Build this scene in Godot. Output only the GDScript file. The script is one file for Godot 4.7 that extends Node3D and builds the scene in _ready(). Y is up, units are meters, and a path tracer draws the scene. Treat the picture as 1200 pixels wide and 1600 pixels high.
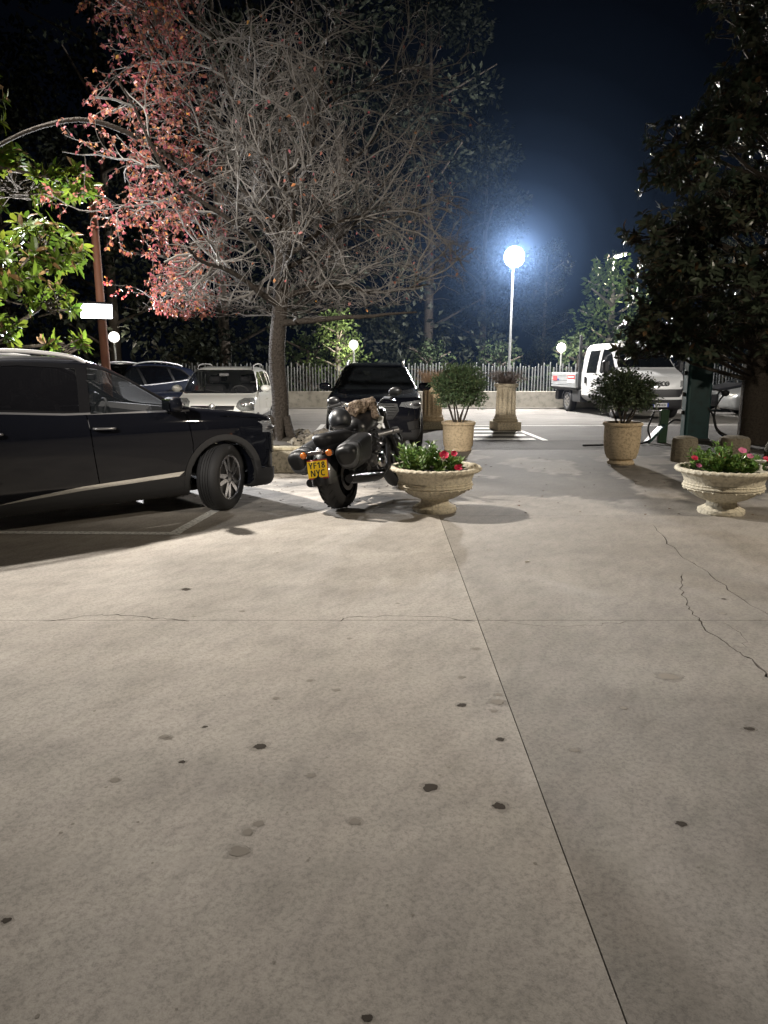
extends Node3D
# A car park at night: concrete yard, parked cars, a motorcycle, planters and trees under floodlights.

var rng := RandomNumberGenerator.new()
var mats := {}

class Geo:
	var v := PackedVector3Array()
	var n := PackedVector3Array()
	var c := PackedColorArray()
	var t := PackedVector2Array()
	var ix := PackedInt32Array()
	var tint := Color.WHITE
	var coloured := false
	var streaked := false
	func vert(p: Vector3, nn: Vector3, uv := Vector2.ZERO) -> int:
		v.append(p)
		n.append(nn)
		t.append(uv)
		c.append(tint)
		return v.size() - 1
	func face(a: int, b: int, d: int) -> void:
		ix.append(a)
		if (v[b] - v[a]).cross(v[d] - v[a]).dot(n[a] + n[b] + n[d]) > 0.0:
			ix.append(d)
			ix.append(b)
		else:
			ix.append(b)
			ix.append(d)
	func poly(pts: Array, hint: Vector3) -> void:
		var nn := Vector3.ZERO
		for i in pts.size():
			nn += (pts[i] - pts[0]).cross(pts[(i + 1) % pts.size()] - pts[0])
		nn = nn.normalized()
		if nn.dot(hint) < 0.0:
			nn = -nn
		var first := v.size()
		for p in pts:
			vert(p, nn)
		for i in range(1, pts.size() - 1):
			face(first, first + i, first + i + 1)
	func box(size: Vector3, xf := Transform3D(), bevel := 0.0) -> void:
		var h := size * 0.5
		var e: float = minf(bevel, minf(h.x, minf(h.y, h.z)) * 0.9)
		var at := func(s: Vector3, axis: int) -> Vector3:
			var q := h - Vector3(e, e, e)
			q[axis] = h[axis]
			return xf * (q * s)
		for axis in 3:
			var a1 := (axis + 1) % 3
			var a2 := (axis + 2) % 3
			for sg in [-1.0, 1.0]:
				var pts := []
				for k in [[-1.0, -1.0], [1.0, -1.0], [1.0, 1.0], [-1.0, 1.0]]:
					var s := Vector3.ZERO
					s[axis] = sg
					s[a1] = k[0]
					s[a2] = k[1]
					pts.append(at.call(s, axis))
				var hint := Vector3.ZERO
				hint[axis] = sg
				poly(pts, xf.basis * hint)
				if e > 0.0:
					for sg2 in [-1.0, 1.0]:
						var s0 := Vector3.ZERO
						s0[axis] = sg
						s0[a1] = sg2
						s0[a2] = -1.0
						var s1 := s0
						s1[a2] = 1.0
						var hh := s0
						hh[a2] = 0.0
						poly([at.call(s0, axis), at.call(s1, axis), at.call(s1, a1), at.call(s0, a1)], xf.basis * hh)
		if e > 0.0:
			for k in 8:
				var s := Vector3(1.0 if k & 1 else -1.0, 1.0 if k & 2 else -1.0, 1.0 if k & 4 else -1.0)
				poly([at.call(s, 0), at.call(s, 1), at.call(s, 2)], xf.basis * s)
	func tube(pts: Array, radii, sides := 6, capped := true) -> void:
		var count := pts.size()
		var dir: Vector3 = (pts[1] - pts[0]).normalized()
		var up := dir.cross(Vector3.UP if absf(dir.y) < 0.9 else Vector3.RIGHT).normalized()
		var first := v.size()
		for i in count:
			var d: Vector3 = (pts[mini(i + 1, count - 1)] - pts[maxi(i - 1, 0)]).normalized()
			up = (up - d * up.dot(d)).normalized()
			var side := d.cross(up)
			var r: float = radii[i] if radii is Array else radii
			for k in sides:
				var a := TAU * k / sides
				var o := up * cos(a) + side * sin(a)
				vert(pts[i] + o * r, o, Vector2(float(k) / sides, i))
		for i in count - 1:
			for k in sides:
				var a := first + i * sides + k
				var b := first + i * sides + (k + 1) % sides
				face(a, b, a + sides)
				face(b, b + sides, a + sides)
		if capped:
			for e in [0, count - 1]:
				var d: Vector3 = (pts[0] - pts[1]) if e == 0 else (pts[count - 1] - pts[count - 2])
				var ring := []
				for k in sides:
					ring.append(v[first + e * sides + k])
				poly(ring, d)
	func lathe(prof: Array, seg := 32, xf := Transform3D(), flute = null) -> void:
		var nm := []
		for i in prof.size() - 1:
			var d: Vector2 = (prof[i + 1] - prof[i]).normalized()
			nm.append(Vector2(d.y, -d.x))
		for i in prof.size() - 1:
			var n0: Vector2 = nm[i]
			var n1: Vector2 = nm[i]
			if i > 0 and nm[i].dot(nm[i - 1]) > 0.75:
				n0 = (nm[i] + nm[i - 1]).normalized()
			if i < nm.size() - 1 and nm[i].dot(nm[i + 1]) > 0.75:
				n1 = (nm[i] + nm[i + 1]).normalized()
			var first := v.size()
			for k in seg + 1:
				var a := TAU * k / seg
				var ca := cos(a)
				var sa := sin(a)
				var m0 := 1.0
				var m1 := 1.0
				if flute != null:
					m0 = flute.call(a, prof[i].y)
					m1 = flute.call(a, prof[i + 1].y)
				var s0 := 0.0
				var s1 := 0.0
				if flute != null:
					s0 = (flute.call(a + 0.01, prof[i].y) - flute.call(a - 0.01, prof[i].y)) / 0.02 / m0
					s1 = (flute.call(a + 0.01, prof[i + 1].y) - flute.call(a - 0.01, prof[i + 1].y)) / 0.02 / m1
				vert(xf * Vector3(prof[i].x * m0 * ca, prof[i].y, prof[i].x * m0 * sa), (xf.basis * Vector3(n0.x * (ca + s0 * sa), n0.y, n0.x * (sa - s0 * ca))).normalized(), Vector2(a / TAU, prof[i].y))
				vert(xf * Vector3(prof[i + 1].x * m1 * ca, prof[i + 1].y, prof[i + 1].x * m1 * sa), (xf.basis * Vector3(n1.x * (ca + s1 * sa), n1.y, n1.x * (sa - s1 * ca))).normalized(), Vector2(a / TAU, prof[i + 1].y))
			for k in seg:
				var a := first + k * 2
				face(a, a + 1, a + 2)
				face(a + 1, a + 3, a + 2)
	func ball(at: Vector3, r: Vector3, seg := 16, rings := 10, basis := Basis()) -> void:
		var first := v.size()
		for i in rings + 1:
			var p := PI * i / rings
			for k in seg + 1:
				var a := TAU * k / seg
				var o := Vector3(sin(p) * cos(a), cos(p), sin(p) * sin(a))
				vert(at + basis * (o * r), (basis * (o / r)).normalized())
		for i in rings:
			for k in seg:
				var a := first + i * (seg + 1) + k
				if i > 0:
					face(a, a + 1, a + seg + 1)
				if i < rings - 1:
					face(a + 1, a + seg + 2, a + seg + 1)
	func prism(pts: PackedVector2Array, depth: float, xf := Transform3D()) -> void:  # outline in x, y, extruded along z
		var cut := Geometry2D.triangulate_polygon(pts)
		for s in [-0.5, 0.5]:
			var first := v.size()
			for p in pts:
				vert(xf * Vector3(p.x, p.y, depth * s), xf.basis * Vector3(0, 0, s * 2.0))
			for i in range(0, cut.size(), 3):
				face(first + cut[i], first + cut[i + 1], first + cut[i + 2])
		var turn := -1.0 if Geometry2D.is_polygon_clockwise(pts) else 1.0
		for i in pts.size():
			var a := pts[i]
			var b := pts[(i + 1) % pts.size()]
			var d := (b - a) * turn
			poly([xf * Vector3(a.x, a.y, -depth / 2), xf * Vector3(b.x, b.y, -depth / 2), xf * Vector3(b.x, b.y, depth / 2), xf * Vector3(a.x, a.y, depth / 2)], xf.basis * Vector3(d.y, -d.x, 0))
	func grid(rows: Array, closed := false, centre = null) -> void:  # a smooth sheet through rows of points
		var nr := rows.size()
		var nc: int = rows[0].size()
		var first := v.size()
		var flip := 1.0
		for i in nr:
			for k in nc:
				var du: Vector3 = rows[mini(i + 1, nr - 1)][k] - rows[maxi(i - 1, 0)][k]
				var a: int = (k + 1) % nc if closed else mini(k + 1, nc - 1)
				var b: int = (k + nc - 1) % nc if closed else maxi(k - 1, 0)
				var nn := du.cross(rows[i][a] - rows[i][b]).normalized()
				if i == 0 and k == 0 or centre == null:
					var mid := Vector3.ZERO
					for p in rows[i]:
						mid += p / nc
					if centre is Vector3:
						mid = centre
					flip = 1.0 if nn.dot(rows[i][k] - mid) >= 0.0 else -1.0
				vert(rows[i][k], nn * flip, Vector2(float(k) / nc, float(i) / nr))
		for i in nr - 1:
			for k in (nc if closed else nc - 1):
				var a := first + i * nc + k
				var b := first + i * nc + (k + 1) % nc
				face(a, b, a + nc)
				face(b, b + nc, a + nc)
	func add(o: Geo, xf := Transform3D()) -> void:
		var first := v.size()
		for i in o.v.size():
			v.append(xf * o.v[i])
			n.append((xf.basis * o.n[i]).normalized())
			t.append(o.t[i])
			c.append(o.c[i])
		for i in o.ix:
			ix.append(first + i)
	func mesh() -> ArrayMesh:
		var a := []
		a.resize(Mesh.ARRAY_MAX)
		a[Mesh.ARRAY_VERTEX] = v
		a[Mesh.ARRAY_NORMAL] = n
		a[Mesh.ARRAY_TEX_UV] = t
		if streaked:
			var u := PackedVector2Array()
			for p in t:
				u.append(Vector2((0.88 * p.x + 0.47 * p.y) * 0.36, (-0.47 * p.x + 0.88 * p.y) * 0.16))
			a[Mesh.ARRAY_TEX_UV2] = u
		if coloured:
			a[Mesh.ARRAY_COLOR] = c
		a[Mesh.ARRAY_INDEX] = ix
		var m := ArrayMesh.new()
		if ix.size():
			m.add_surface_from_arrays(Mesh.PRIMITIVE_TRIANGLES, a)
		return m

# ---------------------------------------------------------------- scene tree helpers
var taken := {}

func numbered(called: String) -> String:
	var k: int = taken.get(called, 0)
	taken[called] = k + 1
	return called if k == 0 else "%s_%03d" % [called, k]

func tag(o: Node3D, label: String, category: String, group := "", kind := "") -> Node3D:
	if label: o.set_meta("label", label)
	if category: o.set_meta("category", category)
	if group: o.set_meta("group", group)
	if kind: o.set_meta("kind", kind)
	return o

func thing(called: String, label: String, category: String, at := Vector3.ZERO, turn := 0.0, group := "") -> Node3D:
	var o := Node3D.new()
	o.name = numbered(called)
	add_child(o)
	o.position = at
	o.rotation.y = turn
	tag(o, label, category, group)
	return o

func part_mesh(called: String, m: Mesh, material: Material, parent: Node3D, at := Transform3D()) -> MeshInstance3D:
	var o := MeshInstance3D.new()
	var key := str(parent.get_instance_id()) + called
	if parent == self:
		o.name = numbered(called)
	else:
		var k: int = taken.get(key, 0)
		taken[key] = k + 1
		o.name = called if k == 0 else "%s_%03d" % [called, k]
	o.mesh = m
	o.material_override = material
	o.transform = at
	parent.add_child(o, true)
	return o

func part(called: String, g: Geo, material: Material, parent: Node3D, at := Transform3D()) -> MeshInstance3D:
	return part_mesh(called, g.mesh(), material, parent, at)

func scatter(called: String, m: Mesh, material: Material, places: Array, parent: Node3D, colours := []) -> MultiMeshInstance3D:
	var mm := MultiMesh.new()
	mm.transform_format = MultiMesh.TRANSFORM_3D
	mm.use_colors = colours.size() > 0
	mm.mesh = m
	mm.instance_count = places.size()
	for i in places.size():
		mm.set_instance_transform(i, places[i])
		if colours.size():
			mm.set_instance_color(i, colours[i])
	var o := MultiMeshInstance3D.new()
	o.multimesh = mm
	o.material_override = material
	o.name = called if parent != self else numbered(called)
	o.set_meta("kind", "stuff")
	parent.add_child(o, true)
	return o

func lin(r: float, g: float, b: float) -> Color:
	return Color(r, g, b).linear_to_srgb()

func mat(r: float, g: float, b: float, rough := 0.6, metal := 0.0, spec := 0.5) -> StandardMaterial3D:
	var key := "%f %f %f %f %f %f" % [r, g, b, rough, metal, spec]
	if not mats.has(key):
		var m := StandardMaterial3D.new()
		m.albedo_color = lin(r, g, b)
		m.roughness = rough
		m.metallic = metal
		m.metallic_specular = spec
		mats[key] = m
	return mats[key]

func coat(m: StandardMaterial3D, amount := 0.6, rough := 0.03) -> StandardMaterial3D:
	m.clearcoat_enabled = true
	m.clearcoat = amount
	m.clearcoat_roughness = rough
	return m

func pane(r: float, g: float, b: float, a: float) -> StandardMaterial3D:
	var m := StandardMaterial3D.new()
	m.albedo_color = lin(r, g, b)
	m.albedo_color.a = a
	m.transparency = BaseMaterial3D.TRANSPARENCY_ALPHA
	m.roughness = 0.02
	return m

func glow(r: float, g: float, b: float, e: float) -> StandardMaterial3D:
	var m := StandardMaterial3D.new()
	m.albedo_color = Color(0.9, 0.9, 0.9)
	m.emission_enabled = true
	m.emission = lin(r, g, b)
	m.emission_energy_multiplier = e
	return m

func noise(sd: int, freq: float, kind := FastNoiseLite.TYPE_SIMPLEX_SMOOTH, oct := 5, gain := 0.5) -> FastNoiseLite:
	var f := FastNoiseLite.new()
	f.seed = sd
	f.noise_type = kind
	f.frequency = freq
	f.fractal_type = FastNoiseLite.FRACTAL_FBM
	f.fractal_octaves = oct
	f.fractal_gain = gain
	return f

func noise_tex(f: FastNoiseLite, size: int, stops: Array) -> NoiseTexture2D:  # stops: [offset, linear grey or Color]
	var t := NoiseTexture2D.new()
	t.width = size
	t.height = size
	t.seamless = true
	t.noise = f
	if stops.size():
		var g := Gradient.new()
		var o := PackedFloat32Array()
		var c := PackedColorArray()
		for s in stops:
			o.append(s[0])
			c.append(s[1] if s[1] is Color else lin(s[1], s[1], s[1]))
		g.offsets = o
		g.colors = c
		t.color_ramp = g
	return t

func rough_surface(m: StandardMaterial3D, albedo: Texture2D, scale: float, bump: Texture2D = null, depth := 0.0) -> StandardMaterial3D:
	m.albedo_texture = albedo
	m.uv1_triplanar = true
	m.uv1_world_triplanar = false
	m.uv1_scale = Vector3.ONE * scale
	if bump:
		m.heightmap_enabled = true
		m.heightmap_texture = bump
		m.heightmap_scale = depth
	return m

func ring_poly(c: Vector2, r: float, k := 28) -> PackedVector2Array:
	var p := PackedVector2Array()
	for i in k:
		p.append(c + Vector2.from_angle(TAU * i / k) * r)
	return p

func chaikin(p: PackedVector2Array, times := 2) -> PackedVector2Array:
	for k in times:
		var q := PackedVector2Array()
		for i in p.size():
			var a := p[i]
			var b := p[(i + 1) % p.size()]
			q.append(a.lerp(b, 0.25))
			q.append(a.lerp(b, 0.75))
		p = q
	return p

func smooth_line(p: Array, per := 6) -> Array:  # Catmull-Rom through 3-D points
	var out := []
	for i in p.size() - 1:
		var a: Vector3 = p[maxi(i - 1, 0)]
		var b: Vector3 = p[i]
		var c: Vector3 = p[i + 1]
		var d: Vector3 = p[mini(i + 2, p.size() - 1)]
		for k in per:
			out.append(b.cubic_interpolate(c, a, d, float(k) / per))
	out.append(p[p.size() - 1])
	return out

# ---------------------------------------------------------------- surface nets
func nets(f: PackedFloat32Array, nx: int, ny: int, nz: int, lo: Vector3, h: float) -> Array:  # [points, quads as 4 indices]
	var pts := PackedVector3Array()
	var quads := PackedInt32Array()
	var id := PackedInt32Array()
	id.resize(nx * ny * nz)
	id.fill(-1)
	var sy := nx
	var sz := nx * ny
	var off := [0, 1, sy, sy + 1, sz, sz + 1, sz + sy, sz + sy + 1]
	var far := h * 2.2
	for z in nz - 1:
		for y in ny - 1:
			var row := y * sy + z * sz
			for x in nx - 1:
				var i := row + x
				var f0 := f[i]
				if f0 > far or f0 < -far:
					continue
				var f1 := f[i + 1]
				var f2 := f[i + sy]
				var f3 := f[i + sy + 1]
				var f4 := f[i + sz]
				var f5 := f[i + sz + 1]
				var f6 := f[i + sz + sy]
				var f7 := f[i + sz + sy + 1]
				var mask := int(f0 < 0) + int(f1 < 0) + int(f2 < 0) + int(f3 < 0) + int(f4 < 0) + int(f5 < 0) + int(f6 < 0) + int(f7 < 0)
				if mask == 0 or mask == 8:
					continue
				var s := Vector3.ZERO
				var k := 0
				if (f0 < 0) != (f1 < 0): s += Vector3(f0 / (f0 - f1), 0, 0); k += 1
				if (f2 < 0) != (f3 < 0): s += Vector3(f2 / (f2 - f3), 1, 0); k += 1
				if (f4 < 0) != (f5 < 0): s += Vector3(f4 / (f4 - f5), 0, 1); k += 1
				if (f6 < 0) != (f7 < 0): s += Vector3(f6 / (f6 - f7), 1, 1); k += 1
				if (f0 < 0) != (f2 < 0): s += Vector3(0, f0 / (f0 - f2), 0); k += 1
				if (f1 < 0) != (f3 < 0): s += Vector3(1, f1 / (f1 - f3), 0); k += 1
				if (f4 < 0) != (f6 < 0): s += Vector3(0, f4 / (f4 - f6), 1); k += 1
				if (f5 < 0) != (f7 < 0): s += Vector3(1, f5 / (f5 - f7), 1); k += 1
				if (f0 < 0) != (f4 < 0): s += Vector3(0, 0, f0 / (f0 - f4)); k += 1
				if (f1 < 0) != (f5 < 0): s += Vector3(1, 0, f1 / (f1 - f5)); k += 1
				if (f2 < 0) != (f6 < 0): s += Vector3(0, 1, f2 / (f2 - f6)); k += 1
				if (f3 < 0) != (f7 < 0): s += Vector3(1, 1, f3 / (f3 - f7)); k += 1
				id[i] = pts.size()
				pts.append(lo + (Vector3(x, y, z) + s / k) * h)
	for z in range(1, nz - 1):
		for y in range(1, ny - 1):
			var row := y * sy + z * sz
			for x in range(1, nx - 1):
				var i := row + x
				if id[i] < 0:
					continue
				var inside := f[i] < 0
				if inside != (f[i + 1] < 0):
					quads.append_array([id[i], id[i - sy], id[i - sy - sz], id[i - sz]])
				if inside != (f[i + sy] < 0):
					quads.append_array([id[i], id[i - 1], id[i - 1 - sz], id[i - sz]])
				if inside != (f[i + sz] < 0):
					quads.append_array([id[i], id[i - 1], id[i - 1 - sy], id[i - sy]])
	return [pts, quads]

func blob(field: Callable, lo: Vector3, hi: Vector3, h: float, g: Geo, xf := Transform3D()) -> void:
	var nx := int((hi.x - lo.x) / h) + 3
	var ny := int((hi.y - lo.y) / h) + 3
	var nz := int((hi.z - lo.z) / h) + 3
	lo -= Vector3.ONE * h
	var f := PackedFloat32Array()
	f.resize(nx * ny * nz)
	var i := 0
	for z in nz:
		for y in ny:
			for x in nx:
				f[i] = field.call(lo + Vector3(x, y, z) * h)
				i += 1
	var r := nets(f, nx, ny, nz, lo, h)
	var first := g.v.size()
	for p in r[0]:
		var e := h * 0.4
		var d: float = field.call(p)
		var gr := Vector3(field.call(p + Vector3(e, 0, 0)) - d, field.call(p + Vector3(0, e, 0)) - d, field.call(p + Vector3(0, 0, e)) - d).normalized()
		g.vert(xf * p, (xf.basis * gr).normalized())
	for k in range(0, r[1].size(), 4):
		var a: int = first + r[1][k]
		var b: int = first + r[1][k + 1]
		var c: int = first + r[1][k + 2]
		var d: int = first + r[1][k + 3]
		if r[1][k] < 0 or r[1][k + 1] < 0 or r[1][k + 2] < 0 or r[1][k + 3] < 0:
			continue
		g.face(a, b, c)
		g.face(a, c, d)

func smin(a: float, b: float, k: float) -> float:
	var h := maxf(k - absf(a - b), 0.0) / k
	return minf(a, b) - h * h * k * 0.25

func smax(a: float, b: float, k: float) -> float:
	var h := maxf(k - absf(a - b), 0.0) / k
	return maxf(a, b) + h * h * k * 0.25

func capsule(p: Vector3, a: Vector3, b: Vector3, ra: float, rb: float) -> float:
	var ab := b - a
	var k := clampf((p - a).dot(ab) / ab.length_squared(), 0.0, 1.0)
	return p.distance_to(a + ab * k) - lerpf(ra, rb, k)

func rounded_box(p: Vector3, half: Vector3, r: float) -> float:
	var q := p.abs() - half + Vector3.ONE * r
	return q.max(Vector3.ZERO).length() + minf(maxf(q.x, maxf(q.y, q.z)), 0.0) - r
# ---------------------------------------------------------------- camera, sky, light
func _ready() -> void:
	rng.seed = 20231
	var cam := Camera3D.new()
	cam.name = "camera"
	cam.position = Vector3(0, 1.54, 0)
	cam.rotation_degrees = Vector3(-11.214, 0, 0)
	cam.fov = 69.65
	cam.near = 0.05
	cam.far = 1200.0
	cam.current = true
	add_child(cam)
	var sky_mat := ProceduralSkyMaterial.new()
	sky_mat.sky_top_color = lin(0.0008, 0.001, 0.0016)
	sky_mat.sky_horizon_color = lin(0.0013, 0.002, 0.004)
	sky_mat.sky_curve = 0.35
	sky_mat.ground_bottom_color = lin(0.001, 0.001, 0.0012)
	sky_mat.ground_horizon_color = lin(0.0013, 0.002, 0.004)
	var sky := Sky.new()
	sky.sky_material = sky_mat
	var env := Environment.new()
	env.background_mode = Environment.BG_SKY
	env.sky = sky
	env.tonemap_mode = Environment.TONE_MAPPER_LINEAR
	env.tonemap_exposure = 1.0
	env.sdfgi_enabled = true
	env.ssao_enabled = true
	env.ssil_enabled = true
	if FOG > 0.0:
		env.fog_enabled = true
		env.fog_density = FOG
		env.fog_light_color = Color(0.62, 0.8, 1.0)
	env.volumetric_fog_enabled = true
	env.volumetric_fog_density = 0.0
	var we := WorldEnvironment.new()
	we.name = "world"
	we.environment = env
	add_child(we)
	lamps()
	setting()
	fence()
	vehicles()
	motorcycle()
	planters()
	trees()
	small_things()

const FOG := 0.0

func lamp_light(at: Vector3, energy: float, colour: Color, size: float, parent: Node3D) -> void:
	var l := OmniLight3D.new()
	l.name = "light"
	l.light_energy = energy
	l.light_color = colour
	l.light_size = size
	l.omni_range = 120.0
	l.omni_attenuation = 2.0
	l.shadow_enabled = true
	parent.add_child(l, true)
	l.global_position = at

func spot_light(at: Vector3, aim: Vector3, energy: float, colour: Color, size: float, angle: float, parent: Node3D) -> void:
	var l := SpotLight3D.new()
	l.name = "light"
	l.light_energy = energy
	l.light_color = colour
	l.light_size = size
	l.spot_range = 120.0
	l.spot_attenuation = 2.0
	l.spot_angle = angle
	l.spot_angle_attenuation = 1.0
	l.shadow_enabled = true
	parent.add_child(l, true)
	l.look_at_from_position(at, aim)

func flood_fixture(pole: Node3D, head: Vector3, aim: Vector3, size: Vector2, e: float, white: Color) -> Vector3:  # returns the point just in front of the lens
	var b := Basis.looking_at(aim - head)
	var h := Geo.new()
	h.box(Vector3(size.x, size.y, 0.07), Transform3D(b, head), 0.015)
	for k in 7:
		h.box(Vector3(size.x * 0.9, 0.008, 0.04), Transform3D(b, head + b * Vector3(0, (k - 3) * size.y * 0.13, 0.055)))
	part("floodlight_housing", h, mat(0.05, 0.05, 0.055, 0.5, 0.5), pole)
	var g := Geo.new()
	g.box(Vector3(size.x * 0.92, size.y * 0.86, 0.01), Transform3D(b, head + b * Vector3(0, 0, -0.042)), 0.003)
	part("lamp_lens", g, glow(white.r, white.g, white.b, e), pole)
	var y := Geo.new()
	for s in [-1, 1]:
		y.tube([head + b * Vector3(s * (size.x * 0.5 + 0.02), 0, 0), head + b * Vector3(s * (size.x * 0.5 + 0.02), -size.y * 0.2, 0.14)], 0.01, 5)
	y.tube([head + b * Vector3(-size.x * 0.5 - 0.02, -size.y * 0.2, 0.14), head + b * Vector3(size.x * 0.5 + 0.02, -size.y * 0.2, 0.14)], 0.012, 5)
	part("bracket", y, mat(0.08, 0.08, 0.08, 0.5, 0.6), pole)
	return head + b * Vector3(0, 0, -0.1)

func lamps() -> void:
	var cool := Color(1.0, 0.97, 0.93)
	# floodlight on the brown pole behind the parked dark car
	var p := thing("floodlight_pole", "reddish brown pole behind the near dark car with a glaring white floodlight", "floodlight", Vector3(-5.02, 0, -13.6))
	var g := Geo.new()
	g.tube([Vector3(0, 0, 0), Vector3(-0.03, 2.2, 0), Vector3(-0.05, 4.6, 0)], [0.085, 0.075, 0.065], 14)
	g.lathe([Vector2(0.15, 0), Vector2(0.15, 0.03), Vector2(0.1, 0.06)], 14)
	part("pole", g, mat(0.2, 0.085, 0.05, 0.7), p)
	var at := flood_fixture(p, Vector3(-0.03, 2.5, 0.24), Vector3(1.6, 0.5, 4.0), Vector2(0.56, 0.3), 9.0, Color(0.95, 0.98, 1.0))
	spot_light(p.position + at, p.position + Vector3(0.4, 2.8, 3.0), 110.0, Color(0.97, 0.98, 1.0), 0.12, 80.0, p)
	# two floodlight masts beside the yard, outside the picture, that light it from both sides
	p = thing("floodlight_mast", "grey mast at the left edge of the yard with a floodlight aimed at the concrete", "floodlight", Vector3(-6.2, 0, -10.45))
	g = Geo.new()
	g.tube([Vector3.ZERO, Vector3(0, 7.4, 0)], [0.09, 0.06], 12)
	part("pole", g, mat(0.2, 0.2, 0.2, 0.6, 0.3), p)
	at = flood_fixture(p, Vector3(0.3, 7.25, 0.15), Vector3(5.6, 0.0, 4.5), Vector2(0.5, 0.36), 9.0, cool)
	spot_light(p.position + at, Vector3(-1.3, 0.0, -7.3), 215.0, cool, 0.16, 35.0, p)
	p = thing("floodlight_mast", "grey mast at the right edge of the yard with a floodlight aimed across the planters", "floodlight", Vector3(9.2, 0, -3.4))
	g = Geo.new()
	g.tube([Vector3.ZERO, Vector3(0, 5.6, 0)], [0.09, 0.06], 12)
	part("pole", g, mat(0.2, 0.2, 0.2, 0.6, 0.3), p)
	at = flood_fixture(p, Vector3(-0.25, 5.3, -0.1), Vector3(-6.5, 0.0, -4.0), Vector2(0.5, 0.36), 9.0, cool)
	spot_light(p.position + at, Vector3(1.5, 0.0, -10.0), 52.0, Color(1.0, 0.94, 0.85), 0.16, 58.0, p)
	p = thing("floodlight_mast", "grey mast behind the viewer with a floodlight aimed at the parked vehicles", "floodlight", Vector3(-4.5, 0, 4.2))
	g = Geo.new()
	g.tube([Vector3.ZERO, Vector3(0, 6.3, 0)], [0.09, 0.06], 12)
	part("pole", g, mat(0.2, 0.2, 0.2, 0.6, 0.3), p)
	at = flood_fixture(p, Vector3(0, 6.1, -0.25), Vector3(5.5, 0.6, -18.0), Vector2(0.5, 0.36), 9.0, cool)
	spot_light(p.position + at, Vector3(-1.4, 1.0, -16.5), 450.0, cool, 0.16, 16.0, p)
	p = thing("floodlight_mast", "grey mast outside the right edge with a floodlight aimed at the truck", "floodlight", Vector3(13.6, 0, -14.5))
	g = Geo.new()
	g.tube([Vector3.ZERO, Vector3(0, 5.2, 0)], [0.09, 0.06], 12)
	part("pole", g, mat(0.2, 0.2, 0.2, 0.6, 0.3), p)
	at = flood_fixture(p, Vector3(-0.2, 5.0, -0.2), Vector3(-6.0, 0.6, -7.8), Vector2(0.5, 0.36), 9.0, cool)
	spot_light(p.position + at, Vector3(7.6, 0.8, -22.3), 62.0, cool, 0.16, 26.0, p)
	# tall lamp post at the fence, the brightest light in the picture
	p = thing("lamp_post", "tall slim grey lamp post by the fence, the brightest lamp", "lamp post", Vector3(4.55, 0, -27.3))
	g = Geo.new()
	g.tube([Vector3.ZERO, Vector3(0, 1.0, 0), Vector3(0.03, 5.1, 0)], [0.06, 0.05, 0.035], 12)
	part("pole", g, mat(0.3, 0.31, 0.32, 0.5, 0.3), p)
	g = Geo.new()
	g.box(Vector3(0.5, 0.34, 0.1), Transform3D(Basis(Vector3.RIGHT, -0.25), Vector3(0.05, 5.32, -0.05)), 0.03)
	part("lamp_housing", g, mat(0.1, 0.1, 0.1, 0.5, 0.4), p)
	g = Geo.new()
	g.ball(Vector3(0.05, 5.32, 0.06), Vector3(0.36, 0.36, 0.1), 24, 14)
	part("lamp_lens", g, glow(0.9, 0.97, 1.0, 30.0), p)
	for k in 8:  # nested fog shells, added to imitate the lens glare round this lamp
		var glare := FogVolume.new()
		glare.name = numbered("lamp_glare")
		glare.shape = RenderingServer.FOG_VOLUME_SHAPE_ELLIPSOID
		glare.size = Vector3(1.0, 0.95, 0.85) * [2.2, 3.6, 5.2, 7.2, 9.6, 12.5, 16.5, 22.0][k]
		var glare_fog := FogMaterial.new()
		glare_fog.density = [0.0026, 0.0018, 0.0013, 0.0009, 0.0007, 0.0005, 0.0004, 0.00035][k]
		glare_fog.albedo = Color(0.6, 0.76, 1.0)
		glare.material = glare_fog
		glare.position = p.position + Vector3(0.05, 5.3, 0.3)
		glare.set_meta("kind", "stuff")
		add_child(glare)
	lamp_light(p.position + Vector3(0.05, 5.3, 0.3), 200.0, Color(1.0, 0.98, 0.96), 0.3, p)
	# second street lamp further back on the right
	p = thing("lamp_post", "distant thin lamp post with a small warm white head, behind the truck", "lamp post", Vector3(10.4, 0, -35.0))
	g = Geo.new()
	g.tube([Vector3.ZERO, Vector3(0, 6.4, 0)], [0.07, 0.05], 10)
	part("pole", g, mat(0.35, 0.37, 0.36, 0.5, 0.3), p)
	g = Geo.new()
	g.box(Vector3(0.62, 0.09, 0.3), Transform3D(Basis(Vector3.BACK, 0.22), Vector3(0.28, 6.52, 0)), 0.03)
	part("lamp_housing", g, mat(0.15, 0.15, 0.15, 0.5, 0.4), p)
	g = Geo.new()
	g.box(Vector3(0.54, 0.1, 0.24), Transform3D(Basis(Vector3.BACK, 0.22), Vector3(0.29, 6.44, 0.02)), 0.03)
	part("lamp_lens", g, glow(1.0, 0.93, 0.74, 14.0), p)
	lamp_light(p.position + Vector3(0.3, 6.28, 0.05), 38.0, Color(1.0, 0.95, 0.84), 0.15, p)
	# globe lamps along the fence
	for k in 3:
		var at3: Vector3 = [Vector3(-9.75, 2.57, -27.3), Vector3(-1.1, 2.3, -27.2), Vector3(6.66, 2.22, -28.3)][k]
		var label: String = ["small white globe lamp at the fence, right of the brown floodlight pole", "small globe lamp above the black car's roof, glowing among the leaves", "round white globe lamp on a short grey post behind the truck bed"][k]
		p = thing("globe_lamp", label, "lamp", Vector3(at3.x, 0, at3.z), 0.0, "globe lamps along the fence")
		g = Geo.new()
		g.tube([Vector3.ZERO, Vector3(0, at3.y - 0.15, 0)], 0.035, 10)
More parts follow.
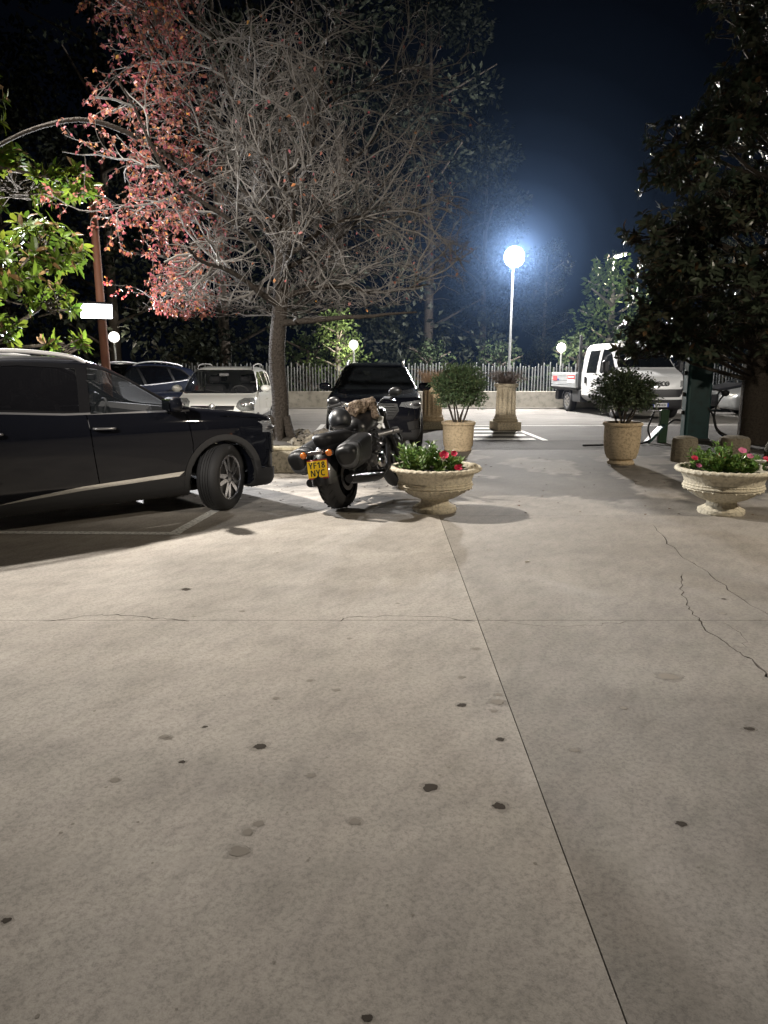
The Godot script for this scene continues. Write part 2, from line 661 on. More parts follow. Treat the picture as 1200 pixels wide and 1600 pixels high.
		g.lathe([Vector2(0.08, at3.y - 0.18), Vector2(0.07, at3.y - 0.13)], 12)
		part("pole", g, mat(0.3, 0.31, 0.3, 0.5, 0.3), p)
		g = Geo.new()
		var r: float = [0.19, 0.16, 0.17][k]
		g.ball(Vector3(0, at3.y, 0), Vector3(r, r, r), 20, 14)
		part("globe", g, glow(1.0, 0.95, 0.86, 3.2), p)
		lamp_light(at3, [4.0, 6.0, 5.0][k], Color(1.0, 0.95, 0.86), r * 0.8, p)

# ---------------------------------------------------------------- ground
var n_big := noise(3, 0.22)
var n_mid := noise(8, 0.9)
var n_fine := noise(15, 4.0)

func patch(g: Geo, outline: PackedVector2Array, cell: float, y: float, shade: Callable) -> void:  # a level sheet cut into cells; outline in x, z
	var box := Rect2(outline[0], Vector2.ZERO)
	for p in outline:
		box = box.expand(p)
	g.coloured = true
	var x := floorf(box.position.x / cell) * cell
	while x < box.end.x:
		var z := floorf(box.position.y / cell) * cell
		while z < box.end.y:
			var sq := PackedVector2Array([Vector2(x, z), Vector2(x + cell, z), Vector2(x + cell, z + cell), Vector2(x, z + cell)])
			for piece in Geometry2D.intersect_polygons(sq, outline):
				var cut := Geometry2D.triangulate_polygon(piece)
				var first := g.v.size()
				for p in piece:
					g.tint = shade.call(p.x, p.y)
					g.vert(Vector3(p.x, y, p.y), Vector3.UP, p)
				for i in range(0, cut.size(), 3):
					g.face(first + cut[i], first + cut[i + 1], first + cut[i + 2])
			z += cell
		x += cell
	g.tint = Color.WHITE

func concrete_shade(x: float, z: float) -> Color:
	var a := n_big.get_noise_2d(x, z)
	var b := n_mid.get_noise_2d(x * 0.8, z * 1.6)
	var c := n_fine.get_noise_2d(x, z)
	var k := 1.0 + 0.2 * a + 0.2 * b + 0.13 * c + 0.1 * n_fine.get_noise_2d(x * 0.5 + 9.0, z * 0.25)
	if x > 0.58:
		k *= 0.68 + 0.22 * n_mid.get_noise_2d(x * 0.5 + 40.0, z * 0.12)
	# wet, dirty patches with a pale rim in the far right of the yard
	var w := smoothstep(-7.2, -9.0, z) * smoothstep(0.4, 1.6, x)
	if w > 0.0:
		var d := n_mid.get_noise_2d(x * 0.75 + 7.0, z * 0.5 + 3.0) + 0.08 + 0.12 * n_fine.get_noise_2d(x * 0.8, z * 0.6)
		k *= lerpf(1.0, lerpf(0.95, 0.42, smoothstep(-0.02, 0.05, d)) + 0.3 * exp(-pow((d + 0.04) / 0.035, 2.0)), w)
	# dirt along the joints
	var j := minf(absf(x - 0.58), minf(absf(z + 4.33), absf(z + 7.56)))
	k *= 1.0 - 0.1 * exp(-j * j / 0.03) * (0.6 + 1.2 * b) + 0.16 * exp(-j * j / 0.0012) * clampf(0.5 + 2.0 * n_mid.get_noise_2d(x * 3.0, z * 1.5), 0.0, 1.0)
	# twig-shadow dapple by the planter, painted in as darker concrete
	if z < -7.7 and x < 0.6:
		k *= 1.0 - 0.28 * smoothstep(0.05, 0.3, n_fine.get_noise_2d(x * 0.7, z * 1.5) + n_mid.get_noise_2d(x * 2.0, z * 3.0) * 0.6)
	var warm := 0.02 * n_big.get_noise_2d(x + 60.0, z)
	return Color(clampf(0.385 * k * (1.0 + warm), 0.03, 0.6), clampf(0.353 * k, 0.03, 0.6), clampf(0.312 * k * (1.0 - warm), 0.03, 0.6))

func asphalt_shade(x: float, z: float) -> Color:
	var k := 1.0 + 0.3 * n_big.get_noise_2d(x, z) + 0.35 * n_mid.get_noise_2d(x, z * 2.0)
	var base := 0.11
	if z < -19.7:  # far zone lit by the tall lamp, its light painted in as paler asphalt
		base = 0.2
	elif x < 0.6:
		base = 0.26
	elif z > -15.75:
		base = 0.085
		k *= 1.0 + 0.7 * maxf(0.0, n_fine.get_noise_2d(x * 0.6, z * 2.0))
	return Color(base * 1.04 * k, base * 0.99 * k, base * 0.92 * k)

func crack_line(pts: Array, w: float, sd: int) -> PackedVector2Array:  # a jagged thin outline along the points
	var r := RandomNumberGenerator.new()
	r.seed = sd
	var a := []
	for i in pts.size() - 1:
		for k in 5:
			a.append(pts[i].lerp(pts[i + 1], k / 5.0) + (Vector2(r.randf_range(-1, 1), r.randf_range(-1, 1)) * 0.018 if i + k > 0 else Vector2.ZERO))
	a.append(pts[pts.size() - 1])
	var left := PackedVector2Array()
	var right := PackedVector2Array()
	for i in a.size():
		var d: Vector2 = (a[mini(i + 1, a.size() - 1)] - a[maxi(i - 1, 0)]).normalized().orthogonal()
		var ww := w * r.randf_range(0.35, 1.2) * (0.25 if i == 0 else 1.0)
		left.append(a[i] + d * ww)
		right.append(a[i] - d * ww)
	right.reverse()
	left.append_array(right)
	return left

func setting() -> void:
	var soil := mat(0.05, 0.045, 0.035, 0.95)
	var g := Geo.new()
	g.poly([Vector3(-400, -0.09, 150), Vector3(400, -0.09, 150), Vector3(400, -0.09, -700), Vector3(-400, -0.09, -700)], Vector3.UP)
	tag(part("ground", g, soil, self), "", "", "", "structure")
	# concrete yard in cast slabs with open joints and cracks
	var concrete := StandardMaterial3D.new()
	concrete.vertex_color_use_as_albedo = true
	concrete.roughness = 0.78
	concrete.metallic_specular = 0.35
	concrete.albedo_texture = noise_tex(noise(21, 0.035, FastNoiseLite.TYPE_SIMPLEX, 5, 0.95), 1024, [[0.0, 0.5], [0.3, 0.74], [0.5, 0.9], [0.7, 1.0], [1.0, 1.0]])
	concrete.uv1_scale = Vector3(0.7, 0.7, 1)
	concrete.detail_enabled = true
	concrete.detail_blend_mode = BaseMaterial3D.BLEND_MODE_MUL
	concrete.detail_uv_layer = BaseMaterial3D.DETAIL_UV_2
	concrete.detail_albedo = noise_tex(noise(5, 0.022, FastNoiseLite.TYPE_SIMPLEX, 7), 1024, [[0.0, 0.8], [0.4, 0.93], [0.6, 0.97], [1.0, 1.0]])
	concrete.heightmap_enabled = true
	concrete.heightmap_texture = noise_tex(noise(21, 0.035, FastNoiseLite.TYPE_SIMPLEX, 5, 0.95), 1024, [])
	concrete.heightmap_scale = 0.05
	var yard := Node3D.new()
	yard.name = "concrete_yard"
	add_child(yard)
	tag(yard, "", "", "", "structure")
	g = Geo.new()
	g.poly([Vector3(-14, -0.035, 6), Vector3(12, -0.035, 6), Vector3(12, -0.035, -13.73), Vector3(-14, -0.035, -13.73)], Vector3.UP)
	part("joint_bed", g, mat(0.1, 0.088, 0.075, 0.95), yard)
	var cracks := [
		crack_line([Vector2(2.25, -5.35), Vector2(2.1, -5.0), Vector2(1.99, -4.63), Vector2(1.95, -4.40), Vector2(1.95, -4.3)], 0.004, 1),
		crack_line([Vector2(1.95, -4.36), Vector2(1.92, -4.1), Vector2(1.95, -3.85), Vector2(1.96, -3.72), Vector2(1.94, -3.48), Vector2(2.02, -3.2), Vector2(1.96, -2.8), Vector2(2.2, -2.2), Vector2(2.15, -1.0)], 0.008, 2),
		crack_line([Vector2(2.66, -7.1), Vector2(2.53, -6.44), Vector2(2.46, -5.83), Vector2(2.47, -5.43), Vector2(2.41, -4.84), Vector2(2.44, -4.3)], 0.0045, 3),
		crack_line([Vector2(2.44, -4.38), Vector2(2.6, -3.9), Vector2(2.7, -3.0), Vector2(3.2, -1.0)], 0.006, 4),
		crack_line([Vector2(-2.1, -4.31), Vector2(-1.85, -4.42), Vector2(-1.6, -4.43), Vector2(-1.38, -4.36), Vector2(-1.2, -4.31)], 0.004, 5),
		crack_line([Vector2(-0.3, -4.31), Vector2(-0.22, -4.39), Vector2(0.05, -4.41), Vector2(0.4, -4.38), Vector2(0.56, -4.31)], 0.003, 6),
		crack_line([Vector2(0.6, -4.3), Vector2(0.66, -4.1), Vector2(0.66, -3.85), Vector2(0.64, -3.7)], 0.002, 7),
		crack_line([Vector2(0.62, -4.36), Vector2(0.95, -4.22), Vector2(1.3, -4.25), Vector2(1.55, -4.31)], 0.002, 8),
		crack_line([Vector2(2.06, -4.3), Vector2(2.1, -4.1), Vector2(2.02, -3.9), Vector2(1.94, -3.9)], 0.002, 9),
	]
	var xs := [-14.0, -6.2, 0.58, 5.6, 12.0]
	var zs := [-13.75, -7.56, -4.33, -1.1, 2.4, 6.0]
	var gap := 0.0024
	for i in 4:
		for k in 5:
			if k == 0 and i == 2:
				continue
			var x0: float = xs[i]
			var x1: float = xs[i + 1]
			if k == 0 and i == 1:
				x1 = xs[i + 2]
			var shape: Array = [PackedVector2Array([Vector2(x0 + gap, zs[k] + gap), Vector2(x1 - gap, zs[k] + gap), Vector2(x1 - gap, zs[k + 1] - gap), Vector2(x0 + gap, zs[k + 1] - gap)])]
			for c in cracks:
				var left := []
				for s in shape:
					for q in Geometry2D.clip_polygons(s, c):
						if not Geometry2D.is_polygon_clockwise(q):
							left.append(q)
				shape = left
			g = Geo.new()
			g.streaked = true
			for s in shape:
				var fine: bool = x0 < 6.0 and x0 > -7.0 and k < 4
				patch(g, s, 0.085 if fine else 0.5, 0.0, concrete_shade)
				for m in s.size():
					var a: Vector2 = s[m]
					var b: Vector2 = s[(m + 1) % s.size()]
					if a.distance_to(b) > 0.001:
						g.tint = Color(0.16, 0.14, 0.12)
						g.poly([Vector3(a.x, 0, a.y), Vector3(b.x, 0, b.y), Vector3(b.x, -0.03, b.y), Vector3(a.x, -0.03, a.y)], Vector3(-(b - a).y, 0, (b - a).x))
						g.tint = Color.WHITE
			part("slab", g, concrete, yard)
	# chewing-gum and oil spots
	var spots := [[-1.39, -4.97], [-1.19, -4.4], [-0.91, -4.5], [-0.78, -2.96], [-0.91, -2.86], [-0.8, -2.67], [-0.51, -2.79], [-1.02, -2.54], [0.17, -2.49], [0.41, -2.37], [0.36, -3.17], [0.49, -2.85], [0.53, -3.2], [0.5, -3.11], [0.39, -3.48],
		[0.545, -3.28], [0.51, -3.86], [1.44, -3.49], [1.58, -2.94], [1.02, -2.27], [1.1, -3.14], [0.78, -2.76], [-0.04, -1.5], [-0.1, -2.28], [-0.46, -2.22], [-0.47, -2.12], [-1.07, -1.82], [-0.28, -2.57], [-0.43, -2.27], [2.15, -4.46],
		[2.29, -4.75], [-0.51, -3.24], [-0.23, -3.33], [-0.37, -3.44], [0.09, -4.66], [-0.2, -4.02], [-0.93, -2.87], [1.3, -6.3], [1.9, -6.9], [0.9, -6.1], [-0.9, -6.0], [2.2, -7.3]]
	var faint := Geo.new()
	var dark := Geo.new()
	var halo := Geo.new()
	var big := {17: 0.05, 12: 0.035, 25: 0.034, 9: 0.027, 8: 0.03, 6: 0.03, 0: 0.035}
	var edge := noise(63, 0.9, FastNoiseLite.TYPE_SIMPLEX, 4)
	for i in spots.size():
		var r: float = big.get(i, rng.randf_range(0.012, 0.024))
		var is_dark: bool = i in [3, 6, 8, 9, 10, 11, 18, 19, 22, 26, 0, 30, 5]
		for layer in 2:
			var pts := []
			for k in 26:
				var a := TAU * k / 26
				var w := r * (1.0 + 0.55 * edge.get_noise_3d(cos(a), sin(a), i * 7.3 + layer * 2.0)) * (1.25 if layer == 0 else 0.82)
				pts.append(Vector3(spots[i][0] + cos(a) * w * 1.1, 0.0004 + 0.0004 * layer, spots[i][1] + sin(a) * w * 0.92))
			(halo if layer == 0 else dark if is_dark else faint).poly(pts, Vector3.UP)
	for k in 130:  # small grit and drips
		var c := Vector3(rng.randf_range(-2.6, 3.0), 0.0006, rng.randf_range(-7.4, -1.5))
		var r := rng.randf_range(0.0025, 0.008)
		var pts := []
		for m in 7:
			pts.append(c + Vector3(cos(TAU * m / 7) * r * rng.randf_range(0.6, 1.3), 0, sin(TAU * m / 7) * r * rng.randf_range(0.6, 1.3)))
		faint.poly(pts, Vector3.UP)
	var smear := StandardMaterial3D.new()
	smear.albedo_color = Color(0.36, 0.33, 0.29, 0.14)
	smear.transparency = BaseMaterial3D.TRANSPARENCY_ALPHA
	smear.roughness = 0.9
	part("stain_halo", halo, smear, yard).set_meta("kind", "stuff")
	part("gum_spots", dark, mat(0.06, 0.051, 0.043, 0.8, 0.0, 0.15), yard).set_meta("kind", "stuff")
	part("oil_spots", faint, mat(0.235, 0.212, 0.183, 0.8, 0.0, 0.15), yard).set_meta("kind", "stuff")
	# car park asphalt, its gutter and paint
	var tar := StandardMaterial3D.new()
	tar.vertex_color_use_as_albedo = true
	tar.roughness = 0.85
	tar.albedo_texture = noise_tex(noise(41, 0.12, FastNoiseLite.TYPE_SIMPLEX, 5), 1024, [[0.0, 0.5], [0.5, 0.85], [1.0, 1.0]])
	tar.uv1_scale = Vector3(0.5, 0.5, 1)
	tar.heightmap_enabled = true
	tar.heightmap_texture = noise_tex(noise(43, 0.2, FastNoiseLite.TYPE_SIMPLEX, 4), 512, [])
	tar.heightmap_scale = 0.8
	g = Geo.new()
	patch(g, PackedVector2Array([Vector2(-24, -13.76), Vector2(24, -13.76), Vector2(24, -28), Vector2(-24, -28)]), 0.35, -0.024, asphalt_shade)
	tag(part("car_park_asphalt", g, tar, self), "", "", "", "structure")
	g = Geo.new()
	patch(g, PackedVector2Array([Vector2(0.3, -13.78), Vector2(6.4, -13.78), Vector2(6.4, -13.86), Vector2(0.3, -13.86)]), 0.3, -0.018, func(_x, _z): return Color(0.03, 0.028, 0.025))
	tag(part("gutter_channel", g, tar, self), "", "", "", "structure")
	g = Geo.new()
	patch(g, PackedVector2Array([Vector2(0.3, -15.62), Vector2(14, -15.62), Vector2(14, -15.7), Vector2(0.3, -15.7)]), 0.3, -0.018, func(_x, _z): return Color(0.05, 0.047, 0.042))
	tag(part("asphalt_seam", g, tar, self), "", "", "", "structure")
	var paint := StandardMaterial3D.new()
	paint.albedo_color = lin(0.86, 0.85, 0.81)
	paint.roughness = 0.7
	paint.albedo_texture = noise_tex(noise(51, 0.05, FastNoiseLite.TYPE_SIMPLEX, 5), 512, [[0.0, 0.35], [0.3, 0.6], [0.45, 0.95], [1.0, 1.0]])
	paint.uv1_triplanar = true
	paint.uv1_scale = Vector3.ONE * 0.7
	var mark := func(a: Vector2, b: Vector2, w: float, y: float, called: String) -> void:
		var d := (b - a).normalized().orthogonal() * w * 0.5
		var q := Geo.new()
		q.poly([Vector3(a.x + d.x, y, a.y + d.y), Vector3(b.x + d.x, y, b.y + d.y), Vector3(b.x - d.x, y, b.y - d.y), Vector3(a.x - d.x, y, a.y - d.y)], Vector3.UP)
		tag(part(called, q, paint, self), "", "", "", "structure")
	mark.call(Vector2(-5.5, -6.82), Vector2(-1.9, -6.72), 0.11, 0.004, "parking_line")
	mark.call(Vector2(-1.96, -6.775), Vector2(-1.74, -8.6), 0.11, 0.0045, "parking_line")
	mark.call(Vector2(-1.6, -15.9), Vector2(-1.66, -20.2), 0.13, -0.02, "parking_line")
	mark.call(Vector2(3.34, -18.75), Vector2(3.46, -15.75), 0.13, -0.0195, "parking_line")
	mark.call(Vector2(1.2, -19.72), Vector2(7.5, -19.72), 0.1, -0.02, "parking_line")
	for z in [-18.9, -17.95, -17.0, -16.05]:
		mark.call(Vector2(1.65, z), Vector2(3.2 + (z + 18.9) * 0.03, z), 0.36, -0.02, "hatch_stripe")

func fence() -> void:
	var w := thing("boundary_wall", "low plain rendered wall along the back of the car park under the pickets", "wall", Vector3(0, -0.024, -27.8))
	var render := rough_surface(mat(0.32, 0.3, 0.255, 0.9), noise_tex(noise(61, 0.02), 512, [[0.0, 0.55], [0.45, 0.9], [1.0, 1.0]]), 0.4)
	var g := Geo.new()
	g.box(Vector3(52, 0.64, 0.24), Transform3D(Basis(), Vector3(0, 0.32, -0.1)), 0.012)
	part("wall", g, render, w)
	g = Geo.new()
	g.box(Vector3(52, 0.05, 0.1), Transform3D(Basis(), Vector3(0, 0.025, 0.075)), 0.01)
	part("base_course", g, mat(0.16, 0.15, 0.13, 0.9), w)
	var f := thing("picket_fence", "long fence of thin pale grey upright pickets of uneven height set in the low wall", "fence", Vector3(0, 0.61, -27.9))
	var kinds := []
	for k in 6:
		g = Geo.new()
		var hh: float = [1.04, 0.93, 1.05, 0.9, 1.02, 0.94][k]
		g.box(Vector3(0.044, hh, 0.022), Transform3D(Basis(), Vector3(0, hh * 0.5, 0)), 0.006)
		g.ball(Vector3(0, hh, 0), Vector3(0.022, 0.02, 0.011), 8, 5)
		kinds.append(g.mesh())
	var metal := mat(0.17, 0.18, 0.18, 0.55, 0.1)
	for k in 292:
		part_mesh("picket", kinds[(k + (1 if rng.randf() < 0.12 else 0)) % 6], metal, f, Transform3D(Basis(Vector3.BACK, rng.randf_range(-0.02, 0.02)), Vector3(-16.8 + k * 0.115 + rng.randf_range(-0.01, 0.01), rng.randf_range(-0.03, 0.0), rng.randf_range(-0.006, 0.006))))
# ---------------------------------------------------------------- vehicles: a body carved from its side, plan and front outlines, then divided into panels
class Shell:
	var side := PackedVector2Array()
	var plan := PackedVector2Array()
	var wide := []            # [y, half width] from the sill to the roof
	var arches := []          # [Vector2 centre, radius]
	var round := 0.09
	var h := 0.04
	var lo: Vector3
	var hi: Vector3
	var nx: int
	var ny: int
	var nz: int
	var s_tab := PackedFloat32Array()
	var p_tab := PackedFloat32Array()
	func dist(p: Vector2, poly: PackedVector2Array) -> float:
		var best := 1e9
		var inside := false
		var b := poly[poly.size() - 1]
		for a in poly:
			var e := b - a
			var w := p - a
			var k := clampf(w.dot(e) / e.length_squared(), 0.0, 1.0)
			best = minf(best, (w - e * k).length_squared())
			if (a.y > p.y) != (b.y > p.y) and p.x < (b.x - a.x) * (p.y - a.y) / (b.y - a.y) + a.x:
				inside = not inside
			b = a
		return -sqrt(best) if inside else sqrt(best)
	func half(y: float) -> float:
		if y <= wide[0][0]:
			return wide[0][1]
		for i in wide.size() - 1:
			if y < wide[i + 1][0]:
				var k: float = (y - wide[i][0]) / (wide[i + 1][0] - wide[i][0])
				return lerpf(wide[i][1], wide[i + 1][1], k)
		return wide[wide.size() - 1][1]
	func setup() -> void:
		var w := 0.0
		var box := Rect2(side[0], Vector2.ZERO)
		for p in side:
			box = box.expand(p)
		for q in wide:
			w = maxf(w, q[1])
		lo = Vector3(box.position.x - h * 2.5, box.position.y - h * 2.5, -ceilf(w / h + 1.5) * h - h * 0.5)
		hi = Vector3(box.end.x + h * 2.5, box.end.y + h * 2.5, -lo.z)
		nx = int((hi.x - lo.x) / h) + 1
		ny = int((hi.y - lo.y) / h) + 1
		nz = int(round((hi.z - lo.z) / h)) + 1
		s_tab.resize(nx * ny)
		for j in ny:
			for i in nx:
				s_tab[j * nx + i] = dist(Vector2(lo.x + i * h, lo.y + j * h), side)
		p_tab.resize(nx * nz)
		for j in nz:
			for i in nx:
				p_tab[j * nx + i] = dist(Vector2(lo.x + i * h, absf(lo.z + j * h)), plan)
	func tab(t: PackedFloat32Array, rows: int, x: float, y: float, y0: float) -> float:
		var fx := clampf((x - lo.x) / h, 0.0, nx - 1.001)
		var fy := clampf((y - y0) / h, 0.0, rows - 1.001)
		var i := int(fx)
		var j := int(fy)
		fx -= i
		fy -= j
		var k := j * nx + i
		return lerpf(lerpf(t[k], t[k + 1], fx), lerpf(t[k + nx], t[k + nx + 1], fx), fy)
	func join(s: float, p: float, f: float, x: float, y: float, z: float) -> float:
		var k := maxf(round - absf(s - p), 0.0) / round
		var d := maxf(s, p) + k * k * round * 0.25
		k = maxf(round - absf(d - f), 0.0) / round
		d = maxf(d, f) + k * k * round * 0.25
		for a in arches:
			if absf(z) > a[2]:
				d = maxf(d, a[1] - Vector2(x - a[0].x, y - a[0].y).length())
		return d
	func at(p: Vector3) -> float:
		return join(tab(s_tab, ny, p.x, p.y, lo.y), tab(p_tab, nz, p.x, p.z, lo.z), absf(p.z) - half(p.y), p.x, p.y, p.z)
	func field() -> PackedFloat32Array:
		var f := PackedFloat32Array()
		f.resize(nx * ny * nz)
		var i := 0
		for k in nz:
			var z := absf(lo.z + k * h)
			for j in ny:
				var y := lo.y + j * h
				var fr := z - half(y)
				for m in nx:
					var s := s_tab[j * nx + m]
					var p := p_tab[k * nx + m]
					var big := maxf(s, maxf(p, fr))
					f[i] = big if big > 0.2 or big < -0.45 else join(s, p, fr, lo.x + m * h, y, z)
					i += 1
		return f

func carve(sh: Shell, regions: Array) -> Dictionary:  # regions: [part name, view, outline, offset]; views: side front back top any
	sh.setup()
	var r := nets(sh.field(), sh.nx, sh.ny, sh.nz, sh.lo, sh.h)
	var pts: PackedVector3Array = r[0]
	var nrm := PackedVector3Array()
	nrm.resize(pts.size())
	var e := sh.h * 0.5
	for i in pts.size():
		var p := pts[i]
		for k in 2:
			var d := sh.at(p)
			var g := Vector3(sh.at(p + Vector3(e, 0, 0)) - sh.at(p - Vector3(e, 0, 0)), sh.at(p + Vector3(0, e, 0)) - sh.at(p - Vector3(0, e, 0)), sh.at(p + Vector3(0, 0, e)) - sh.at(p - Vector3(0, 0, e))) / (2.0 * e)
			if k == 0:
				p -= g * clampf(d / maxf(g.length_squared(), 0.2), -e, e)
				pts[i] = p
			nrm[i] = g.normalized()
	var boxes := []
	for q in regions:
		var b := Rect2(q[2][0], Vector2.ZERO)
		for p in q[2]:
			b = b.expand(p)
		boxes.append(b)
	var out := {}
	for k in range(0, r[1].size(), 4):
		for half_quad in 2:
			var ia: int = r[1][k]
			var ib: int = r[1][k + 1 + half_quad]
			var ic: int = r[1][k + 2 + half_quad]
			if ia < 0 or ib < 0 or ic < 0:
				continue
			var tri := [pts[ia], pts[ib], pts[ic]]
			var nn := [nrm[ia], nrm[ib], nrm[ic]]
			divide(tri, nn, regions, boxes, 0, out)
	return out

func flat_view(p: Vector3, view: String) -> Vector2:
	if view == "front" or view == "back":
		return Vector2(p.z, p.y)
	if view == "top":
		return Vector2(p.x, p.z)
	return Vector2(p.x, p.y)

func put_tri(out: Dictionary, called: String, tri: Array, nn: Array, offset: float) -> void:
	if called == "":
		return
	if not out.has(called):
		out[called] = Geo.new()
	var g: Geo = out[called]
	var a := g.vert(tri[0] + nn[0] * offset, nn[0])
	var b := g.vert(tri[1] + nn[1] * offset, nn[1])
	var c := g.vert(tri[2] + nn[2] * offset, nn[2])
	g.face(a, b, c)

func divide(tri: Array, nn: Array, regions: Array, boxes: Array, from: int, out: Dictionary) -> void:
	var m: Vector3 = nn[0] + nn[1] + nn[2]
	var mid: Vector3 = (tri[0] + tri[1] + tri[2]) / 3.0
	for i in range(from, regions.size()):
		var q: Array = regions[i]
		var view: String = q[1]
		if view == "side" and absf(m.z) < 0.9: continue
		if view == "front" and m.x < 0.45: continue
		if view == "back" and m.x > -0.45: continue
		if view == "top" and m.y < 0.9: continue
		var a := flat_view(tri[0], view)
		var b := flat_view(tri[1], view)
		var c := flat_view(tri[2], view)
		var box: Rect2 = boxes[i]
		if maxf(a.x, maxf(b.x, c.x)) < box.position.x or minf(a.x, minf(b.x, c.x)) > box.end.x or maxf(a.y, maxf(b.y, c.y)) < box.position.y or minf(a.y, minf(b.y, c.y)) > box.end.y:
			continue
		var t := PackedVector2Array([a, b, c])
		var hit := Geometry2D.intersect_polygons(t, q[2])
		if hit.is_empty():
			continue
		var called: String = q[0]
		if view == "side" and called != "":
			called += "|" + ("a" if mid.z > 0 else "b")
		var area := absf((b - a).cross(c - a))
		if area < 1e-9:
			continue
		var cover := 0.0
		for piece in hit:
			for k in piece.size():
				cover += piece[k].cross(piece[(k + 1) % piece.size()]) * (-1.0 if Geometry2D.is_polygon_clockwise(piece) else 1.0)
		if cover > area * 0.995:
			put_tri(out, called, tri, nn, q[3])
			return
		for piece in hit:
			for sub in lifted(piece, a, b, c, tri, nn):
				put_tri(out, called, sub[0], sub[1], q[3])
		for piece in Geometry2D.clip_polygons(t, q[2]):
			for sub in lifted(piece, a, b, c, tri, nn):
				divide(sub[0], sub[1], regions, boxes, i + 1, out)
		return
	put_tri(out, "body", tri, nn, 0.0)

func lifted(piece: PackedVector2Array, a: Vector2, b: Vector2, c: Vector2, tri: Array, nn: Array) -> Array:
	var cut := Geometry2D.triangulate_polygon(piece)
	var area := (b - a).cross(c - a)
	var out := []
	for k in range(0, cut.size(), 3):
		var ps := []
		var ns := []
		for m in 3:
			var p := piece[cut[k + m]]
			var v := (p - a).cross(c - a) / area
			var w := (b - a).cross(p - a) / area
			ps.append(tri[0] * (1.0 - v - w) + tri[1] * v + tri[2] * w)
			ns.append((nn[0] * (1.0 - v - w) + nn[1] * v + nn[2] * w).normalized())
		out.append([ps, ns])
	return out

func strip(pts: Array, w: float) -> Array:  # thin outlines along a polyline, one per straight piece
	var out := []
	for i in pts.size() - 1:
		var d: Vector2 = (pts[i + 1] - pts[i]).normalized()
		var o := d.orthogonal() * w * 0.5
		out.append(PackedVector2Array([pts[i] + o - d * w * 0.5, pts[i + 1] + o + d * w * 0.5, pts[i + 1] - o + d * w * 0.5, pts[i] - o - d * w * 0.5]))
	return out

func both(outline: Array) -> Array:  # an outline in z, y for one side of the front, and its mirror
	var a := PackedVector2Array(outline)
	var b := PackedVector2Array()
	for p in outline:
		b.append(Vector2(-p.x, p.y))
	return [a, b]

var wheel_cache := {}

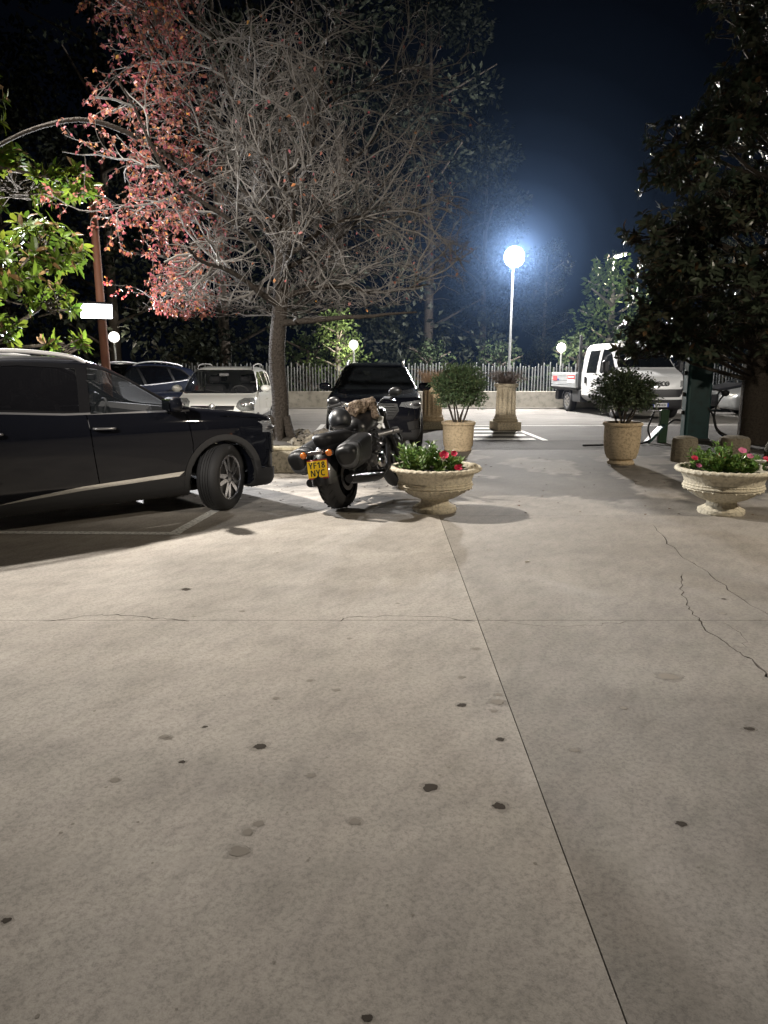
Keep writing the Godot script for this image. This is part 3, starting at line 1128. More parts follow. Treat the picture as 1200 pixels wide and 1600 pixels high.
func make_wheel(r: float, w: float, rim: float, spokes: int, style: int) -> Node3D:
	var root := Node3D.new()
	root.name = "wheel"
	var g := Geo.new()
	var q := Basis(Vector3.RIGHT, PI / 2)
	var hw := w * 0.5
	var grooved := func(a: float, _y: float) -> float: return 1.0
	g.lathe([Vector2(rim, hw * 0.86), Vector2(rim + 0.012, hw * 0.98), Vector2((rim + r) * 0.5, hw * 1.06), Vector2(r - 0.035, hw * 0.99), Vector2(r - 0.008, hw * 0.8), Vector2(r, hw * 0.5)], 48, Transform3D(q, Vector3.ZERO))
	g.lathe([Vector2(r, -hw * 0.5), Vector2(r - 0.008, -hw * 0.8), Vector2(r - 0.035, -hw * 0.99), Vector2((rim + r) * 0.5, -hw * 1.06), Vector2(rim + 0.012, -hw * 0.98), Vector2(rim, -hw * 0.86)], 48, Transform3D(q, Vector3.ZERO))
	for k in 4:  # tread ribs with grooves between
		var y0 := hw * 0.5 - k * hw * 0.25
		var y1 := y0 - hw * 0.2
		g.lathe([Vector2(r - 0.009, y0), Vector2(r, y0), Vector2(r, y1), Vector2(r - 0.009, y1), Vector2(r - 0.009, y1 - hw * 0.05)], 48, Transform3D(q, Vector3.ZERO))
	var rubber := mat(0.012, 0.012, 0.013, 0.7)
	part("tyre", g, rubber, root)
	g = Geo.new()
	g.lathe([Vector2(rim + 0.008, hw * 0.9), Vector2(rim - 0.004, hw * 0.94), Vector2(rim - 0.02, hw * 0.88), Vector2(rim - 0.028, hw * 0.3), Vector2(rim - 0.03, -hw * 0.9)], 40, Transform3D(q, Vector3.ZERO))
	part("rim", g, mat(0.5, 0.5, 0.52, 0.25, 0.9) if style != 2 else mat(0.03, 0.03, 0.032, 0.4, 0.6), root)
	g = Geo.new()
	g.lathe([Vector2(0, hw * 0.3), Vector2(rim - 0.02, hw * 0.2)], 32, Transform3D(q, Vector3.ZERO))
	g.lathe([Vector2(0, hw * 0.42), Vector2(rim * 0.62, hw * 0.42), Vector2(rim * 0.62, hw * 0.3)], 32, Transform3D(q, Vector3.ZERO))
	part("brake_disc", g, mat(0.02, 0.02, 0.02, 0.5, 0.4), root)
	var metal := mat(0.55, 0.55, 0.57, 0.22, 0.9)
	var black := mat(0.015, 0.015, 0.016, 0.35, 0.2)
	for k in spokes:
		var turn := Basis(Vector3.BACK, TAU * k / spokes)
		var fork := [-0.1, 0.1] if style == 1 else [0.0]
		g = Geo.new()
		for s in fork:
			var o := PackedVector2Array([Vector2(0.03, -0.03 + s * 0.12), Vector2(rim - 0.015, s - 0.022 if style == 1 else -0.045), Vector2(rim - 0.015, s + 0.022 if style == 1 else 0.045), Vector2(0.03, 0.03 + s * 0.12)])
			g.prism(o, 0.022, Transform3D(turn, Vector3(0, 0, hw * 0.78)))
		part("spoke", g, metal, root)
		if style == 1:
			g = Geo.new()
			g.prism(PackedVector2Array([Vector2(0.05, -0.012), Vector2(rim - 0.02, -0.07), Vector2(rim - 0.02, 0.07), Vector2(0.05, 0.012)]), 0.012, Transform3D(turn, Vector3(0, 0, hw * 0.68)))
			part("spoke_web", g, black, root)
	g = Geo.new()
	g.lathe([Vector2(0.058, hw * 0.6), Vector2(0.055, hw * 0.86), Vector2(0.03, hw * 0.92), Vector2(0.0, hw * 0.93)], 20, Transform3D(q, Vector3.ZERO))
	part("hub_cap", g, mat(0.3, 0.3, 0.31, 0.3, 0.8), root)
	return root

func add_wheels(car: Node3D, axles: Array, track: float, r: float, w: float, rim: float, spokes: int, style: int, steer := 0.0) -> void:
	var key := "%f %f %d" % [r, w, style]
	for a in axles.size():
		for s in [1, -1]:
			if not wheel_cache.has(key):
				wheel_cache[key] = make_wheel(r, w, rim, spokes, style)
			var o: Node3D = wheel_cache[key].duplicate()
			var n := car.get_children().filter(func(c): return str(c.name).begins_with("wheel")).size()
			o.name = "wheel" if n == 0 else "wheel_%03d" % n
			car.add_child(o, true)
			o.position = Vector3(axles[a], r, s * track)
			o.rotation.y = (0.0 if s > 0 else PI) + (steer if a == 0 else 0.0)

func seat_row(car: Node3D, x: float, zs: Array, floor_y: float, material: Material) -> void:
	for z in zs:
		var g := Geo.new()
		g.box(Vector3(0.5, 0.16, 0.5), Transform3D(Basis(Vector3.BACK, 0.08), Vector3(x + 0.05, floor_y + 0.2, z)), 0.05)
		g.box(Vector3(0.15, 0.6, 0.48), Transform3D(Basis(Vector3.BACK, 0.22), Vector3(x - 0.27, floor_y + 0.52, z)), 0.06)
		g.box(Vector3(0.1, 0.17, 0.26), Transform3D(Basis(Vector3.BACK, 0.12), Vector3(x - 0.37, floor_y + 0.93, z)), 0.045)
		part("seat", g, material, car)

func finish_panels(car: Node3D, panels: Dictionary, looks: Dictionary, paint: Material) -> void:
	var keys := panels.keys()
	keys.sort()
	for key in keys:
		var called: String = key.split("|")[0]
		var g: Geo = panels[key]
		if g.ix.size() < 9:
			continue
		part(called, g, looks.get(called, paint), car)
func shell_of(side: Array, plan: Array, wide: Array, arches: Array, h: float, rounding := 0.09) -> Shell:
	var s := Shell.new()
	s.side = chaikin(PackedVector2Array(side), 2)
	var p := PackedVector2Array(plan)
	for i in range(plan.size() - 1, -1, -1):
		if plan[i].y > 0.001:
			p.append(Vector2(plan[i].x, -plan[i].y))
	s.plan = chaikin(p, 1)
	s.wide = wide
	s.arches = arches
	s.h = h
	s.round = rounding
	return s

func arch_regions(list: Array, arches: Array, ring: float, ground: float) -> void:
	for a in arches:
		list.append(["wheel_well", "any", ring_poly(a[0], a[1] + 0.012, 40), 0.0])
	if ring > 0.0:
		for a in arches:
			list.append(["wheel_arch_trim", "side", ring_poly(a[0], a[1] + ring, 40), 0.006])

func suv(called: String, label: String, group: String, at: Vector3, heading: float, paint: Material, h: float, steer := 0.0, tinted := 0.52) -> Node3D:
	# a mid-size crossover, nose towards local +x
	var car := thing(called, label, "car", at, heading, group)
	var ax := [1.31, -1.45]
	var arches := [[Vector2(ax[0], 0.36), 0.395, 0.55], [Vector2(ax[1], 0.36), 0.395, 0.55]]
	var side := [Vector2(1.836, 0.2), Vector2(2.021, 0.22), Vector2(2.088, 0.36), Vector2(2.117, 0.62), Vector2(2.1, 0.85), Vector2(2.05, 0.97), Vector2(1.710, 1.04), Vector2(1.200, 1.095), Vector2(0.940, 1.125), Vector2(0.720, 1.235), Vector2(0.29, 1.5), Vector2(0.04, 1.605), Vector2(-0.45, 1.645), Vector2(-1.050, 1.62), Vector2(-1.680, 1.565), Vector2(-2.080, 1.5), Vector2(-2.140, 1.42), Vector2(-2.220, 1.12), Vector2(-2.300, 0.98), Vector2(-2.320, 0.65), Vector2(-2.280, 0.36), Vector2(-2.130, 0.22), Vector2(-1.880, 0.2)]
	var plan := [Vector2(2.122, 0), Vector2(2.117, 0.3), Vector2(2.085, 0.6), Vector2(1.985, 0.82), Vector2(1.769, 0.91), Vector2(1.350, 0.93), Vector2(0.400, 0.93), Vector2(-0.800, 0.93), Vector2(-1.580, 0.925), Vector2(-2.030, 0.87), Vector2(-2.230, 0.74), Vector2(-2.310, 0.5), Vector2(-2.330, 0)]
	var wide := [[0.18, 0.8], [0.3, 0.86], [0.42, 0.895], [0.6, 0.905], [0.74, 0.915], [0.9, 0.92], [0.97, 0.905], [1.05, 0.875], [1.12, 0.845], [1.3, 0.765], [1.5, 0.665], [1.6, 0.6], [1.7, 0.55]]
	var list := []
	arch_regions(list, arches, 0.075, 0.2)
	var front_glass := PackedVector2Array([Vector2(0.8, 1.11), Vector2(0.72, 1.165), Vector2(0.37, 1.4), Vector2(0.15, 1.5), Vector2(0.0, 1.525), Vector2(-0.06, 1.095)])
	var rear_glass := PackedVector2Array([Vector2(-0.16, 1.12), Vector2(-0.1, 1.515), Vector2(-0.6, 1.545), Vector2(-1.08, 1.525), Vector2(-1.14, 1.18)])
	var quarter := PackedVector2Array([Vector2(-1.22, 1.185), Vector2(-1.17, 1.515), Vector2(-1.6, 1.45), Vector2(-1.82, 1.3), Vector2(-1.7, 1.225)])
	list.append(["window_glass", "side", front_glass, -0.008])
	list.append(["window_glass_rear", "side", rear_glass, -0.008])
	list.append(["window_glass_quarter", "side", quarter, -0.008])
	list.append(["window_frame", "side", PackedVector2Array([Vector2(0.92, 1.1), Vector2(0.74, 1.19), Vector2(0.37, 1.435), Vector2(0.13, 1.54), Vector2(-0.3, 1.57), Vector2(-0.7, 1.58), Vector2(-1.2, 1.555), Vector2(-1.66, 1.48), Vector2(-1.9, 1.27), Vector2(-1.72, 1.205), Vector2(-1.2, 1.165), Vector2(-0.3, 1.11)]), 0.002])
	list.append(["belt_trim", "side", PackedVector2Array([Vector2(0.95, 1.1), Vector2(-0.3, 1.11), Vector2(-1.2, 1.165), Vector2(-1.72, 1.205), Vector2(-1.72, 1.19), Vector2(-1.2, 1.148), Vector2(-0.3, 1.092), Vector2(0.95, 1.082)]), 0.004])
	list.append(["windscreen", "front", PackedVector2Array([Vector2(-0.79, 1.14), Vector2(-0.71, 1.36), Vector2(-0.58, 1.545), Vector2(0.58, 1.545), Vector2(0.71, 1.36), Vector2(0.79, 1.14), Vector2(0.4, 1.115), Vector2(-0.4, 1.115)]), -0.006])
	list.append(["rear_window", "back", PackedVector2Array([Vector2(-0.66, 1.16), Vector2(-0.55, 1.44), Vector2(0.55, 1.44), Vector2(0.66, 1.16)]), -0.006])
	for m in both([Vector2(0.46, 0.84), Vector2(0.5, 0.91), Vector2(0.9, 0.955), Vector2(0.93, 0.84), Vector2(0.78, 0.79)]):
		list.append(["headlight", "front", m, -0.004])
	list.append(["headlight", "side", PackedVector2Array([Vector2(2.3, 0.79), Vector2(1.92, 0.82), Vector2(1.74, 0.945), Vector2(2.3, 0.93)]), -0.004])
	list.append(["grille", "front", PackedVector2Array([Vector2(-0.42, 0.9), Vector2(0.42, 0.9), Vector2(0.46, 0.76), Vector2(0.34, 0.6), Vector2(-0.34, 0.6), Vector2(-0.46, 0.76)]), -0.03])
	list.append(["lower_intake", "front", PackedVector2Array([Vector2(-0.55, 0.42), Vector2(0.55, 0.42), Vector2(0.48, 0.3), Vector2(-0.48, 0.3)]), -0.03])
	for m in both([Vector2(0.6, 0.55), Vector2(0.85, 0.6), Vector2(0.86, 0.42), Vector2(0.64, 0.4)]):
		list.append(["fog_lamp_recess", "front", m, -0.02])
	for m in both([Vector2(0.6, 1.0), Vector2(0.9, 1.05), Vector2(0.92, 0.85), Vector2(0.62, 0.88)]):
		list.append(["tail_light", "back", m, 0.004])
	# sill trim, bright strip, panel gaps, doors
	list.append(["bright_strip", "side", PackedVector2Array([Vector2(0.84, 0.475), Vector2(0.78, 0.43), Vector2(-0.2, 0.385), Vector2(-0.75, 0.345), Vector2(-0.95, 0.33), Vector2(-0.7, 0.37), Vector2(-0.2, 0.425)]), 0.008])
	list.append(["sill_trim", "side", PackedVector2Array([Vector2(2.3, 0.1), Vector2(-2.3, 0.1), Vector2(-2.3, 0.42), Vector2(-0.9, 0.34), Vector2(-0.2, 0.385), Vector2(0.9, 0.43), Vector2(2.3, 0.42)]), 0.004])
	list.append(["bumper_trim", "front", PackedVector2Array([Vector2(-1, 0.1), Vector2(1, 0.1), Vector2(1, 0.36), Vector2(-1, 0.36)]), 0.004])
	for line in [[Vector2(0.93, 0.44), Vector2(0.95, 0.75), Vector2(0.9, 1.08)], [Vector2(-0.03, 0.4), Vector2(-0.07, 0.75), Vector2(-0.1, 1.1)], [Vector2(-1.08, 0.5), Vector2(-1.2, 0.85), Vector2(-1.19, 1.085)], [Vector2(1.3, 1.02), Vector2(1.72, 0.985), Vector2(1.9, 0.93)]]:
		for s in strip(line, 0.009):
			list.append(["panel_gap", "side", s, -0.02])
	list.append(["door", "side", PackedVector2Array([Vector2(0.94, 0.43), Vector2(0.95, 0.75), Vector2(0.9, 1.09), Vector2(-0.1, 1.08), Vector2(-0.07, 0.75), Vector2(-0.03, 0.4)]), 0.0])
	list.append(["rear_door", "side", PackedVector2Array([Vector2(-0.03, 0.4), Vector2(-0.07, 0.75), Vector2(-0.1, 1.1), Vector2(-1.19, 1.15), Vector2(-1.18, 0.85), Vector2(-1.02, 0.5), Vector2(-1.0, 0.38)]), 0.0])
	for s in strip([Vector2(2.05, -0.76), Vector2(1.95, -0.8), Vector2(1.1, -0.8), Vector2(0.96, -0.78)], 0.008) + strip([Vector2(2.05, 0.76), Vector2(1.95, 0.8), Vector2(1.1, 0.8), Vector2(0.96, 0.78)], 0.008):
		list.append(["panel_gap", "top", s, -0.02])
	var panels := carve(shell_of(side, plan, wide, arches, h), list)
	var glass := pane(0.012, 0.014, 0.016, tinted)
	var dark := mat(0.012, 0.012, 0.013, 0.6)
	var bright := mat(0.75, 0.74, 0.7, 0.25, 0.85)
	finish_panels(car, panels, {"window_glass": glass, "window_glass_rear": pane(0.005, 0.005, 0.006, 0.9), "window_glass_quarter": pane(0.005, 0.005, 0.006, 0.9), "windscreen": pane(0.012, 0.014, 0.016, tinted), "rear_window": pane(0.012, 0.014, 0.016, 0.9),
		"window_frame": mat(0.008, 0.008, 0.009, 0.2), "belt_trim": mat(0.3, 0.3, 0.32, 0.3, 0.8), "headlight": pane(0.6, 0.62, 0.65, 0.22), "grille": mat(0.01, 0.01, 0.01, 0.4), "lower_intake": dark, "fog_lamp_recess": dark, "tail_light": mat(0.2, 0.005, 0.005, 0.15),
		"bright_strip": bright, "sill_trim": mat(0.014, 0.014, 0.015, 0.65), "bumper_trim": mat(0.014, 0.014, 0.015, 0.65), "wheel_arch_trim": mat(0.014, 0.014, 0.015, 0.65), "wheel_well": mat(0.006, 0.006, 0.006, 0.9), "panel_gap": mat(0.003, 0.003, 0.003, 0.9)}, paint)
	add_wheels(car, ax, 0.8, 0.36, 0.235, 0.24, 5, 1, steer)
	var g := Geo.new()
	for s in [-1, 1]:
		# headlamp insides: dark bowl, two lenses, bright brow
		g = Geo.new()
		g.ball(Vector3(1.88, 0.86, s * 0.72), Vector3(0.15, 0.055, 0.15), 14, 8)
		part("lamp_bowl", g, mat(0.06, 0.06, 0.065, 0.3, 0.6), car)
		g = Geo.new()
		g.ball(Vector3(1.985, 0.87, s * 0.66), Vector3(0.035, 0.042, 0.042), 12, 8)
		g.ball(Vector3(1.92, 0.875, s * 0.79), Vector3(0.035, 0.042, 0.042), 12, 8)
		part("lamp_lens", g, mat(0.75, 0.77, 0.8, 0.12, 0.9), car)
		g = Geo.new()
		g.box(Vector3(0.1, 0.02, 0.1), Transform3D(Basis(Vector3.UP, s * 0.6), Vector3(1.9, 0.5, s * 0.72)), 0.008)
		part("fog_lamp", g, bright, car)
		# mirror
		g = Geo.new()
		blob(func(p: Vector3) -> float: return smax(rounded_box(p - Vector3(0, 0, 0), Vector3(0.085, 0.075, 0.125), 0.06), p.x * 0.85 + p.z * s * 0.35 - 0.07, 0.04), Vector3(-0.12, -0.1, -0.15), Vector3(0.12, 0.1, 0.15), 0.022, g, Transform3D(Basis(), Vector3(0.72, 1.165, s * 1.0)))
		var mir := part("mirror", g, paint, car)
		g = Geo.new()
		g.tube([Vector3(0.74, 1.1, s * 0.86), Vector3(0.73, 1.12, s * 0.93)], 0.035, 8)
		part("mirror_foot", g, dark, mir)
		g = Geo.new()
		g.box(Vector3(0.006, 0.1, 0.17), Transform3D(Basis(), Vector3(0.627, 1.165, s * 1.0)), 0.002)
		part("mirror_glass", g, mat(0.6, 0.62, 0.65, 0.03, 1.0), mir)
		for hx in [0.04, -0.95]:
			g = Geo.new()
			g.tube(smooth_line([Vector3(hx + 0.1, 0.955, s * 0.91), Vector3(hx + 0.085, 0.958, s * 0.945), Vector3(hx, 0.96, s * 0.952), Vector3(hx - 0.085, 0.962, s * 0.945), Vector3(hx - 0.1, 0.963, s * 0.91)], 3), 0.013, 7)
			part("door_handle", g, mat(0.22, 0.22, 0.23, 0.25, 0.7), car)
		g = Geo.new()
		g.tube(smooth_line([Vector3(0.02, 1.575, s * 0.585), Vector3(-0.15, 1.635, s * 0.59), Vector3(-0.6, 1.675, s * 0.6), Vector3(-1.1, 1.66, s * 0.6), Vector3(-1.6, 1.6, s * 0.59), Vector3(-1.78, 1.555, s * 0.585)], 4), 0.02, 8)
		part("roof_rail", g, mat(0.55, 0.55, 0.56, 0.35, 0.6), car)
	g = Geo.new()
	for k in 6:
		g.box(Vector3(0.02, 0.014, 0.84 - absf(k - 3.0) * 0.06), Transform3D(Basis(), Vector3(2.085, 0.64 + k * 0.046, 0)), 0.004)
	part("grille_slat", g, mat(0.05, 0.05, 0.052, 0.3, 0.5), car)
	g = Geo.new()
	g.lathe([Vector2(0.05, -0.008), Vector2(0.068, 0.0), Vector2(0.05, 0.008)], 20, Transform3D(Basis(Vector3.BACK, -PI / 2), Vector3(2.11, 0.78, 0)))
	part("emblem", g, bright, car)
	g = Geo.new()
	g.box(Vector3(0.012, 0.11, 0.5), Transform3D(Basis(), Vector3(2.125, 0.5, 0)), 0.003)
	part("number_plate", g, mat(0.6, 0.6, 0.6, 0.5), car)
	# cabin
	var trim := mat(0.018, 0.018, 0.02, 0.8)
	g = Geo.new()
	g.box(Vector3(2.9, 0.06, 1.5), Transform3D(Basis(), Vector3(-0.45, 0.45, 0)))
	g.box(Vector3(0.5, 0.3, 1.5), Transform3D(Basis(Vector3.BACK, -0.1), Vector3(0.78, 0.98, 0)), 0.06)
	part("cabin_floor", g, trim, car)
	seat_row(car, 0.0, [-0.38, 0.38], 0.42, trim)
	seat_row(car, -0.95, [-0.4, 0.4], 0.46, trim)
	g = Geo.new()
	g.lathe([Vector2(0.165, 0.0), Vector2(0.185, 0.012), Vector2(0.2, 0.0), Vector2(0.185, -0.012), Vector2(0.165, 0.0)], 24, Transform3D(Basis(Vector3.BACK, 1.1), Vector3(0.45, 1.02, -0.38)))
	g.box(Vector3(0.03, 0.04, 0.36), Transform3D(Basis(Vector3.BACK, 0.3), Vector3(0.46, 1.02, -0.38)), 0.01)
	part("steering_wheel", g, trim, car)
	g = Geo.new()
	g.box(Vector3(0.03, 0.06, 0.22), Transform3D(Basis(), Vector3(0.28, 1.43, 0)), 0.01)
	part("rear_view_mirror", g, trim, car)
	return car

func lettering(text: String, size: float, material: Material, parent: Node3D, at: Transform3D, called := "lettering", bold := true, deep := 0.004) -> MeshInstance3D:
	var f := SystemFont.new()
	f.font_names = PackedStringArray(["Droid Sans"])
	f.font_weight = 700 if bold else 400
	var t := TextMesh.new()
	t.text = text
	t.font = f
	t.font_size = 64
	t.pixel_size = size / 64.0
	t.depth = deep
	t.curve_step = 2.0
	return part_mesh(called, t, material, parent, at)

func city_car(called: String, label: String, group: String, at: Vector3, heading: float, paint: Material, h: float) -> Node3D:
	# a small upright five-door, nose towards local +x
	var car := thing(called, label, "car", at, heading, group)
	var ax := [1.13, -1.17]
	var arches := [[Vector2(ax[0], 0.29), 0.325, 0.5], [Vector2(ax[1], 0.29), 0.325, 0.5]]
	var side := [Vector2(1.6, 0.19), Vector2(1.78, 0.22), Vector2(1.84, 0.36), Vector2(1.85, 0.55), Vector2(1.81, 0.74), Vector2(1.7, 0.86), Vector2(1.4, 0.95), Vector2(1.05, 1.01), Vector2(0.9, 1.08), Vector2(0.5, 1.38), Vector2(0.3, 1.5), Vector2(0.0, 1.545), Vector2(-0.7, 1.56), Vector2(-1.4, 1.53), Vector2(-1.6, 1.49), Vector2(-1.7, 1.2), Vector2(-1.8, 0.9), Vector2(-1.82, 0.5), Vector2(-1.78, 0.28), Vector2(-1.6, 0.19)]
	var plan := [Vector2(1.86, 0), Vector2(1.85, 0.35), Vector2(1.78, 0.6), Vector2(1.6, 0.74), Vector2(1.25, 0.8), Vector2(0.0, 0.815), Vector2(-1.2, 0.81), Vector2(-1.65, 0.77), Vector2(-1.79, 0.6), Vector2(-1.83, 0)]
	var wide := [[0.18, 0.72], [0.3, 0.77], [0.5, 0.8], [0.8, 0.81], [0.95, 0.795], [1.05, 0.765], [1.3, 0.7], [1.45, 0.64], [1.53, 0.58], [1.6, 0.54]]
	var list := []
	arch_regions(list, arches, 0.05, 0.2)
	list.append(["window_glass", "side", PackedVector2Array([Vector2(0.82, 1.06), Vector2(0.7, 1.16), Vector2(0.42, 1.37), Vector2(0.2, 1.44), Vector2(-0.12, 1.45), Vector2(-0.14, 1.03)]), -0.006])
	list.append(["window_glass", "side", PackedVector2Array([Vector2(-0.22, 1.03), Vector2(-0.2, 1.45), Vector2(-0.9, 1.45), Vector2(-0.95, 1.06)]), -0.006])
	list.append(["window_glass", "side", PackedVector2Array([Vector2(-1.05, 1.1), Vector2(-1.02, 1.43), Vector2(-1.35, 1.41), Vector2(-1.4, 1.14)]), -0.006])
	list.append(["windscreen", "front", PackedVector2Array([Vector2(-0.74, 1.06), Vector2(-0.68, 1.3), Vector2(-0.6, 1.47), Vector2(-0.52, 1.49), Vector2(0.52, 1.49), Vector2(0.6, 1.47), Vector2(0.68, 1.3), Vector2(0.74, 1.06), Vector2(0.68, 1.03), Vector2(-0.68, 1.03)]), -0.005])
	for m in both([Vector2(0.44, 0.8), Vector2(0.46, 0.9), Vector2(0.56, 0.955), Vector2(0.72, 0.955), Vector2(0.82, 0.9), Vector2(0.84, 0.8), Vector2(0.76, 0.72), Vector2(0.54, 0.71)]):
		list.append(["headlight", "front", m, 0.004])
	list.append(["headlight", "side", PackedVector2Array([Vector2(1.9, 0.73), Vector2(1.7, 0.73), Vector2(1.52, 0.82), Vector2(1.5, 0.9), Vector2(1.9, 0.95)]), 0.004])
	list.append(["grille", "front", PackedVector2Array([Vector2(-0.42, 0.82), Vector2(0.42, 0.82), Vector2(0.4, 0.74), Vector2(-0.4, 0.74)]), -0.02])
	list.append(["lower_intake", "front", PackedVector2Array([Vector2(-0.5, 0.44), Vector2(0.5, 0.44), Vector2(0.42, 0.3), Vector2(-0.42, 0.3)]), -0.02])
	for m in both([Vector2(0.52, 0.6), Vector2(0.8, 0.62), Vector2(0.8, 0.56), Vector2(0.52, 0.54)]):
		list.append(["bumper_strip", "front", m, 0.004])
	for m in both([Vector2(0.58, 0.46), Vector2(0.74, 0.46), Vector2(0.74, 0.34), Vector2(0.58, 0.34)]):
		list.append(["fog_lamp_recess", "front", m, -0.012])
	list.append(["side_strip", "side", PackedVector2Array([Vector2(0.8, 0.5), Vector2(0.8, 0.58), Vector2(-0.8, 0.58), Vector2(-0.8, 0.5)]), 0.006])
	for line in [[Vector2(0.84, 0.35), Vector2(0.86, 0.75), Vector2(0.84, 1.05)], [Vector2(-0.18, 0.32), Vector2(-0.18, 1.45)], [Vector2(-0.85, 0.5), Vector2(-1.0, 0.8), Vector2(-1.0, 1.06)]]:
		for s in strip(line, 0.01):
			list.append(["panel_gap", "side", s, -0.015])
	list.append(["door", "side", PackedVector2Array([Vector2(0.84, 0.35), Vector2(0.86, 0.75), Vector2(0.84, 1.05), Vector2(-0.18, 1.05), Vector2(-0.18, 0.32)]), 0.0])
	var panels := carve(shell_of(side, plan, wide, arches, h, 0.1), list)
	var dark := mat(0.014, 0.014, 0.015, 0.6)
	finish_panels(car, panels, {"window_glass": pane(0.012, 0.014, 0.016, 0.5), "windscreen": pane(0.012, 0.014, 0.016, 0.4), "headlight": pane(0.6, 0.62, 0.6, 0.3), "grille": dark, "lower_intake": dark, "bumper_strip": dark, "fog_lamp_recess": dark, "side_strip": dark, "panel_gap": mat(0.003, 0.003, 0.003, 0.9),
		"wheel_arch_trim": dark, "wheel_well": mat(0.006, 0.006, 0.006, 0.9)}, paint)
	add_wheels(car, ax, 0.7, 0.29, 0.18, 0.19, 8, 0)
	var g: Geo
	for s in [-1, 1]:
		g = Geo.new()
		g.ball(Vector3(1.6, 0.83, s * 0.62), Vector3(0.12, 0.1, 0.15), 14, 8)
		part("lamp_bowl", g, mat(0.35, 0.36, 0.36, 0.3, 0.7), car)
		g = Geo.new()
		g.ball(Vector3(1.71, 0.83, s * 0.57), Vector3(0.04, 0.05, 0.05), 12, 8)
		g.ball(Vector3(1.66, 0.86, s * 0.7), Vector3(0.035, 0.04, 0.04), 12, 8)
		part("lamp_lens", g, mat(0.75, 0.77, 0.78, 0.15, 0.9), car)
		g = Geo.new()
		g.ball(Vector3(0.72, 1.12, s * 0.9), Vector3(0.075, 0.075, 0.105), 14, 10)
		var mir := part("mirror", g, paint, car)
		g = Geo.new()
		g.tube([Vector3(0.74, 1.06, s * 0.76), Vector3(0.73, 1.09, s * 0.86)], 0.025, 7)
		part("mirror_foot", g, dark, mir)
		g = Geo.new()
		g.tube(smooth_line([Vector3(0.25, 1.5, s * 0.57), Vector3(0.1, 1.575, s * 0.575), Vector3(-0.5, 1.61, s * 0.58), Vector3(-1.2, 1.59, s * 0.57), Vector3(-1.38, 1.53, s * 0.565)], 4), 0.018, 8)
		part("roof_rail", g, mat(0.1, 0.1, 0.1, 0.5), car)
		g = Geo.new()
		g.tube([Vector3(-0.02, 0.88, s * 0.815), Vector3(-0.02, 0.885, s * 0.835), Vector3(-0.14, 0.885, s * 0.835), Vector3(-0.14, 0.88, s * 0.815)], 0.012, 6)
		part("door_handle", g, paint, car)
		g = Geo.new()
		g.tube([Vector3(1.04, 1.035, s * 0.1 - 0.25), Vector3(0.92, 1.1, s * 0.3 - 0.02)], 0.01, 5)
		part("wiper", g, dark, car)
	g = Geo.new()
	g.lathe([Vector2(0, 0.012), Vector2(0.055, 0.008), Vector2(0.065, 0.0), Vector2(0.05, -0.01)], 20, Transform3D(Basis(Vector3.BACK, -PI / 2), Vector3(1.81, 0.8, 0)))
	part("emblem", g, mat(0.4, 0.4, 0.4, 0.25, 0.9), car)
	g = Geo.new()
	g.box(Vector3(0.012, 0.11, 0.4), Transform3D(Basis(), Vector3(1.862, 0.52, 0)), 0.003)
	part("number_plate", g, mat(0.6, 0.6, 0.6, 0.5), car)
	g = Geo.new()
	g.tube([Vector3(0.1, 1.53, -0.1), Vector3(-0.12, 1.98, -0.1)], [0.006, 0.003], 5)
	part("aerial", g, dark, car)
	var trim := mat(0.02, 0.02, 0.022, 0.8)
	g = Geo.new()
	g.box(Vector3(2.3, 0.06, 1.3), Transform3D(Basis(), Vector3(-0.35, 0.4, 0)))
	g.box(Vector3(0.42, 0.3, 1.36), Transform3D(Basis(Vector3.BACK, -0.1), Vector3(0.72, 0.9, 0)), 0.06)
	part("cabin_floor", g, trim, car)
	seat_row(car, 0.0, [-0.33, 0.33], 0.36, trim)
	seat_row(car, -0.8, [-0.33, 0.33], 0.38, trim)
	g = Geo.new()
	g.lathe([Vector2(0.165, 0.0), Vector2(0.185, 0.012), Vector2(0.2, 0.0), Vector2(0.185, -0.012), Vector2(0.165, 0.0)], 24, Transform3D(Basis(Vector3.BACK, 1.1), Vector3(0.42, 1.0, -0.33)))
	part("steering_wheel", g, mat(0.08, 0.08, 0.08, 0.6), car)
	g = Geo.new()
	g.box(Vector3(0.03, 0.06, 0.2), Transform3D(Basis(), Vector3(0.36, 1.39, 0)), 0.01)
	part("rear_view_mirror", g, mat(0.3, 0.3, 0.3, 0.3), car)
	return car

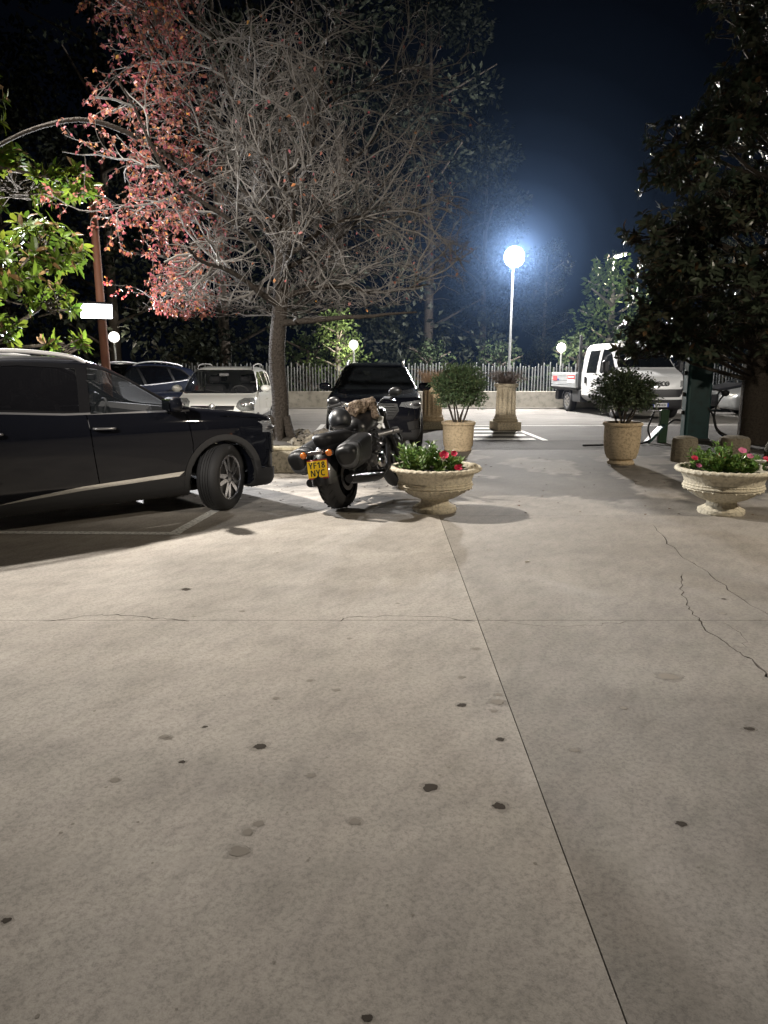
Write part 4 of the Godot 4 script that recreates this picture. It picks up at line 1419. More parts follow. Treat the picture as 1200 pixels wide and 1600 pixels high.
func sedan(called: String, label: String, group: String, at: Vector3, heading: float, paint: Material) -> Node3D:
	var car := thing(called, label, "car", at, heading, group)
	var ax := [1.38, -1.35]
	var arches := [[Vector2(ax[0], 0.31), 0.345, 0.52], [Vector2(ax[1], 0.31), 0.345, 0.52]]
	var side := [Vector2(2.0, 0.18), Vector2(2.22, 0.24), Vector2(2.27, 0.5), Vector2(2.18, 0.68), Vector2(1.9, 0.78), Vector2(1.0, 0.93), Vector2(0.7, 1.05), Vector2(0.15, 1.34), Vector2(-0.2, 1.43), Vector2(-0.8, 1.42), Vector2(-1.3, 1.2), Vector2(-1.65, 1.02), Vector2(-2.15, 0.98), Vector2(-2.24, 0.7), Vector2(-2.24, 0.4), Vector2(-2.1, 0.2)]
	var plan := [Vector2(2.28, 0), Vector2(2.25, 0.4), Vector2(2.1, 0.7), Vector2(1.7, 0.85), Vector2(0.5, 0.9), Vector2(-1.3, 0.89), Vector2(-2.0, 0.8), Vector2(-2.22, 0.55), Vector2(-2.26, 0)]
	var wide := [[0.18, 0.78], [0.4, 0.87], [0.7, 0.89], [0.88, 0.86], [0.98, 0.81], [1.3, 0.63], [1.45, 0.54]]
	var list := []
	arch_regions(list, arches, 0.0, 0.2)
	list.append(["window_glass", "side", PackedVector2Array([Vector2(0.75, 0.98), Vector2(0.2, 1.28), Vector2(-0.15, 1.36), Vector2(-0.2, 0.96)]), -0.005])
	list.append(["window_glass", "side", PackedVector2Array([Vector2(-0.28, 0.96), Vector2(-0.24, 1.36), Vector2(-0.75, 1.34), Vector2(-1.1, 1.2), Vector2(-1.2, 0.99)]), -0.005])
	list.append(["windscreen", "front", PackedVector2Array([Vector2(-0.72, 0.99), Vector2(-0.52, 1.37), Vector2(0.52, 1.37), Vector2(0.72, 0.99)]), -0.005])
	list.append(["headlight", "side", PackedVector2Array([Vector2(2.3, 0.55), Vector2(1.8, 0.62), Vector2(1.75, 0.74), Vector2(2.3, 0.7)]), 0.003])
	list.append(["headlight", "front", PackedVector2Array([Vector2(0.45, 0.55), Vector2(0.45, 0.68), Vector2(0.9, 0.72), Vector2(0.9, 0.58)]), 0.003])
	for line in [[Vector2(0.78, 0.3), Vector2(0.8, 0.95)], [Vector2(-0.24, 0.3), Vector2(-0.24, 0.96)]]:
		for s in strip(line, 0.012):
			list.append(["panel_gap", "side", s, -0.015])
	list.append(["door", "side", PackedVector2Array([Vector2(0.78, 0.3), Vector2(0.8, 0.97), Vector2(-0.24, 0.96), Vector2(-0.24, 0.3)]), 0.0])
	var panels := carve(shell_of(side, plan, wide, arches, 0.055, 0.1), list)
	finish_panels(car, panels, {"window_glass": pane(0.012, 0.014, 0.016, 0.6), "windscreen": pane(0.012, 0.014, 0.016, 0.6), "headlight": mat(0.55, 0.56, 0.56, 0.15, 0.6), "panel_gap": mat(0.003, 0.003, 0.003, 0.9), "wheel_well": mat(0.006, 0.006, 0.006, 0.9)}, paint)
	add_wheels(car, ax, 0.76, 0.31, 0.2, 0.2, 8, 0)
	for s in [-1, 1]:
		var g := Geo.new()
		g.ball(Vector3(0.62, 1.0, s * 0.96), Vector3(0.08, 0.06, 0.1), 12, 8)
		part("mirror", g, paint, car)
	return car

func truck() -> void:
	# double-cab light truck with a drop-side bed; local x runs to the nose, the origin lies under the rear axle
	var t := thing("flatbed_truck", "white double cab light truck with a grey drop-side bed, beyond the potted bush", "truck", Vector3(7.4, -0.024, -26.3), deg_to_rad(-82))
	var white := coat(mat(0.72, 0.73, 0.73, 0.4), 0.8, 0.06)
	var dark := mat(0.018, 0.018, 0.02, 0.55)
	var steel := mat(0.05, 0.052, 0.055, 0.6, 0.3)
	var arches := [[Vector2(3.65, 0.36), 0.43, 0.6]]
	var side := [Vector2(1.15, 0.42), Vector2(4.2, 0.3), Vector2(4.62, 0.3), Vector2(4.7, 0.5), Vector2(4.68, 0.8), Vector2(4.6, 1.1), Vector2(4.4, 1.3), Vector2(3.95, 1.45), Vector2(3.75, 1.52), Vector2(3.35, 1.95), Vector2(3.1, 2.17), Vector2(2.8, 2.26), Vector2(1.6, 2.28), Vector2(1.15, 2.24), Vector2(1.08, 2.0), Vector2(1.06, 0.8)]
	var plan := [Vector2(4.72, 0), Vector2(4.69, 0.45), Vector2(4.55, 0.75), Vector2(4.2, 0.93), Vector2(3.5, 1.0), Vector2(1.5, 1.0), Vector2(1.08, 0.98), Vector2(1.04, 0.8), Vector2(1.04, 0)]
	var wide := [[0.3, 0.94], [0.6, 0.98], [1.0, 1.0], [1.25, 0.985], [1.4, 0.96], [1.9, 0.88], [2.15, 0.82], [2.3, 0.75]]
	var list := []
	arch_regions(list, arches, 0.05, 0.3)
	list.append(["window_glass", "side", PackedVector2Array([Vector2(3.62, 1.34), Vector2(3.58, 1.5), Vector2(3.24, 1.9), Vector2(3.0, 2.06), Vector2(2.5, 2.08), Vector2(2.5, 1.42), Vector2(2.6, 1.34)]), -0.006])
	list.append(["window_glass", "side", PackedVector2Array([Vector2(2.3, 1.34), Vector2(2.32, 2.06), Vector2(1.55, 2.05), Vector2(1.5, 1.34)]), -0.006])
	list.append(["windscreen", "front", PackedVector2Array([Vector2(-0.88, 1.53), Vector2(-0.8, 1.9), Vector2(-0.7, 2.14), Vector2(0.7, 2.14), Vector2(0.8, 1.9), Vector2(0.88, 1.53)]), -0.006])
	list.append(["grille", "front", PackedVector2Array([Vector2(-0.86, 1.02), Vector2(-0.72, 0.9), Vector2(0.72, 0.9), Vector2(0.86, 1.02), Vector2(0.8, 0.78), Vector2(0.64, 0.67), Vector2(-0.64, 0.67), Vector2(-0.8, 0.78)]), -0.025])
	for m in both([Vector2(0.78, 1.08), Vector2(1.0, 1.16), Vector2(1.02, 0.98), Vector2(0.86, 0.94)]):
		list.append(["headlight", "front", m, 0.004])
	list.append(["headlight", "side", PackedVector2Array([Vector2(4.8, 0.94), Vector2(4.25, 1.0), Vector2(4.05, 1.16), Vector2(4.8, 1.14)]), 0.004])
	list.append(["bumper", "front", PackedVector2Array([Vector2(-1.05, 0.2), Vector2(1.05, 0.2), Vector2(1.05, 0.56), Vector2(0.7, 0.6), Vector2(-0.7, 0.6), Vector2(-1.05, 0.56)]), 0.006])
	list.append(["sill_trim", "side", PackedVector2Array([Vector2(4.8, 0.2), Vector2(1.0, 0.2), Vector2(1.0, 0.62), Vector2(3.0, 0.62), Vector2(4.8, 0.58)]), 0.006])
	list.append(["mirror_triangle", "side", PackedVector2Array([Vector2(3.98, 1.3), Vector2(3.66, 1.3), Vector2(3.62, 1.52), Vector2(3.7, 1.56)]), 0.004])
	for line in [[Vector2(3.7, 0.7), Vector2(3.72, 1.3)], [Vector2(2.42, 0.62), Vector2(2.42, 2.1)], [Vector2(1.38, 0.62), Vector2(1.4, 2.1)]]:
		for s in strip(line, 0.014):
			list.append(["panel_gap", "side", s, -0.015])
	list.append(["door", "side", PackedVector2Array([Vector2(3.1, 0.62), Vector2(3.7, 0.7), Vector2(3.72, 1.34), Vector2(2.42, 1.34), Vector2(2.42, 0.62)]), 0.0])
	list.append(["rear_door", "side", PackedVector2Array([Vector2(2.42, 0.62), Vector2(2.42, 1.34), Vector2(1.4, 1.34), Vector2(1.38, 0.62)]), 0.0])
	var panels := carve(shell_of(side, plan, wide, arches, 0.05, 0.1), list)
	finish_panels(t, panels, {"window_glass": pane(0.008, 0.009, 0.01, 0.88), "windscreen": pane(0.006, 0.007, 0.008, 0.94), "grille": dark, "bumper": dark, "sill_trim": mat(0.1, 0.1, 0.1, 0.6), "mirror_triangle": dark, "panel_gap": mat(0.02, 0.02, 0.02, 0.9), "headlight": mat(0.6, 0.62, 0.62, 0.15, 0.6), "wheel_arch_trim": dark, "wheel_well": mat(0.006, 0.006, 0.006, 0.9)}, white)
	var front := Basis(Vector3.UP, PI / 2)
	lettering("IVECO", 0.19, dark, t, Transform3D(front * Basis(Vector3.RIGHT, -0.32), Vector3(4.637, 1.06, 0)), "lettering", true, 0.016)
	var g := Geo.new()
	g.box(Vector3(0.012, 0.12, 0.5), Transform3D(Basis(), Vector3(4.715, 0.45, 0)), 0.003)
	var plate := part("number_plate", g, mat(0.65, 0.66, 0.66, 0.4), t)
	for s in [-1, 1]:
		g = Geo.new()
		g.box(Vector3(0.004, 0.118, 0.045), Transform3D(Basis(), Vector3(4.722, 0.45, s * 0.225)))
		part("blue_band", g, mat(0.02, 0.06, 0.35, 0.4), plate)
	g = Geo.new()
	for k in 7:
		g.box(Vector3(0.003, 0.05 + 0.012 * (k % 3), 0.028), Transform3D(Basis(), Vector3(4.7225, 0.45, 0.155 - k * 0.046 - (0.03 if k > 1 else 0.0))))
	part("plate_marks", g, mat(0.12, 0.12, 0.13, 0.5), plate).set_meta("kind", "stuff")
	for s in [-1, 1]:
		g = Geo.new()
		g.box(Vector3(0.16, 0.36, 0.2), Transform3D(Basis(), Vector3(3.5, 1.56, s * 1.2)), 0.05)
		g.box(Vector3(0.14, 0.12, 0.19), Transform3D(Basis(), Vector3(3.5, 1.31, s * 1.2)), 0.04)
		var mir := part("mirror", g, dark, t)
		g = Geo.new()
		g.tube([Vector3(3.6, 1.4, s * 0.96), Vector3(3.52, 1.42, s * 1.14)], 0.03, 7)
		g.tube([Vector3(3.6, 1.5, s * 0.93), Vector3(3.52, 1.6, s * 1.14)], 0.022, 7)
		part("mirror_arm", g, dark, mir)
		for hx in [2.55, 1.55]:
			g = Geo.new()
			g.box(Vector3(0.1, 0.22, 0.03), Transform3D(Basis(), Vector3(hx, 1.12, s * 1.0)), 0.012)
			part("door_handle", g, dark, t)
		# bed side board with its stickers, rear mudguard
		g = Geo.new()
		g.box(Vector3(2.3, 0.5, 0.04), Transform3D(Basis(), Vector3(-0.25, 1.09, s * 1.03)), 0.012)
		var board := part("side_board", g, mat(0.4, 0.42, 0.43, 0.45, 0.4), t)
		g = Geo.new()
		for k in 3:
			g.box(Vector3(2.26, 0.012, 0.012), Transform3D(Basis(), Vector3(-0.25, 0.94 + k * 0.15, s * 1.052)), 0.004)
		part("board_rib", g, mat(0.33, 0.35, 0.36, 0.45, 0.4), board).set_meta("kind", "stuff")
		g = Geo.new()
		g.box(Vector3(0.64, 0.3, 0.004), Transform3D(Basis(), Vector3(0.5, 1.14, s * 1.06)), 0.001)
		part("white_sticker", g, mat(0.68, 0.68, 0.68, 0.5), board)
		g = Geo.new()
		g.box(Vector3(0.62, 0.14, 0.008), Transform3D(Basis(), Vector3(0.5, 1.2, s * 1.063)), 0.003)
		part("red_sticker", g, mat(0.6, 0.035, 0.03, 0.5), board)
		g = Geo.new()
		for k in 7:
			g.box(Vector3(0.05, 0.065, 0.004), Transform3D(Basis(), Vector3(0.27 + k * 0.075, 1.2, s * 1.068)))
		part("sticker_print", g, mat(0.7, 0.62, 0.62, 0.5), board).set_meta("kind", "stuff")
		g = Geo.new()
		for k in 3:
			g.box(Vector3(0.06, 0.05, 0.004), Transform3D(Basis(), Vector3(0.34 + k * 0.16, 1.06, s * 1.064)))
		part("grey_print", g, mat(0.3, 0.3, 0.3, 0.5), board).set_meta("kind", "stuff")
		g = Geo.new()
		g.box(Vector3(0.4, 0.16, 0.004), Transform3D(Basis(), Vector3(-1.0, 1.14, s * 1.062)), 0.001)
		part("red_sticker", g, mat(0.5, 0.08, 0.08, 0.5), board)
		g = Geo.new()
		g.box(Vector3(0.14, 0.05, 0.004), Transform3D(Basis(), Vector3(-0.7, 1.1, s * 1.062)), 0.001)
		part("blue_sticker", g, mat(0.03, 0.06, 0.3, 0.5), board)
		g = Geo.new()
		var arc := []
		for k in 9:
			var a := PI * (0.05 + 0.9 * k / 8.0)
			arc.append(Vector3(cos(a) * 0.47, 0.36 + sin(a) * 0.44, 0))
		for k in 8:
			g.poly([arc[k] + Vector3(0, 0, s * 0.6), arc[k + 1] + Vector3(0, 0, s * 0.6), arc[k + 1] + Vector3(0, 0, s * 0.99), arc[k] + Vector3(0, 0, s * 0.99)], arc[k] - Vector3(0, 0.3, 0))
			g.poly([arc[k] + Vector3(0, 0, s * 0.99), arc[k + 1] + Vector3(0, 0, s * 0.99), arc[k + 1] * 0.93 + Vector3(0, 0.02, s * 0.99), arc[k] * 0.93 + Vector3(0, 0.02, s * 0.99)], Vector3(0, 0, s))
		part("mudguard", g, dark, t)
		g = Geo.new()
		g.box(Vector3(0.75, 0.42, 0.3), Transform3D(Basis(), Vector3(0.78, 0.58, s * 0.82)), 0.03)
		part("side_locker", g, steel, t)
		g = Geo.new()
		g.box(Vector3(5.2, 0.16, 0.08), Transform3D(Basis(), Vector3(1.4, 0.62, s * 0.38)), 0.01)
		part("chassis_rail", g, dark, t)
		g = Geo.new()
		g.box(Vector3(0.09, 1.75, 0.09), Transform3D(Basis(), Vector3(0.97, 1.7, s * 0.96)), 0.01)
		part("headboard_post", g, steel, t)
	for y in [2.2, 1.85, 1.5]:
		g = Geo.new()
		g.box(Vector3(0.05, 0.07, 1.84), Transform3D(Basis(), Vector3(0.97, y, 0)), 0.01)
		part("headboard_bar", g, steel, t)
	g = Geo.new()
	g.box(Vector3(0.5, 0.07, 1.3), Transform3D(Basis(Vector3.BACK, 0.1), Vector3(0.86, 2.2, 0)), 0.02)
	part("ladder_rack", g, mat(0.3, 0.31, 0.32, 0.5, 0.3), t)
	g = Geo.new()
	g.box(Vector3(2.3, 0.1, 2.02), Transform3D(Basis(), Vector3(-0.25, 0.8, 0)), 0.01)
	part("bed_floor", g, steel, t)
	g = Geo.new()
	g.box(Vector3(0.04, 0.5, 2.0), Transform3D(Basis(), Vector3(-1.42, 1.09, 0)), 0.012)
	part("tailgate", g, mat(0.4, 0.42, 0.43, 0.45, 0.4), t)
	g = Geo.new()
	g.box(Vector3(0.3, 0.35, 1.8), Transform3D(Basis(), Vector3(-1.2, 0.55, 0)), 0.03)
	part("rear_guard", g, dark, t)
	add_wheels(t, [3.65, 0.0], 0.86, 0.36, 0.24, 0.23, 8, 0)
	g = Geo.new()
	for s in [-1, 1]:
		g.ball(Vector3(2.9, 2.3, s * 0.5), Vector3(0.09, 0.05, 0.07), 10, 6)
	g.box(Vector3(0.3, 0.03, 0.9), Transform3D(Basis(Vector3.BACK, -0.4), Vector3(3.06, 2.24, 0)), 0.01)
	part("sun_visor", g, white, t)

func vehicles() -> void:
	var black := coat(mat(0.004, 0.0045, 0.007, 0.5, 0.0, 0.1), 0.8)
	var rows := "cars parked in the car park"
	suv("dark_crossover", "large black crossover seen from its side at the left edge, front wheel turned", rows, Vector3(-3.28, 0, -7.66), deg_to_rad(41), black, 0.036, deg_to_rad(33))
	city_car("white_city_car", "small white upright car facing the camera, left of the bare tree trunk", rows, Vector3(-3.33, -0.024, -15.9), deg_to_rad(-88), coat(mat(0.8, 0.81, 0.77, 0.4), 0.8, 0.05), 0.042)
	var paint := coat(mat(0.0045, 0.005, 0.008, 0.5, 0.0, 0.1), 0.9)
	var dark := suv("dark_crossover", "black crossover facing the camera behind the motorcycle", rows, Vector3(-0.18, -0.024, -15.7), deg_to_rad(-90), paint, 0.048, 0.0, 0.86)
	var blue := dark.duplicate()
	blue.name = "blue_crossover"
	add_child(blue)
	blue.transform = Transform3D(Basis(Vector3.UP, deg_to_rad(-116)), Vector3(-6.75, -0.024, -18.9))
	tag(blue, "dark blue car half hidden between the near dark car and the white one", "car", rows)
	var navy := coat(StandardMaterial3D.new())
	navy.albedo_color = lin(0.01, 0.016, 0.04)
	navy.roughness = 0.5
	navy.metallic_specular = 0.1
	for c in blue.get_children():
		if c is MeshInstance3D and c.material_override == paint:
			c.material_override = navy
	sedan("grey_sedan", "low silver grey saloon behind the magnolia trunk at the right edge", rows, Vector3(13.2, -0.024, -24.0), deg_to_rad(180), coat(mat(0.22, 0.225, 0.22, 0.35, 0.3)))
	sedan("dark_sedan", "dark saloon glimpsed between the teal column and the magnolia trunk", rows, Vector3(13.3, -0.024, -26.5), deg_to_rad(180), coat(mat(0.02, 0.02, 0.022, 0.35)))
	truck()
func motorcycle() -> void:
	# local x runs forward from the rear contact patch; leaning left on its stand
	var turn := Basis(Vector3.UP, deg_to_rad(68)) * Basis(Vector3.RIGHT, deg_to_rad(-9))
	var place := Transform3D(turn, Vector3(-0.46, 0.012, -7.93))
	var b := thing("motorcycle", "black touring motorcycle with hard panniers and a yellow rear plate, on its stand", "motorcycle")
	b.transform = place
	var gloss := coat(mat(0.008, 0.008, 0.009, 0.35, 0.0))
	var matt := mat(0.009, 0.009, 0.01, 0.55, 0.0, 0.35)
	var satin := mat(0.011, 0.0115, 0.0125, 0.42, 0.0, 0.4)
	var grey := mat(0.075, 0.078, 0.083, 0.4, 0.2)
	var chrome := mat(0.62, 0.62, 0.63, 0.12, 1.0)
	var steel := mat(0.3, 0.3, 0.31, 0.3, 0.9)
	var rubber := mat(0.014, 0.014, 0.015, 0.75)
	var q := Basis(Vector3.RIGHT, PI / 2)
	var rear := Vector3(0, 0.335, 0)
	var fr := Vector3(1.66, 0.325, 0)
	var g: Geo
	for k in 2:
		var c: Vector3 = [rear, fr][k]
		var r: float = [0.335, 0.325][k]
		var hw: float = [0.118, 0.066][k]
		var rim: float = [0.222, 0.232][k]
		var w := Node3D.new()
		w.name = ["rear_wheel", "front_wheel"][k]
		b.add_child(w, true)
		w.position = c
		g = Geo.new()
		var prof := []
		for i in 13:
			var a := PI * i / 12.0
			prof.append(Vector2(rim + (r - rim) * pow(sin(a), 0.55), -cos(a) * hw * -1.0))
		prof.reverse()
		g.lathe(prof, 52, Transform3D(q, Vector3.ZERO))
		part("tyre", g, rubber, w)
		if k == 0:
			g = Geo.new()
			for i in 26:
				var a := TAU * i / 26
				for s in [-1, 1]:
					g.box(Vector3(0.006, 0.012, 0.085), Transform3D(Basis(Vector3.BACK, a) * Basis(Vector3.UP, s * 0.7), Basis(Vector3.BACK, a) * Vector3(0, r - 0.009, s * 0.05)))
			part("tread_groove", g, mat(0.003, 0.003, 0.003, 0.9), w).set_meta("kind", "stuff")
		g = Geo.new()
		g.lathe([Vector2(rim - 0.03, -hw * 0.8), Vector2(rim - 0.025, hw * 0.7), Vector2(rim + 0.004, hw * 0.86), Vector2(rim + 0.01, hw * 0.75)], 44, Transform3D(q, Vector3.ZERO))
		g.lathe([Vector2(rim + 0.01, -hw * 0.75), Vector2(rim + 0.004, -hw * 0.86), Vector2(rim - 0.03, -hw * 0.8)], 44, Transform3D(q, Vector3.ZERO))
		part("rim", g, mat(0.12, 0.12, 0.125, 0.25, 0.9), w)
		for i in 5:
			g = Geo.new()
			g.prism(PackedVector2Array([Vector2(0.03, -0.025), Vector2(rim - 0.02, -0.04), Vector2(rim - 0.02, 0.0), Vector2(0.03, 0.025)]), hw * 0.7, Transform3D(Basis(Vector3.BACK, TAU * i / 5), Vector3.ZERO))
			part("spoke", g, matt, w)
		for s in [-1, 1]:
			g = Geo.new()
			g.lathe([Vector2(0.1, 0.0), Vector2(0.145, 0.0), Vector2(0.145, 0.006), Vector2(0.1, 0.006), Vector2(0.1, 0.0)], 32, Transform3D(q, Vector3(0, 0, s * hw * 0.98)))
			part("brake_disc", g, steel, w)
	# mudguards
	for k in 2:
		g = Geo.new()
		var rows := []
		var c: Vector3 = [rear, fr][k]
		var rr: float = [0.395, 0.375][k]
		var hw: float = [0.145, 0.085][k]
		var a0: float = [-0.05, 0.55][k]
		var a1: float = [2.75, 2.5][k]
		for i in 21:
			var a: float = lerpf(a0, a1, i / 20.0) 
			a = PI - a if k == 0 else a
			var row := []
			for m in 11:
				var t := (m - 5) / 5.0
				var d := rr + (0.05 * (1.0 - t * t) if k == 0 else 0.02 * (1.0 - t * t)) - 0.09 * pow(absf(t), 4.0)
				row.append(c + Vector3(cos(a) * d, sin(a) * d, t * hw))
			rows.append(row)
		g.grid(rows, false, c)
		part(["rear_mudguard", "front_mudguard"][k], g, gloss, b)
	# hard panniers with a grey band
	for s in [-1, 1]:
		var box := func(p: Vector3, grow: float) -> float:
			var l := Vector3(p.x, p.y - 0.12 * p.x, p.z)
			var taper := 0.03 * clampf(-l.y / 0.16, -1.0, 1.0)
			var d := rounded_box(l, Vector3(0.31 + grow, 0.18 + grow - taper * 0.4, 0.118 + grow - taper), 0.085)
			d = smax(d, (l.y - l.x * 0.1 - 0.15 + (absf(l.z) * 0.22)) * 0.95 - grow, 0.09)
			return smax(d, -l.x * 0.8 - l.y * 0.6 - 0.25 - grow, 0.1)
		var at := Transform3D(Basis(Vector3.UP, s * 0.05), Vector3(-0.06, 0.6, s * 0.275))
		g = Geo.new()
		blob(func(p: Vector3) -> float: return box.call(p, 0.0), Vector3(-0.36, -0.27, -0.16), Vector3(0.36, 0.27, 0.16), 0.02, g, at)
		var pan := part("pannier", g, satin, b)
		g = Geo.new()
		blob(func(p: Vector3) -> float: return smax(box.call(p, 0.006), absf(p.x + 0.185 - p.y * 0.25) - 0.035, 0.012), Vector3(-0.36, -0.27, -0.16), Vector3(0.36, 0.27, 0.16), 0.014, g, at)
		part("grey_band", g, grey, pan)
		g = Geo.new()
		blob(func(p: Vector3) -> float: return smax(box.call(p, 0.004), absf(p.x + 0.1 - p.y * 0.25) - 0.008, 0.008), Vector3(-0.36, -0.27, -0.16), Vector3(0.36, 0.27, 0.16), 0.012, g, at)
		part("lid_seam", g, grey, pan)
		g = Geo.new()
		g.tube([Vector3(0.12, 0.6, s * 0.15), Vector3(0.12, 0.62, s * 0.2)], 0.014, 7)
		g.tube([Vector3(-0.2, 0.62, s * 0.13), Vector3(-0.2, 0.62, s * 0.2)], 0.014, 7)
		part("pannier_mount", g, chrome, b)
		# swing arm, shock, silencer
		g = Geo.new()
		g.tube([rear + Vector3(-0.05, 0, s * 0.16), rear + Vector3(0.3, 0.03, s * 0.15), rear + Vector3(0.55, 0.07, s * 0.1)], [0.03, 0.035, 0.04], 8)
		part("swing_arm", g, matt, b)
		g = Geo.new()
		g.tube([Vector3(0.05, 0.38, s * 0.165), Vector3(0.3, 0.66, s * 0.13)], 0.028, 10)
		for k in 7:
			var m := Vector3(0.08, 0.41, s * 0.165).lerp(Vector3(0.26, 0.62, s * 0.135), k / 6.0)
			g.lathe([Vector2(0.03, -0.008), Vector2(0.04, 0), Vector2(0.03, 0.008)], 12, Transform3D(Basis(Vector3.BACK, -0.73), m))
		part("shock_absorber", g, steel, b)
		g = Geo.new()
		g.tube(smooth_line([Vector3(0.95, 0.33, s * 0.2), Vector3(0.7, 0.26, s * 0.22), Vector3(0.4, 0.27, s * 0.225), Vector3(-0.2, 0.33, s * 0.235)], 5), [0.03, 0.032, 0.034, 0.036, 0.038, 0.042, 0.048, 0.052, 0.054, 0.055, 0.056, 0.056, 0.056, 0.055, 0.054, 0.046], 14)
		part("silencer", g, mat(0.05, 0.05, 0.052, 0.3, 0.7), b)
		# indicators and fork
		g = Geo.new()
		g.tube([Vector3(-0.36, 0.63, s * 0.05), Vector3(-0.38, 0.64, s * 0.125)], 0.012, 6)
		part("indicator_stalk", g, matt, b)
		g = Geo.new()
		g.ball(Vector3(-0.405, 0.64, s * 0.15), Vector3(0.03, 0.036, 0.036), 16, 10)
		var ind := part("indicator", g, coat(mat(0.55, 0.14, 0.012, 0.3)), b)
		g = Geo.new()
		g.lathe([Vector2(0.038, 0), Vector2(0.04, 0.03), Vector2(0.02, 0.05)], 16, Transform3D(Basis(Vector3.BACK, -PI / 2), Vector3(-0.4, 0.64, s * 0.15)))
		part("indicator_rim", g, chrome, ind)
		g = Geo.new()
		g.tube([fr + Vector3(0, 0, s * 0.1), Vector3(1.27, 0.98, s * 0.1)], [0.033, 0.026], 12)
		part("fork_leg", g, matt, b)
		g = Geo.new()
		g.tube(smooth_line([Vector3(1.2, 1.02, s * 0.06), Vector3(1.15, 1.1, s * 0.16), Vector3(1.0, 1.13, s * 0.28), Vector3(0.92, 1.12, s * 0.37)], 5), 0.013, 8)
		part("handlebar", g, chrome, b)
		g = Geo.new()
		g.tube([Vector3(0.985, 1.13, s * 0.29), Vector3(0.89, 1.115, s * 0.4)], [0.019, 0.019], 10)
		g.ball(Vector3(0.885, 1.115, s * 0.405), Vector3(0.02, 0.02, 0.02), 8, 6)
		part("grip", g, rubber, b)
		g = Geo.new()
		g.tube(smooth_line([Vector3(1.05, 1.12, s * 0.3), Vector3(1.06, 1.1, s * 0.33), Vector3(0.97, 1.08, s * 0.43)], 4), 0.009, 6)
		part("lever", g, chrome, b)
		g = Geo.new()
		g.tube(smooth_line([Vector3(1.03, 1.13, s * 0.3), Vector3(1.06, 1.17, s * 0.34), Vector3(1.04, 1.18, s * 0.37)], 4), 0.008, 6)
		var mir := part("mirror_stalk", g, chrome, b)
		g = Geo.new()
		g.ball(Vector3(1.035, 1.185, s * 0.41), Vector3(0.03, 0.055, 0.085), 16, 10)
		part("mirror", g, gloss, mir)
		# engine: finned cylinder, bright cover, crash bar with peg
		g = Geo.new()
		for k in 8:
			var d := Vector3(0.92, 0.62, 0) + Vector3(0.06 * s + 0.0, 0.0, 0) + Vector3(0.07 * s, 0.055 * (k - 3.5) * 0.9, 0)
			g.box(Vector3(0.2, 0.014, 0.24), Transform3D(Basis(Vector3.BACK, -0.35 * s), d), 0.005)
		part("cylinder_fins", g, mat(0.1, 0.1, 0.105, 0.4, 0.8), b)
		g = Geo.new()
		g.lathe([Vector2(0.0, 0.05), Vector2(0.07, 0.048), Vector2(0.105, 0.03), Vector2(0.12, 0.0), Vector2(0.12, -0.06)], 28, Transform3D(Basis(Vector3.RIGHT, s * PI / 2), Vector3(0.86, 0.4, s * 0.17)))
		part("engine_cover", g, chrome, b)
		g = Geo.new()
		g.lathe([Vector2(0.0, 0.04), Vector2(0.06, 0.035), Vector2(0.08, 0.0), Vector2(0.08, -0.04)], 22, Transform3D(Basis(Vector3.RIGHT, s * PI / 2), Vector3(0.66, 0.44, s * 0.16)))
		g.box(Vector3(0.16, 0.035, 0.03), Transform3D(Basis(Vector3.BACK, 0.3), Vector3(0.78, 0.55, s * 0.19)), 0.012)
		part("side_cover", g, steel, b)
		g = Geo.new()
		g.tube(smooth_line([Vector3(1.3, 0.75, s * 0.06), Vector3(1.28, 0.7, s * 0.26), Vector3(1.24, 0.55, s * 0.33), Vector3(1.16, 0.36, s * 0.28), Vector3(1.1, 0.28, s * 0.1)], 5), 0.015, 8)
		part("crash_bar", g, matt, b)
		g = Geo.new()
		g.tube([Vector3(0.95, 0.71, s * 0.14), Vector3(1.12, 0.73, s * 0.3)], [0.034, 0.03], 12)
		g.tube([Vector3(1.1, 0.727, s * 0.28), Vector3(1.15, 0.733, s * 0.33)], [0.045, 0.042], 12)
		part("intake_pipe", g, steel, b)
		g = Geo.new()
		g.tube([Vector3(0.6, 0.32, s * 0.12), Vector3(0.6, 0.31, s * 0.32)], 0.018, 8)
		part("foot_peg", g, rubber, b)
	# tail: lamp, red strip, plate
	g = Geo.new()
	blob(func(p: Vector3) -> float: return rounded_box(p, Vector3(0.035, 0.024, 0.095), 0.022), Vector3(-0.05, -0.04, -0.11), Vector3(0.05, 0.04, 0.11), 0.012, g, Transform3D(Basis(), Vector3(-0.4, 0.655, 0)))
	part("tail_lamp", g, coat(mat(0.12, 0.1, 0.1, 0.2, 0.4)), b)
	var tilt := Transform3D(Basis(Vector3.BACK, -0.1) , Vector3(-0.425, 0.485, 0))
	g = Geo.new()
	g.box(Vector3(0.012, 0.2, 0.235), tilt.translated_local(Vector3(0.008, 0, 0)), 0.004)
	part("plate_backing", g, mat(0.3, 0.03, 0.03, 0.5), b)
	g = Geo.new()
	g.box(Vector3(0.008, 0.172, 0.228), tilt, 0.003)
	var plate := part("number_plate", g, mat(0.92, 0.6, 0.012, 0.45), b)
	var face := tilt.basis * Basis(Vector3.UP, -PI / 2)
	lettering("YF18", 0.088, mat(0.02, 0.02, 0.02, 0.5), plate, Transform3D(face, tilt * Vector3(-0.004, 0.04, 0)), "plate_number", true)
	lettering("NYC", 0.088, mat(0.02, 0.02, 0.02, 0.5), plate, Transform3D(face, tilt * Vector3(-0.004, -0.04, 0)), "plate_number", true)
	# seat, tank, frame, engine block, headlamp
	g = Geo.new()
